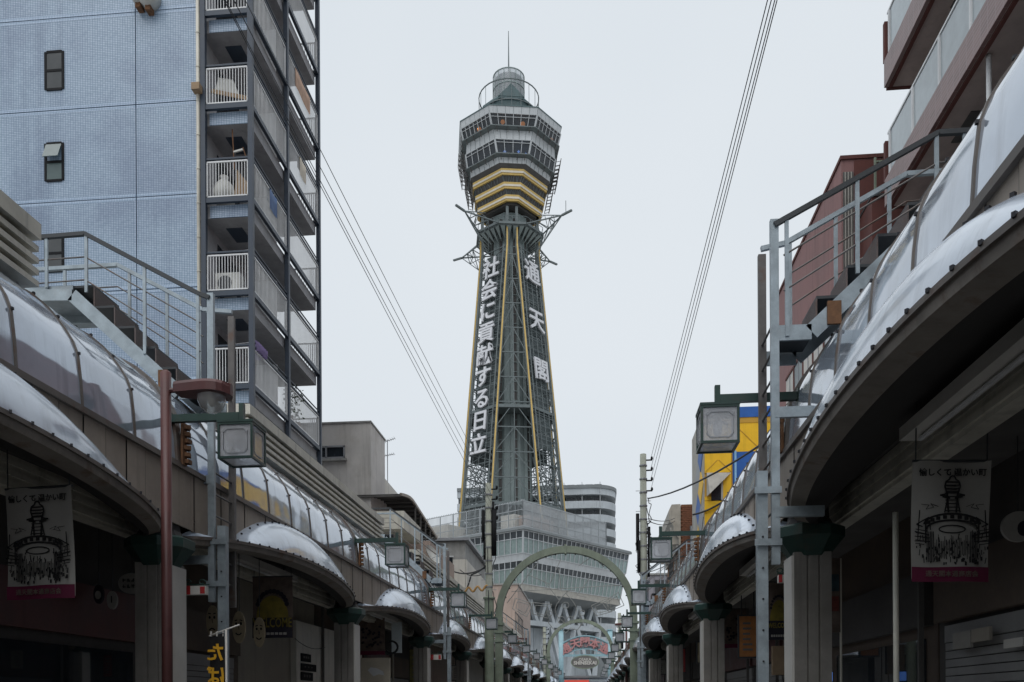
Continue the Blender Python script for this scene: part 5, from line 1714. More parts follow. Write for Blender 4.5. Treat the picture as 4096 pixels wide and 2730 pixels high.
# brick building with cornice
BK = thing('brick_building', 'narrow brick building with stepped stone cornice beside the yellow house', 'building', (7, 56, 0))
yk = 55.0
xk0, xk1 = at(2723, 2200, yk).x, at(2775, 2200, yk).x
zk = at(2740, 2018, yk).z
mb = MB(); mb.b(xk0 + 0.05, xk1 + 4, yk + 0.05, yk + 10, 0, zk); part(BK, 'wall_core', mb, M['rust'], w=True)
z, row = zk - 0.1, 0
while z > 8.2:
    x = xk0 + (0.11 if row % 2 else 0)
    while x < xk1 - 0.02:
        mb = MB(); mb.b(x + 0.012, min(x + 0.22, xk1) - 0.0, yk + 0.02 * random.random(), yk + 0.06, z - 0.105, z - 0.012); part(BK, 'brick', mb, M['brick'], w=True)
        x += 0.232
    z -= 0.115; row += 1
mb = MB()
prof = [(0, -2.6), (-0.10, -2.6), (-0.12, -2.1), (-0.42, -1.75), (-0.45, -1.3), (-0.70, -1.0), (-0.72, -0.35), (-0.55, 0.0), (0, 0.02)]
for y in (yk, yk + 10): pass
mb.add([(xk0 + a_, y, zk + b_) for y in (yk - 0.02, yk + 10) for a_, b_ in prof], [tuple(range(9)), tuple(range(17, 8, -1))] + [(k, k + 9, (k + 1) % 9 + 9, (k + 1) % 9) for k in range(9)])
part(BK, 'cornice', mb, M['stonetrim'], w=True)
for k in range(5):
    mb = MB(); mb.box((xk0 - 0.35, yk + 0.4 + k * 1.9, zk - 1.9), (0.5, 0.35, 1.1)); part(BK, 'cornice_bracket', mb, M['stonetrim'], w=True)
mb = MB(); mb.tube([(xk1 - 0.15, yk - 0.1, 4), (xk1 - 0.15, yk - 0.1, zk - 1.4), (xk1 + 1.2, yk - 0.1, zk - 1.2)], 0.09, 8); part(BK, 'downpipe', mb, M['metalgrey'], True, w=True)
for k in range(3):
    z = zk - 3.6 - 0
    y = yk + 1.0 + k * 2.2
    mb = MB(); mb.b(xk0 - 0.02, xk0 + 0.06, y, y + 0.9, z - 0.4, z + 1.1); fo = part(BK, 'window', mb, M['stonetrim'], w=True)
    mb = MB(); mb.b(xk0 - 0.035, xk0 - 0.022, y + 0.1, y + 0.8, z - 0.3, z + 1.0); part(fo, 'pane', mb, M['dglass'], w=True)
mb = MB(); zb = at(2720, 2230, yk).z
for k in range(12): mb.bar((xk0 - 0.5, yk - 0.2 + k * 0.25, zb - 0.9), (xk0 - 0.5, yk - 0.2 + k * 0.25, zb), 0.03)
mb.bar((xk0 - 0.5, yk - 0.2, zb), (xk0 - 0.5, yk + 2.6, zb), 0.06); mb.bar((xk0 - 0.5, yk - 0.2, zb), (xk0 + 2, yk - 0.2, zb), 0.06); mb.b(xk0 - 0.5, xk0, yk - 0.2, yk + 2.6, zb - 1.0, zb - 0.9)
for k in range(8): mb.bar((xk0 - 0.5 + k * 0.25, yk - 0.2, zb - 0.9), (xk0 - 0.5 + k * 0.25, yk - 0.2, zb), 0.03)
part(BK, 'balcony', mb, M['darksteel'], w=True)
mb = MB(); mb.b(xk0 - 0.3, xk0 + 1, yk - 0.5, yk + 2, zb - 2.2, zb - 1.15); part(BK, 'sign_block', mb, M['stonetrim'], w=True)
# grey panelled house beyond
GB = thing('grey_house', 'low grey panelled house beyond the brick building', 'house', (8, 70, 0))
yg2 = 72.0
p0, p1 = at(2590, 2302, yg2), at(2694, 2302, yg2)
for k in range(4):
    mb = MB(); mb.b(p0.x + (p1.x - p0.x) * k / 4 + 0.02, p0.x + (p1.x - p0.x) * (k + 1) / 4 - 0.02, yg2, yg2 + 0.1, 0, p0.z); part(GB, 'wall_panel', mb, mat('mauve_grey_panel', (0.27, 0.26, 0.29), 0.7, vary=0.15, streak=0.3), w=True)
mb = MB(); mb.b(p0.x, p1.x + 3, yg2 + 0.11, yg2 + 9, 0, p0.z - 0.02); part(GB, 'wall_core', mb, M['conc'], w=True)
mb = MB(); mb.b(p0.x - 0.1, p1.x + 3, yg2 - 0.1, yg2 + 9, p0.z, p0.z + 0.15); part(GB, 'roof_edge', mb, M['conc'], w=True)
mb = MB(); mb.b(p0.x + 0.6, p0.x + 1.5, yg2 - 0.02, yg2 - 0.01, p0.z - 1.6, p0.z - 0.4); part(GB, 'window', mb, M['wglass'], w=True)

# ================================================================ utility poles
def utility_pole(x, y, ztop_, r, label, zsleeve, sleeve_m, seed, boxes):
    rnd = random.Random(seed)
    t = thing('utility_pole', label, 'utility pole', (x, y, 0), 0, 'utility poles over the shopping street')
    mb = MB(); mb.tube([(0, 0, 0), (0, 0, ztop_)], r * 1.15, 12, r * 0.85); part(t, 'pole', mb, M['pole'], True)
    mb = MB()
    for k in range(9): z = ztop_ - 0.5 - k * 0.55; mb.tube([(0, 0, z), (0, 0, z + 0.05)], r * 1.08, 12)
    part(t, 'steel_band', mb, M['metalgrey'])
    mb = MB(); mb.lathe([(r * 1.32, 0), (r * 1.32, zsleeve - 0.08), (r * 1.7, zsleeve - 0.06), (r * 1.7, zsleeve), (r * 1.2, zsleeve + 0.03)], 10, (0, 0, 0), True, True); part(t, 'sleeve', mb, sleeve_m)
    for (dx, dz, w_, h_) in boxes:
        mb = MB(); mb.tube([(dx, -0.05, dz - h_ / 2), (dx, -0.05, dz + h_ / 2)], w_ / 2, 10)
        b_ = part(t, 'cable_closure', mb, M['black'], True)
        mb = MB(); mb.bar((dx, 0, dz + h_ * 0.3), (0, 0, dz + h_ * 0.3), 0.04); mb.bar((dx, 0, dz - h_ * 0.3), (0, 0, dz - h_ * 0.3), 0.04); part(b_, 'clamp', mb, M['metalgrey'])
    for k in range(9):                               # drooping loops of cable
        z = rnd.uniform(ztop_ - 5.2, ztop_ - 1.2)
        a = rnd.uniform(0, 2 * PI)
        pts = []
        L = rnd.uniform(0.5, 1.3)
        for i in range(11):
            f_ = i / 10
            pts.append((math.cos(a) * r * 1.1 + math.sin(f_ * PI) * rnd.uniform(0.05, 0.22) * math.cos(a), math.sin(a) * 0.2 - 0.1, z - L * f_ + 0.08 * math.sin(f_ * 9 + k)))
        mb = MB(); mb.tube(pts, 0.018, 6); part(t, 'hanging_cable', mb, M['cable'], True)
    for k in range(10):
        z = ztop_ - 1.5 - k * 0.42
        mb = MB(); s_ = 1 if k % 2 else -1; mb.tube([(0, 0, z), (s_ * (r + 0.16), 0, z)], 0.012, 6); part(t, 'step_bolt', mb, M['metalgrey'])
    for k in range(4):
        z = ztop_ - 0.25 - k * 0.42
        mb = MB(); mb.bar((0, 0, z), (r + 0.22, -0.02, z), 0.05); mb.lathe([(0.02, 0), (0.05, 0.03), (0.05, 0.08), (0.03, 0.14)], 8, (r + 0.2, -0.02, z), True, True); part(t, 'insulator', mb, M['black'])
    return t
pr = at(2576, 2500, 36.0)
zR = at(2573, 1818, 36.0).z
utility_pole(pr.x, 36.0, zR, 0.15, 'concrete utility pole with black cable boxes before the yellow house', 6.6, M['galv'], 3, ((-0.24, 8.6, 0.15, 1.5), (-0.2, 7.6, 0.14, 1.3), (0.22, 8.2, 0.12, 1.2), (0.2, 7.2, 0.1, 0.9)))
plx = at(1957, 2500, 36.0)
zL = at(1947, 1935, 36.0).z
utility_pole(plx.x, 36.0, zL, 0.15, 'concrete utility pole with yellow cable sleeve before the tower', 6.02, M['archgreen'], 5, ((0.22, 8.7, 0.22, 1.9), (-0.22, 9.0, 0.13, 1.3), (0.2, 9.7, 0.10, 0.6), (-0.18, 8.0, 0.10, 0.8)))
# far poles
for k, (px, Y, zt_) in enumerate(((2478, 78.0, 9.6), (2178, 80.0, 8.6))):
    p = at(px, 2600, Y)
    utility_pole(p.x, Y, zt_, 0.17, ('far utility pole beside the gate arch, brown house side', 'far utility pole beside the gate arch, pale building side')[k], 3.5, M['archgreen'], 9 + k, ((0.25, 7.2, 0.2, 1.6), (-0.24, 6.9, 0.18, 1.5)) if k == 0 else ((0.22, 6.6, 0.15, 0.8),))
# yellow wrapped cable at the pole
mb = MB()
pts = [Vector((plx.x, 35.9, 6.45))]
for k in range(1, 25): pts.append(Vector((plx.x - k * 0.045, 35.9, 6.42 + 0.10 * math.sin(k * 0.75) - 0.004 * k)))
pts += [Vector((plx.x - 1.12, 35.9, 6.0)), Vector((plx.x - 1.2, 35.9, 5.4))]
mb.tube(pts, 0.045, 8)
single('sleeved_cable', 'wavy yellow sleeved cable tied to the concrete pole before the tower', 'cable', mb, M['ywrap'], True)

# overhead wires
WG = 'overhead wires'
tR = Vector((pr.x + 0.3, 36.0, zR))
for k in range(4):
    a_ = Vector((pr.x + 0.32, 36.0, zR - 0.15 - 0.42 * k))
    m_ = at((3062, 3077, 3091, 3100)[k], 0, 13.0)
    d = (m_ - a_)
    e = a_ + d * (46 / 23)
    mb = MB(); mb.tube(sag(a_, e, -0.0 + 0.12, 14), 0.008, 5)
    single('power_line', f"thin power line above the brown arcade, {ORD[k]} from the top", 'power line', mb, M['cable'], group=WG)
for k, (x0, y0, x1, y1) in enumerate(((1290, 585, 1850, 1700), (1282, 640, 1845, 1712), (1280, 690, 1838, 1722), (1278, 705, 1832, 1728))):
    a_ = Vector((plx.x + 0.1, 36.0, zL - 0.1 - 0.35 * k))
    m_ = at(x0, y0, 15.5)
    e = a_ + (m_ - a_) * (46 / 20.5)
    mb = MB(); mb.tube(sag(a_, e, 0.15, 14), 0.007, 5)
    single('power_line', f"thin power line running past the blue balconies, {ORD[k]} from the top", 'power line', mb, M['cable'], group=WG)
def cable(label, pts, r, s_=0.25):
    mb = MB()
    P_ = []
    for a_, b_ in zip(pts[:-1], pts[1:]): P_ += sag(a_, b_, s_, 8)[(1 if P_ else 0):]
    mb.tube(P_, r, 6)
    single('overhead_cable', label, 'cable', mb, M['cable'], True, group='cables between poles and houses')
cable('thick black cable from the pole rising past the yellow house', [Vector((pr.x + 0.2, 36, at(2590, 1995, 36).z)), at(3060, 1740, 20) + Vector((0.6, 0, 0.25))], 0.028, 0.30)
cable('thin cable from the pole to the brick building cornice, upper', [Vector((pr.x + 0.2, 36, at(2590, 2075, 36).z)), at(2700, 2073, 54.8)], 0.018, 0.15)
cable('thin cable from the pole to the brick building cornice, lower', [Vector((pr.x + 0.2, 36, at(2590, 2085, 36).z)), at(2700, 2085, 54.8)], 0.018, 0.2)
cable('dark cable across the brick building to the yellow house', [at(2770, 2060, 46.0), at(2895, 2005, 45.8), at(2960, 1965, 45.7)], 0.05, 0.1)
cable('black cable from the sleeved pole towards the cream house', [Vector((plx.x - 0.1, 36, 7.3)), at(1810, 2285, 44)], 0.035, 0.2)
cable('second black cable from the sleeved pole to its wavy sleeve', [Vector((plx.x - 0.1, 35.95, 7.35)), at(1885, 2300, 35.9), at(1865, 2360, 35.9)], 0.035, 0.05)
cable('black service cable low between cream house and pole', [at(1840, 2280, 44), at(1925, 2300, 36)], 0.02, 0.15)
cable('thin cable low from the pole to the brown arcade roof', [Vector((pr.x + 0.2, 36, at(2590, 2290, 36).z)), at(2760, 2200, 40)], 0.016, 0.12)

# ================================================================ hoop arches over the street
def hoop(xl_, xr_, Y, zspring, rz_, label, w_, wire):
    t = thing('hoop_arch', label, 'arch', ((xl_ + xr_) / 2, Y, 0), 0, 'green hoop arches across the street')
    rx = (xr_ - xl_) / 2
    mb = MB()
    N = 40
    lo = []
    for k in range(N + 1):
        a = PI * k / N
        c_, s_ = math.cos(a), math.sin(a)
        lo.append([((rx + d) * c_, e, zspring + (rz_ + d) * s_) for d, e in ((-w_ / 2, -w_ / 2), (w_ / 2, -w_ / 2), (w_ / 2, w_ / 2), (-w_ / 2, w_ / 2))])
    mb.loft(lo, True, True)
    ar = part(t, 'hoop', mb, M['archgreen'])
    for s_ in (-1, 1):
        mb = MB(); mb.b(s_ * rx - w_ * 0.55, s_ * rx + w_ * 0.55, -w_ * 0.55, w_ * 0.55, 0, zspring - 0.002); po = part(t, 'post', mb, M['archgreen'])
        for zz in (zspring - 0.35, zspring - 0.7, zspring - 1.1):
            mb = MB(); mb.b(s_ * rx - w_ * 0.75, s_ * rx + w_ * 0.75, -w_ * 0.7, w_ * 0.7, zz - 0.05, zz + 0.05); part(po, 'collar', mb, M['archgreen'])
    mb = MB(); mb.b(-0.04, 0.04, -w_ * 0.7, w_ * 0.7, zspring + rz_ - w_ * 0.7, zspring + rz_ + w_ * 0.7); part(t, 'joint_collar', mb, M['archgreen'])
    mb = MB()
    for k in range(3, N - 2):
        a = PI * k / N
        if k % 2: continue
        c_, s_ = math.cos(a), math.sin(a)
        mb.box(((rx - w_ * 0.6) * c_, 0, zspring + (rz_ - w_ * 0.6) * s_), (0.05, 0.06, 0.05))
    part(t, 'lamp_socket', mb, M['soffit2'], stuff=True)
    if wire:
        zc = zspring + 0.2
        def poly(pts, nm, closed=True):
            mb = MB(); q = [Vector((x, -0.03, zc + z)) for x, z in pts]
            if closed: q.append(q[0])
            for a_, b_ in zip(q[:-1], q[1:]): mb.tube([a_, b_], 0.016, 5)
            part(t, nm, mb, M['neon'])
        for cx, cz, rot in ((-1.95, 0.2, -0.4), (-1.1, 0.05, -0.2), (1.6, 0.1, 0.35), (2.1, 0.3, 0.5)):
            pts = []
            for (x, z) in ((-0.42, 0.26), (0.42, 0.34), (0.36, -0.30), (-0.36, -0.22)):
                pts.append((cx + x * math.cos(rot) - z * math.sin(rot), cz + x * math.sin(rot) + z * math.cos(rot)))
            poly(pts, 'wire_frame')
            poly([lerp((p[0], 0, p[1]), (cx, 0, cz), 0.35).xz for p in pts], 'wire_frame')
        for (pts) in ([(-1.0, 1.4), (-0.3, 0.5), (0.1, 0.9)], [(1.1, 1.5), (0.5, 0.7), (0.9, 0.6)], [(-0.3, 1.9), (-0.2, 0.9), (0.4, 0.9)], [(0.6, 2.0), (1.2, 2.4), (1.7, 1.9)], [(-2.4, 0.9), (2.4, 1.1)], [(-2.6, 0.4), (-1.2, 2.2)], [(-1.6, 1.6), (-0.7, 1.2), (-0.2, 2.3)]):
            poly(pts, 'stay_wire', False)
        tear = [(0.62 * math.sin(PI * k / 9) * (0.5 + 0.5 * k / 9), 0.8 - 1.35 * k / 9) for k in range(10)]
        poly([(x, z) for x, z in tear] + [(-x, z) for x, z in tear[::-1]], 'neon_drop')
        for (cx, cz, r_) in ((-0.72, -0.1, 0.12), (0.72, -0.1, 0.12), (0.0, 0.25, 0.14), (-0.2, -0.4, 0.16), (0.2, -0.4, 0.16)):
            poly([(cx + r_ * math.cos(2 * PI * k / 10), cz + r_ * math.sin(2 * PI * k / 10)) for k in range(10)], 'neon_ring')
        for sx in (-1, 1): poly([(sx * 0.62, -0.15), (sx * 0.78, -0.5), (sx * 0.5, -0.85), (sx * 0.2, -0.75), (0, -1.0)], 'neon_curl', False)
    return t
a1, b1_ = at(1996, 2450, 38.5), at(2534, 2420, 38.5)
ta = at(2255, 2200, 38.5).z
hoop(a1.x, b1_.x, 38.5, ta - (b1_.x - a1.x) / 2 * 0.98, (b1_.x - a1.x) / 2 * 0.98, 'large sage green hoop arch hung with neon wire shapes', 0.30, True)
a1, b1_ = at(2193, 2600, 80), at(2449, 2600, 80)
ta = at(2330, 2484, 80).z
hoop(a1.x, b1_.x, 80, ta - (b1_.x - a1.x) / 2 * 1.0, (b1_.x - a1.x) / 2 * 1.0, 'smaller green hoop arch further away, framing the gate sign', 0.30, False)

# ---------------------------------------------------------------- street gate with its sign
YG = 96.0
GT = thing('street_gate', 'pale blue street gate with red lettering and an oval grey sign', 'gate', (at(2340, 2814, YG).x, YG, 0))
gx = GT.location.x
for k, px in enumerate((2244, 2440)):
    p = at(px, 2535, YG)
    mb = MB(); mb.tube([(p.x, YG, 0), (p.x, YG, p.z + 0.4)], 0.28, 10); mb.lathe([(0.34, 0), (0.34, 0.1)], 10, (p.x, YG, p.z + 0.35), True, True)
    part(GT, 'post', mb, M['skyblue'], True, w=True)
c0 = at(2340, 2590, YG)
arcpts = []
for k in range(17):
    f_ = k / 16 * 2 - 1
    arcpts.append((c0.x + f_ * 2.75, c0.z + 0.55 - 1.0 * f_ * f_))
mb = MB()
for (x0_, z0_), (x1_, z1_) in zip(arcpts[:-1], arcpts[1:]):
    mb.bar((x0_, YG, z0_ + 0.72), (x1_, YG, z1_ + 0.72), 0.10, 0.12); mb.bar((x0_, YG, z0_ - 0.72), (x1_, YG, z1_ - 0.72), 0.10, 0.12)
part(GT, 'sign_rim', mb, M['skyblue'], w=True)
mb = MB()
mb.grid([[(x, YG + 0.10, z + 0.7) for x, z in arcpts], [(x, YG + 0.10, z - 0.7) for x, z in arcpts]])
part(GT, 'sign_board', mb, mat('gate_board', (0.36, 0.46, 0.49), 0.6), w=True)
for k, ch in enumerate('通天閣本通'):
    f_ = (k - 2) / 2.4
    mb = text_mb(ch, 1.18, 0.12, 0.03)
    xform(mb, Matrix.Translation((c0.x + f_ * 2.55, YG - 0.08, c0.z + 0.55 - 1.0 * f_ * f_)) @ Matrix.Rotation(f_ * 0.55, 4, 'Y'))
    part(GT, 'sign_letter', mb, M['signred'], w=True)
ov = at(2340, 2650, YG)
def oval(cx, cz, rx, rz_, y0, y1, n=32):
    return MB().prism([(cx + rx * math.cos(2 * PI * k / n), cz + rz_ * math.sin(2 * PI * k / n)) for k in range(n)], y0, y1)
part(GT, 'oval_sign', oval(ov.x, ov.z, 1.48, 0.70, YG - 0.25, YG - 0.05), M['signgrey'], w=True)
mb = MB()
for k in range(32):
    a, b = 2 * PI * k / 32, 2 * PI * (k + 1) / 32
    mb.bar((ov.x + 1.5 * math.cos(a), YG - 0.22, ov.z + 0.72 * math.sin(a)), (ov.x + 1.5 * math.cos(b), YG - 0.22, ov.z + 0.72 * math.sin(b)), 0.08, 0.1)
part(GT, 'oval_rim', mb, M['archgreen'], w=True)
mb = text_mb('OSAKA', 0.42, 0.04, 0.012); xform(mb, Matrix.Translation((ov.x, YG - 0.28, ov.z + 0.30))); part(GT, 'sign_text', mb, M['signwhite'], w=True)
mb = text_mb('SHINSEKAI', 0.53, 0.04, 0.025); xform(mb, Matrix.Translation((ov.x, YG - 0.28, ov.z - 0.08))); part(GT, 'sign_text', mb, M['signwhite'], w=True)
mb = MB(); zz = c0.z - 0.9
mb.bar((at(2244, 2600, YG).x, YG, zz), (at(2440, 2600, YG).x, YG, zz), 0.2, 0.25)
for k in range(9):
    x = at(2244, 2600, YG).x + (k + 0.5) / 9 * (at(2440, 2600, YG).x - at(2244, 2600, YG).x)
    mb.bar((x, YG, zz), (x, YG, zz + 1.0 + 0.4 * math.sin((k + 0.5) / 9 * PI)), 0.06)
part(GT, 'cross_beam', mb, M['skyblue'], w=True)
# bright red awning at the far end
p, q = at(2258, 2721, 104), at(2356, 2734, 104)
t = thing('red_awning', 'bright red shop awning at the far end under the gate', 'awning', ((p.x + q.x) / 2, 104, 2))
mb = MB(); mb.add([(p.x, 104, p.z), (q.x, 104, p.z), (q.x, 102.8, p.z - 1.0), (p.x, 102.8, p.z - 1.0)], [(0, 1, 2, 3)]); part(t, 'canvas', mb, M['reddish'], w=True)
mb = MB(); mb.b(p.x, q.x, 102.78, 102.8, p.z - 1.4, p.z - 1.0); part(t, 'valance', mb, M['reddish'], w=True)
mb = MB(); mb.bar((p.x, 104, p.z - 1.2), (p.x, 102.8, p.z - 1.0), 0.05); mb.bar((q.x, 104, p.z - 1.2), (q.x, 102.8, p.z - 1.0), 0.05); part(t, 'arm', mb, M['darksteel'], w=True)
ES = thing('end_shops', 'low grey shop building closing the street beneath the tower', 'building', (-2, 105, 0))
mb = MB(); mb.b(-9, 6, 104.2, 112, 0, 4.6); part(ES, 'wall', mb, M['bluegrey'], w=True)
for k in range(7):
    mb = MB(); mb.b(-8.6 + k * 2, -7.1 + k * 2, 104.12, 104.18, 2.2, 4.1); part(ES, 'window', mb, M['dglass'], w=True)
mb = MB(); mb.b(-9.2, 6.2, 104.0, 112, 4.6, 4.85); part(ES, 'roof_edge', mb, M['bluegrey2'], w=True)

# ================================================================ maroon street lamps
def maroon_lamp(x, Y, zt_, label, L=0.95, r=0.058):
    t = thing('street_lamp', label, 'street lamp', (x, Y, 0), 0, 'maroon street lamps')
    mb = MB(); mb.tube([(0, 0, 0), (0, 0, zt_)], r, 12); mb.lathe([(r, zt_), (r * 0.6, zt_ + 0.02)], 12, (0, 0, 0), False, True); part(t, 'pole', mb, M['maroon'], True)
    zz = zt_ - 0.20
    mb = MB(); mb.tube([(0, 0, zz), (0.22, 0, zz)], 0.03, 8); part(t, 'arm', mb, M['maroon'])
    # flat hood: straight sides, gently domed lid, rounded front
    mb = MB()
    lo = []
    for k in range(13):
        f_ = k / 12
        x_ = 0.13 + 0.63 * f_
        hw = min(0.10 + 0.16 * f_, 0.20) if f_ < 0.7 else 0.20 * math.sqrt(max(0.03, 1 - ((f_ - 0.7) / 0.305) ** 2))
        zt2 = zz + 0.075 - 0.03 * f_ * f_
        zb2 = zz - 0.085 + 0.035 * (1 - f_)
        lo.append([(x_, -hw, zb2), (x_, hw, zb2), (x_, hw * 1.02, zt2 - 0.045), (x_, hw * 0.85, zt2 - 0.008), (x_, 0, zt2 + 0.006), (x_, -hw * 0.85, zt2 - 0.008), (x_, -hw * 1.02, zt2 - 0.045)])
    mb.loft(lo, True, True); part(t, 'hood', mb, M['maroon'])
    mb = MB(); mb.lathe([(0.155, 0.0), (0.15, -0.06), (0.12, -0.13), (0.06, -0.175), (0.005, -0.185)], 20, (0.53, 0, zz - 0.085)); part(t, 'globe', mb, M['globe'], True)
    mb = MB(); mb.lathe([(0.04, 0), (0.045, -0.06), (0.02, -0.10)], 8, (0.53, 0, zz - 0.09), True, True); part(t, 'bulb', mb, M['signwhite'], True)
    return t
p = at(663, 1492, 9.3)
maroon_lamp(p.x, 9.3, p.z, 'maroon street lamp with glass globe in front of the blue block stairs')
p = at(2070, 2545, 62); 
maroon_lamp(p.x, 62, p.z, 'small maroon street lamp near the pale brown building', r=0.07)
p = at(2505, 2485, 58)
t_ = maroon_lamp(p.x, 58, p.z, 'maroon street lamp facing the gate beside the brown arcade', r=0.07)
t_.rotation_euler = (0, 0, PI)

# ================================================================ shopfronts in the shade of the arcades
def shopwall(side):
    sg = 1 if side == 'r' else -1
    X0 = 4.3 if side == 'r' else -6.95
    base = thing('shop_row', 'dark shopfronts behind the arcade columns on the ' + ('brown balcony side' if side == 'r' else 'blue apartment side'), 'shops', (X0, 20, 0), 0, 'rows of shaded shopfronts')
    rnd = random.Random(4 if side == 'r' else 8)
    Y = -8.0
    k = 0
    while Y < 104:
        w_ = rnd.choice((3.6, 4.2, 4.8))
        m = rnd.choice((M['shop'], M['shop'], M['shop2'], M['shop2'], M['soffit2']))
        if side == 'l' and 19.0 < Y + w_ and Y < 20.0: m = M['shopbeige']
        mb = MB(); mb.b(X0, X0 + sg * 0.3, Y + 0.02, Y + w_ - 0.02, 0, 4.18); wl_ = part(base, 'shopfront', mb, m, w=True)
        kind = rnd.random()
        if m is not M['shopbeige']:
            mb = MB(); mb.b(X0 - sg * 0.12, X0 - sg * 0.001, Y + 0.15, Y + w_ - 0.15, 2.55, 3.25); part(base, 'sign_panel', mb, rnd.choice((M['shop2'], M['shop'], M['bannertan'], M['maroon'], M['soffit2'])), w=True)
            if kind < 0.45:
                fr = MB(); fr.b(X0 - sg * 0.05, X0 - sg * 0.002, Y + 0.3, Y + w_ - 0.3, 2.3, 2.5)
                sh = part(base, 'shutter', fr, M['shutter'], w=True)
                for q in range(22):
                    mb = MB(); mb.b(X0 - sg * 0.04, X0 - sg * 0.002, Y + 0.3, Y + w_ - 0.3, 2.29 - 0.1 * (q + 1) + 0.012, 2.29 - 0.1 * q)
                    part(sh, 'slat', mb, M['shutter'], w=True)
            else:
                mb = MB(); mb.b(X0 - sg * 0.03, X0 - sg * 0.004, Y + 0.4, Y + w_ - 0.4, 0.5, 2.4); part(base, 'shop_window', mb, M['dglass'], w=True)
            mb = MB(); mb.bar((X0 - sg * 0.2, Y + 0.05, 0.1), (X0 - sg * 0.2, Y + 0.05, 4.05), 0.06); part(base, 'downpipe', mb, M['cream'] if k % 3 == 0 else M['soffit2'], w=True)
        Y += w_; k += 1
    mb = MB(); mb.b(X0 + sg * 0.32, X0 + sg * 3, -8, 104, 0, 6.0); part(base, 'building_mass', mb, M['conc'], w=True)
    return base
shopwall('r'); shopwall('l')
# stained white hoarding with black notices, on the blue side
p = at(1180, 2480, 20.4)
mb = MB(); mb.b(-6.94, -6.80, 19.6, 25.4, 0.3, 3.55)
WH = thing('white_hoarding', 'dirty white hoarding wall with three black notices behind the columns', 'wall', (-6.9, 22, 0))
part(WH, 'panel', mb, mat('hoarding_white', (0.78, 0.75, 0.68), 0.8, vary=0.1, streak=0.3), w=True)
def at_x(x, y, X):
    a_ = at(x, y, 10.0)
    Y = X / a_.x * 10.0
    return at(x, y, Y)
for k, (x0_, y0_, x1_, y1_) in enumerate(((1203, 2613, 1242, 2648), (1203, 2653, 1263, 2686), (1203, 2688, 1250, 2722))):
    a_, b_ = at_x(x0_, y0_, -6.79), at_x(x1_, y1_, -6.79)
    mb = MB(); mb.b(-6.795, -6.775, a_.y, b_.y, min(a_.z, b_.z) - 0.02, max(a_.z, b_.z)); n_ = part(WH, 'notice', mb, M['black'], w=True)
    mb = MB()
    for q in range(3):
        yy_ = a_.y + (b_.y - a_.y) * (0.2 + 0.22 * q)
        mb.b(-6.774, -6.770, yy_, yy_ + 0.1, min(a_.z, b_.z) + 0.06, max(a_.z, b_.z) - 0.06)
    part(n_, 'worn_print', mb, M['soffit2'], w=True)
cable('loose wire drooping across the white hoarding', [at_x(1180, 2555, -6.7), at_x(1300, 2590, -6.7)], 0.008, 0.12)

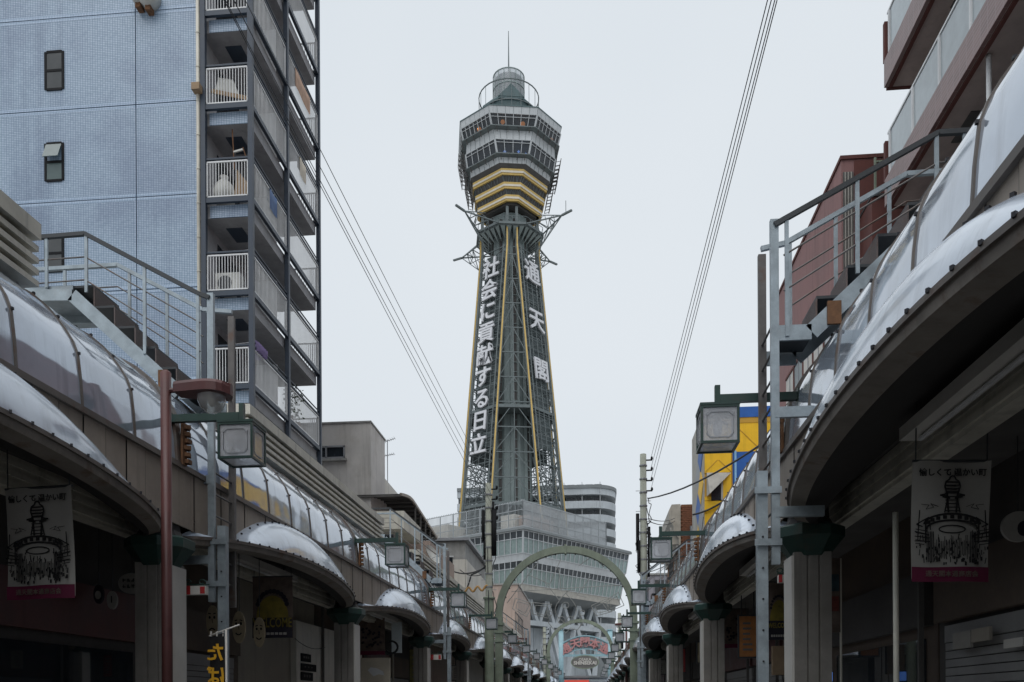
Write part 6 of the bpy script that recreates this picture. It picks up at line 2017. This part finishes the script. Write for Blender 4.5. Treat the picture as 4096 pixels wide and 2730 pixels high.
# ---------------------------------------------------------------- banners hung under the ceiling
def banner_town(px0, px1, py0, py1, Y, label):
    a_, b_ = at(px0, py0, Y), at(px1, py1, Y)
    W, H = b_.x - a_.x, a_.z - b_.z
    cx, zb_ = (a_.x + b_.x) / 2, b_.z
    t = thing('street_banner', label, 'banner', (cx, Y, zb_), 0, 'cloth banners under the arcade ceilings')
    mb = MB()
    rows = []
    for j in range(9):
        rows.append([((i / 8 - 0.5) * W, 0.022 * math.sin(i * 0.9 + j * 0.4) - 0.0, j / 8 * H) for i in range(9)])
    mb.grid(rows); part(t, 'cloth', mb, M['banner'], True)
    mb = MB(); mb.grid([[((i / 8 - 0.5) * W, 0.020 * math.sin(i * 0.9 + j * 0.04) - 0.006, -0.02 * H + j * 0.125 * H / 1) for i in range(9)] for j in range(2)])
    st = part(t, 'purple_strip', mb, M['bannerpurple'], True)
    mb = text_mb('通天閣本通商店会', 0.085 * W, 0.002, 0.001); xform(mb, Matrix.Translation((0, -0.030, 0.045 * H))); part(st, 'strip_text', mb, M['bannertan'])
    mb = text_mb('愉しくて 温かい町', 0.105 * W, 0.002, 0.0015); xform(mb, Matrix.Translation((0, -0.027, 0.90 * H))); part(t, 'heading', mb, M['bannerink'])
    d = MB()
    def ln(pts, w=0.006):
        for p_, q_ in zip(pts[:-1], pts[1:]): d.bar((p_[0] * W, -0.026, p_[1] * H), (q_[0] * W, -0.026, q_[1] * H), 0.003, w * W * 1.6, (0, 0, 1) if abs(p_[1] - q_[1]) < abs(p_[0] - q_[0]) else (1, 0, 0))
    # a tower over a street gate, drawn in ink
    for s_ in (-1, 1):
        ln([(s_ * 0.10, 0.56), (s_ * 0.055, 0.70)], 0.010); ln([(s_ * 0.055, 0.70), (s_ * 0.16, 0.705), (s_ * 0.06, 0.72)], 0.012)
        ln([(s_ * 0.07, 0.72), (s_ * 0.10, 0.78), (s_ * 0.085, 0.82), (s_ * 0.04, 0.84), (s_ * 0.03, 0.86), (0, 0.87)], 0.012)
        ln([(s_ * 0.34, 0.30), (s_ * 0.34, 0.50)], 0.012); ln([(s_ * 0.44, 0.36), (s_ * 0.42, 0.58)], 0.008)
        ln([(s_ * 0.38, 0.44), (s_ * 0.46, 0.46), (s_ * 0.30, 0.52)], 0.010)
        ln([(s_ * 0.48, 0.40), (s_ * 0.30, 0.37)], 0.01); ln([(s_ * 0.48, 0.36), (s_ * 0.28, 0.345)], 0.008); ln([(s_ * 0.48, 0.32), (s_ * 0.28, 0.315)], 0.008)
        for q in range(5):
            cxx = s_ * (0.24 + 0.02 * q); ln([(cxx, 0.14), (cxx, 0.40)], 0.006)
        c5 = [(s_ * (0.18 + 0.07 * (q % 2) + 0.03 * q), 0.61 + 0.025 * math.sin(q * 1.7)) for q in range(6)]; ln(c5, 0.004)
    for q in range(9):
        d.bar((-0.09 * W + 0.0, -0.026, (0.575 + 0.03 * q) * H), (0.09 * W - 0.004 * q, -0.026, (0.575 + 0.03 * q) * H), 0.003, 0.012 * W)
    ln([(math.cos(PI * k / 12) * 0.36, 0.46 + 0.09 * math.sin(PI * k / 12)) for k in range(13)], 0.016)
    ln([(math.cos(PI * k / 12) * 0.33, 0.42 + 0.075 * math.sin(PI * k / 12)) for k in range(13)], 0.016)
    for q in range(9):
        a0 = PI * (q + 1.5) / 11; d.box((math.cos(a0) * 0.335 * W, -0.026, (0.445 + 0.08 * math.sin(a0)) * H), (0.05 * W, 0.003, 0.03 * H))
    ln([(0.17 * math.cos(2 * PI * k / 16), 0.42 + 0.032 * math.sin(2 * PI * k / 16)) for k in range(17)], 0.01)
    for q in range(26):
        x_ = -0.26 + 0.52 * q / 25; h0 = 0.16 + 0.05 * random.random(); d.bar((x_ * W, -0.026, h0 * H), (x_ * W, -0.026, (0.30 + 0.08 * random.random()) * H), 0.003, 0.006 * W)
    for q in range(60):
        x_ = random.uniform(-0.45, 0.45); z_ = random.uniform(0.13, 0.42) if abs(x_) > 0.16 else random.uniform(0.13, 0.33)
        L_h = random.uniform(0.015, 0.06)
        ln([(x_, z_), (x_ + random.uniform(-0.02, 0.02), z_ + L_h)], 0.006)
    for s_ in (-1, 1):
        for q in range(5): ln([(s_ * 0.47, 0.30 + 0.03 * q), (s_ * (0.36 - 0.01 * q), 0.29 + 0.028 * q)], 0.006)
        ln([(s_ * 0.07, 0.74), (s_ * 0.05, 0.56)], 0.014); ln([(s_ * 0.13, 0.695), (s_ * 0.03, 0.68)], 0.014)
        ln([(s_ * 0.03, 0.875), (s_ * 0.03, 0.90)], 0.008)
    for q in range(4): d.bar((-0.085 * W, -0.026, (0.735 + 0.027 * q) * H), (0.085 * W, -0.026, (0.735 + 0.027 * q) * H), 0.003, 0.016 * W)
    part(t, 'ink_drawing', d, M['bannerink'], stuff=True)
    d2 = MB()
    for q in range(46):                                # small crowd of daubs at the bottom
        x_, z_ = random.uniform(-0.46, 0.46), random.uniform(0.125, 0.27)
        s_ = random.uniform(0.010, 0.028)
        d2.box((x_ * W, -0.026, z_ * H), (s_ * W, 0.002, s_ * H * 1.3), 0)
    part(t, 'crowd_daubs', d2, M['bannerink'], stuff=True)
    mb = MB()
    for s_ in (-1, 1): mb.tube([(s_ * W * 0.46, 0, H), (s_ * W * 0.46, 0, 4.1 - zb_)], 0.006, 5)
    mb.tube([(-W * 0.5, 0, H), (W * 0.5, 0, H)], 0.012, 6)
    part(t, 'hanger', mb, M['darksteel'])
    t.rotation_euler = (0, R(0.9) * (1 if px0 > 2000 else -1), R(3) * (1 if px0 > 2000 else -1))
    return t
banner_town(3640, 3960, 1850, 2316, 7.4, 'white banner with tower drawing and purple strip on the brown balcony side, nearest')
banner_town(22, 302, 1955, 2386, 7.9, 'white banner with tower drawing and purple strip on the blue apartment side, nearest')
def banner_welcome(px0, px1, py0, py1, Y, label):
    a_, b_ = at(px0, py0, Y), at(px1, py1, Y)
    W, H = b_.x - a_.x, a_.z - b_.z
    t = thing('street_banner', label, 'banner', ((a_.x + b_.x) / 2, Y, b_.z), 0, 'cloth banners under the arcade ceilings')
    mb = MB(); mb.grid([[((i / 8 - 0.5) * W, 0.010 * math.sin(i * 0.9 + j * 0.4), j / 8 * H) for i in range(9)] for j in range(9)]); part(t, 'cloth', mb, M['bannertan'], True)
    mb = MB(); mb.b(-W / 2, W / 2, -0.016, -0.014, 0, 0.33 * H); part(t, 'dark_field', mb, M['bannernavy'])
    mb = MB(); mb.prism([(0.40 * W * math.cos(PI * k / 14), 0.33 * H + 0.36 * H * math.sin(PI * k / 14)) for k in range(15)], -0.017, -0.014); part(t, 'gold_arch', mb, M['bannergold'], False)
    mb = MB()
    for q in range(12):
        a0 = PI * (q + 0.5) / 12
        mb.lathe([(0.001, 0), (0.06 * W, 0.0005)], 8); n_ = 16
        mb.v[-n_:] = [(x + 0.36 * W * math.cos(a0), -0.019 , z * 0 + y + 0.52 * H + 0.24 * H * math.sin(a0)) for x, y, z in mb.v[-n_:]]
    part(t, 'painted_dots', mb, M['bannernavy'], stuff=True)
    mb = text_mb('WELCOME', 0.20 * W, 0.002, 0.002); xform(mb, Matrix.Translation((0, -0.022, 0.25 * H)) @ Matrix.Diagonal((1, 1, 1.6, 1))); part(t, 'heading', mb, M['bannergold'])
    mb = MB()
    for q in range(7): mb.b((-0.36 + q * 0.105) * W, (-0.28 + q * 0.105) * W, -0.02, -0.018, 0.05 * H, 0.09 * H)
    part(t, 'worn_print', mb, M['banner'], stuff=True)
    mb = MB()
    for s_ in (-1, 1): mb.tube([(s_ * W * 0.46, 0, H), (s_ * W * 0.46, 0, 4.1 - b_.z)], 0.006, 5)
    mb.tube([(-W * 0.5, 0, H), (W * 0.5, 0, H)], 0.012, 6); part(t, 'hanger', mb, M['darksteel'])
    return t
banner_welcome(1010, 1172, 2309, 2552, 14.0, 'dark welcome banner with gold arch under the blue apartment side ceiling')
banner_welcome(3070, 3160, 2330, 2560, 14.4, 'dark welcome banner half hidden by the ladder on the brown balcony side')
for k, (x0_, x1_, y0_, y1_, Y, lab) in enumerate(((2888, 2986, 2437, 2592, 22.0, 'pale banner beyond the second column on the brown balcony side'), (1433, 1540, 2470, 2620, 22.2, 'pale banner beyond the second column on the blue apartment side'))):
    a_, b_ = at(x0_, y0_, Y), at(x1_, y1_, Y)
    W, H = b_.x - a_.x, a_.z - b_.z
    t = thing('street_banner', lab, 'banner', ((a_.x + b_.x) / 2, Y, b_.z), 0, 'cloth banners under the arcade ceilings')
    mb = MB(); mb.grid([[((i / 8 - 0.5) * W, 0.010 * math.sin(i * 0.9 + j * 0.4), j / 8 * H) for i in range(9)] for j in range(9)]); part(t, 'cloth', mb, M['bannertan'], True)
    mb = MB()
    for q in range(30): mb.box((random.uniform(-0.35, 0.35) * W, -0.016, random.uniform(0.2, 0.75) * H), (0.08 * W, 0.003, 0.05 * H))
    part(t, 'painted_daubs', mb, M['bannernavy'], stuff=True)
    mb = MB(); mb.b(-W / 2, W / 2, -0.016, -0.013, 0, 0.1 * H); part(t, 'red_strip', mb, M['bannerpurple'])
    mb = MB(); mb.tube([(-W * 0.5, 0, H), (W * 0.5, 0, H)], 0.012, 6)
    for s_ in (-1, 1): mb.tube([(s_ * W * 0.46, 0, H), (s_ * W * 0.46, 0, 4.1 - b_.z)], 0.006, 5)
    part(t, 'hanger', mb, M['darksteel'])

# ---------------------------------------------------------------- hanging boards and signs in the shade
def oval_board(px, py, rx, rz_, Y, label, cat, m, marks, tilt=0.0, hang=True):
    p_ = at(px, py, Y)
    s_ = Y / FPX
    t = thing('oval_board', label, cat, (p_.x, Y, p_.z), tilt)
    RX, RZ = rx * s_, rz_ * s_
    part(t, 'board', oval(0, 0, RX, RZ, -0.02, 0.02), m)
    for nm, mb, mm in marks(RX, RZ): part(t, nm, mb, mm)
    if hang:
        mb = MB(); mb.tube([(0, 0, RZ), (0, 0, min(4.1 - p_.z, 1.5))], 0.006, 5); part(t, 'hanger', mb, M['darksteel'])
    return t
def face_marks(smile):
    def f(rx, rz_):
        out = []
        for s_ in (-1, 1):
            out.append(('eye', oval(s_ * rx * 0.38, rz_ * 0.22, rx * 0.16, rz_ * 0.09, -0.03, -0.015, 12), M['bannerink']))
            mb = MB(); mb.bar((s_ * rx * 0.2, -0.025, rz_ * 0.45), (s_ * rx * 0.6, -0.025, rz_ * (0.40 if smile else 0.48)), 0.01, rz_ * 0.06); out.append(('brow', mb, M['bannerink']))
        mb = MB(); mb.bar((0, -0.025, rz_ * 0.15), (rx * 0.08, -0.025, -rz_ * 0.15), 0.01, rx * 0.12); out.append(('nose', mb, M['shop2']))
        mb = MB()
        pts = [(rx * 0.45 * (k / 4 - 1), -rz_ * 0.48 + (1 if smile else -1) * rz_ * 0.12 * ((k / 4 - 1) ** 2)) for k in range(9)]
        for a_, b_ in zip(pts[:-1], pts[1:]): mb.bar((a_[0], -0.025, a_[1]), (b_[0], -0.025, b_[1]), 0.01, rz_ * 0.07)
        out.append(('mouth', mb, M['bannerink']))
        return out
    return f
oval_board(851, 2485, 26, 65, 12.9, 'tan oval board with a frowning face behind the galvanised post', 'sign', M['face'], face_marks(False))
oval_board(957, 2510, 27, 66, 12.9, 'tan oval board with a smiling face beside the galvanised post', 'sign', M['face'], face_marks(True))
oval_board(1038, 2530, 24, 62, 13.6, 'tan oval board partly behind the welcome banner', 'sign', M['face'], face_marks(True))
def strokes(seed, rows):
    def f(rx, rz_):
        rnd = random.Random(seed)
        mb = MB()
        for r_ in range(rows):
            zc = rz_ * (0.45 - 0.9 * (r_ + 0.5) / rows) * 1.3
            for k in range(4):
                xc = rx * (-0.52 + 0.35 * k)
                for q in range(4):
                    if q % 2: mb.bar((xc - rx * 0.12, -0.024, zc + rz_ * rnd.uniform(-0.15, 0.15)), (xc + rx * 0.12, -0.024, zc + rz_ * rnd.uniform(-0.15, 0.15)), 0.008, rz_ * 0.05)
                    else:
                        xx = xc + rx * rnd.uniform(-0.1, 0.1); mb.bar((xx, -0.024, zc - rz_ * 0.17), (xx, -0.024, zc + rz_ * 0.17), 0.008, rx * 0.035, (1, 0, 0))
        return [('worn_print', mb, M['bannerink'])]
    return f
oval_board(526, 2335, 55, 43, 11.6, 'grey oval shop sign with worn dark print near the first column', 'sign', M['banner'], strokes(1, 2))
oval_board(396, 2378, 21, 40, 11.2, 'small dark oval board with a round emblem hanging near the first column', 'sign', M['bannernavy'], lambda rx, rz_: [('emblem', oval(0, -rz_ * 0.1, rx * 0.6, rz_ * 0.45, -0.03, -0.015, 16), M['banner'])])
oval_board(450, 2402, 22, 38, 11.2, 'small pale oval board hanging beside the dark oval board', 'sign', M['banner'], lambda rx, rz_: [('figure', MB().b(-rx * 0.08, rx * 0.08, -0.03, -0.015, -rz_ * 0.3, rz_ * 0.45), M['bannerink'])])
oval_board(4072, 2108, 62, 58, 8.6, 'large pale oval board with dark figure beside the white banner', 'sign', M['banner'], lambda rx, rz_: [('figure', oval(rx * 0.25, -rz_ * 0.15, rx * 0.35, rz_ * 0.5, -0.03, -0.015, 14), M['bannernavy'])])
# red and white box signs on scroll brackets
def box_sign(px0, px1, py0, py1, Y, label, sg):
    a_, b_ = at(px0, py0, Y), at(px1, py1, Y)
    t = thing('box_sign', label, 'sign', ((a_.x + b_.x) / 2, Y, b_.z), 0, 'red and white box signs on the columns')
    W, H = b_.x - a_.x, a_.z - b_.z
    mb = MB(); mb.b(-W / 2, W / 2, -0.04, 0.04, 0, H); part(t, 'box', mb, M['signwhite'])
    mb = MB(); mb.b(-W / 2 - 0.002, -W * 0.12, -0.046, -0.042, 0.0, H); part(t, 'red_field', mb, M['red'])
    mb = MB(); mb.b(W * 0.28, W * 0.47, -0.046, -0.042, H * 0.1, H * 0.9); part(t, 'red_mark', mb, M['red'])
    mb = MB()
    for s_ in (-1, 1):
        mb.tube([(s_ * W * 0.3 + 0.05 * math.cos(q * 0.6) * (1 - q / 16), 0, H + 0.05 + 0.04 * math.sin(q * 0.6) * (1 - q / 16)) for q in range(12)], 0.008, 5)
    mb.tube([(-W * 0.6, 0, H + 0.02), (W * 0.6, 0, H + 0.02)], 0.008, 5)
    part(t, 'scroll_bracket', mb, M['green'])
box_sign(730, 828, 2347, 2380, 10.6, 'small red and white box sign beside the first blue-side column', 1)
box_sign(3112, 3148, 2302, 2332, 10.9, 'small red and white box sign beside the first brown-side column', -1)
box_sign(1716, 1766, 2620, 2640, 26.6, 'small red and white box sign further along the blue-side columns', 1)

# tobacco flag seen from behind
FG = thing('nobori_flag', 'black vertical flag with mirrored gold characters on a white pole', 'flag', at(906, 2814, 10.4))
FG.location.z = 0
z1 = at(906, 2520, 10.4).z
mb = MB(); mb.tube([(0, 0, 0), (0, 0, z1)], 0.014, 8); part(FG, 'pole', mb, M['signwhite'], True)
xa_ = at(836, 2545, 10.4)
mb = MB(); mb.tube([(0.17, 0, z1 + 0.06), (xa_.x - FG.location.x, 0, xa_.z)], 0.010, 6); part(FG, 'crossbar', mb, M['signwhite'], True)
mb = MB()
x0_, x1_ = at(838, 2560, 10.4).x - FG.location.x, -0.02
mb.grid([[(x0_ + (x1_ - x0_) * i / 6, 0.015 * math.sin(i + j * 0.7), z1 - 0.06 - j * 0.25 + 0.05 * (i / 6 - 0.5)) for i in range(7)] for j in range(9)])
part(FG, 'cloth', mb, M['bannerink'], True)
for k, ch in enumerate('たば'):
    mb = text_mb(ch, 0.235, 0.004, 0.006, flip=True); xform(mb, Matrix.Translation(((x0_ + x1_) / 2 - 0.01, -0.03, at(870, 2610 + 92 * k, 10.4).z))); part(FG, 'character', mb, M['flaggold'])
for k in range(3):
    mb = MB(); f_ = 0.1 + 0.4 * k; mb.tube([(x0_ + (x1_ - x0_) * f_, 0, z1 - 0.08), (x0_ + (x1_ - x0_) * f_, 0, z1 - 0.02 + 0.0)], 0.012, 5); part(FG, 'loop', mb, M['signwhite'])

# notice boards beside the first brown-side column
p, q = at(3298, 2235, 12.2), at(3362, 2530, 12.2)
PS = thing('poster_board', 'tall colourful poster board standing behind the first brown-side column', 'poster', ((p.x + q.x) / 2, 12.2, 0))
mb = MB(); mb.b(p.x, q.x, 12.2, 12.24, q.z, p.z); part(PS, 'board', mb, M['bannertan'], w=True)
mb = MB(); mb.b(p.x + 0.02, q.x - 0.02, 12.19, 12.198, p.z - 0.45, p.z - 0.22); part(PS, 'blue_print', mb, mat('poster_blue', (0.05, 0.09, 0.11), 0.8, vary=0.5, scale=12), w=True)
mb = MB(); mb.b(p.x + 0.02, q.x - 0.02, 12.19, 12.198, p.z - 0.72, p.z - 0.52); part(PS, 'red_print', mb, mat('poster_red', (0.20, 0.05, 0.04), 0.8, vary=0.6, scale=12), w=True)
mb = MB(); mb.b(p.x - 0.02, p.x, 12.2, 12.24, 0, p.z); mb.b(q.x, q.x + 0.02, 12.2, 12.24, 0, p.z); part(PS, 'frame', mb, M['cream'], w=True)
p, q = at(3090, 2585, 15.5), at(3160, 2700, 15.5)
mb = MB(); mb.b(p.x, q.x, 15.5, 15.6, q.z, p.z)
single('orange_board', 'orange brown signboard behind the first brown-side column', 'sign', mb, M['card'])
for k, px in enumerate((3582,)):
    p = at(px, 2050, 8.6)
    mb = MB(); mb.tube([(p.x, 8.6, 0.12), (p.x, 8.6, p.z)], 0.028, 8)
    single('slim_pole', 'slim pale pole standing before the dark shop beside the white banner', 'pole', mb, M['cream'], True)
# shop sign panels above the shutter on the brown side
p0, p1 = at_x(3640, 2580, 4.18), at_x(3960, 2540, 4.18)
for k, (x0_, x1_, y0_, y1_, m) in enumerate(((3815, 3885, 2535, 2590, M['banner']), (3888, 3962, 2520, 2560, M['shopbeige']), (4018, 4096, 2560, 2585, M['signwhite']))):
    a_, b_ = at_x(x0_, y0_, 4.15), at_x(x1_, y1_, 4.15)
    mb = MB(); mb.b(4.14, 4.17, min(a_.y, b_.y), max(a_.y, b_.y), min(a_.z, b_.z), max(a_.z, b_.z))
    single('shop_placard', ('pale square placard above the grey shutter', 'beige placard above the shutter end', 'white strip placard near the shop corner')[k], 'sign', mb, m)
# blue lit screen low behind the column
p, q = at(3300, 2690, 14.0), at(3330, 2726, 14.0)
mb = MB(); mb.b(p.x, q.x, 14.0, 14.04, q.z, p.z)
SC = thing('lit_screen', 'small blue lit screen low behind the first brown-side column', 'screen', ((p.x + q.x) / 2, 14, 0))
part(SC, 'display', mb, glow_mat('screen_blue', (0.10, 0.25, 0.75), 0.9), w=True)
mb = MB(); mb.b(p.x - 0.02, q.x + 0.02, 14.045, 14.10, q.z - 0.02, p.z + 0.02); part(SC, 'case', mb, M['black'], w=True)
mb = MB(); mb.bar(((p.x + q.x) / 2, 14.08, 0.1), ((p.x + q.x) / 2, 14.08, q.z - 0.02), 0.05); part(SC, 'stand', mb, M['black'], w=True)

# pale boards beyond the second blue-side column
p, q = at(1443, 2633, 21.6), at(1560, 2760, 21.6)
t = thing('shop_board', 'beige shop board with a white bird-like patch beyond the second blue-side column', 'sign', ((p.x + q.x) / 2, 21.6, 0.2))
mb = MB(); mb.b(p.x, q.x, 21.6, 21.66, 0.2, p.z); part(t, 'board', mb, mat('board_beige', (0.58, 0.52, 0.42), 0.8, vary=0.15, streak=0.3), w=True)
mb = MB(); c_ = at(1502, 2690, 21.58)
mb.prism([(c_.x - 0.2, c_.z + 0.05), (c_.x - 0.12, c_.z + 0.13), (c_.x + 0.04, c_.z + 0.10), (c_.x + 0.20, c_.z + 0.02), (c_.x + 0.22, c_.z - 0.08), (c_.x + 0.08, c_.z - 0.05), (c_.x - 0.06, c_.z - 0.10), (c_.x - 0.14, c_.z - 0.02)], 21.575, 21.598); part(t, 'white_patch', mb, M['white'], w=True)
p, q = at(1566, 2489, 23.5), at(1606, 2612, 23.5)
mb = MB(); mb.b(p.x, q.x, 23.5, 23.56, q.z, p.z)
single('hanging_signboard', 'pale bluish signboard hanging between the second and third blue-side columns', 'sign', mb, mat('pale_sheet', (0.66, 0.74, 0.76), 0.7, vary=0.1))
c_ = at(1565, 2590, 21.0)
mb = MB()
for k in range(14):
    a, b = -2.6 + 4.6 * k / 14, -2.6 + 4.6 * (k + 1) / 14
    mb.bar((c_.x + 0.16 * math.cos(a), 21.0, c_.z + 0.15 * math.sin(a)), (c_.x + 0.16 * math.cos(b), 21.0, c_.z + 0.15 * math.sin(b)), 0.04, 0.05)
single('ring_sign', 'black open ring sign in front of the pale bluish signboard', 'sign', mb, M['black'])

# small hanging shop signs between the columns
SG = 'small hanging shop signs'
for k, (sd_, Y, dx, w_, h_, z, col, lab) in enumerate((
    ('r', 17.6, 0.55, 0.34, 0.80, 2.5, (0.50, 0.20, 0.06), 'orange hanging shop sign before the second brown-side column'),
    ('r', 24.4, 0.6, 0.40, 0.55, 2.7, (0.42, 0.36, 0.24), 'tan hanging shop sign before the third brown-side column'),
    ('r', 28.9, 0.4, 0.30, 0.75, 2.6, (0.35, 0.04, 0.04), 'dark red hanging shop sign past the third brown-side column'),
    ('r', 37.0, 0.4, 0.45, 0.60, 2.8, (0.55, 0.54, 0.50), 'white hanging shop sign past the fourth brown-side column'),
    ('l', 28.4, 0.6, 0.45, 1.10, 2.3, (0.26, 0.24, 0.09), 'olive hanging shop sign past the third blue-side column'),
    ('l', 36.4, 0.5, 0.55, 0.60, 2.6, (0.50, 0.48, 0.44), 'white hanging shop sign past the fourth blue-side column'),
    ('l', 31.0, 0.9, 0.40, 0.90, 2.4, (0.10, 0.20, 0.16), 'dark green hanging shop sign between third and fourth blue-side columns'))):
    X = xr(Y) + dx if sd_ == 'r' else xl(Y) - dx
    t = thing('hanging_sign', lab, 'sign', (X, Y, z), 0, SG)
    mb = MB(); mb.b(-w_ / 2, w_ / 2, -0.04, 0.04, 0, h_); part(t, 'board', mb, mat('sign_face_' + lab.split()[0] + lab.split()[1], col, 0.6, vary=0.3, scale=6))
    mb = MB()
    for a_, b_, c_, d_ in ((-w_ / 2 - 0.02, w_ / 2 + 0.02, h_, h_ + 0.03), (-w_ / 2 - 0.02, w_ / 2 + 0.02, -0.03, 0), (-w_ / 2 - 0.02, -w_ / 2, 0, h_), (w_ / 2, w_ / 2 + 0.02, 0, h_)):
        mb.b(a_, b_, -0.05, 0.05, c_, d_)
    part(t, 'frame', mb, M['darksteel'])
    rnd = random.Random(k)
    mb = MB()
    for q in range(6):
        zc = h_ * (0.15 + 0.13 * q)
        mb.b(-w_ * 0.3, w_ * rnd.uniform(0.05, 0.3), -0.046, -0.042, zc, zc + h_ * 0.05)
    part(t, 'worn_print', mb, M['signgrey'], stuff=True)
    mb = MB()
    for s_ in (-1, 1): mb.bar((s_ * w_ * 0.35, 0, h_ + 0.03), (s_ * w_ * 0.35, 0, 4.1 - z), 0.02)
    part(t, 'hanger', mb, M['darksteel'])
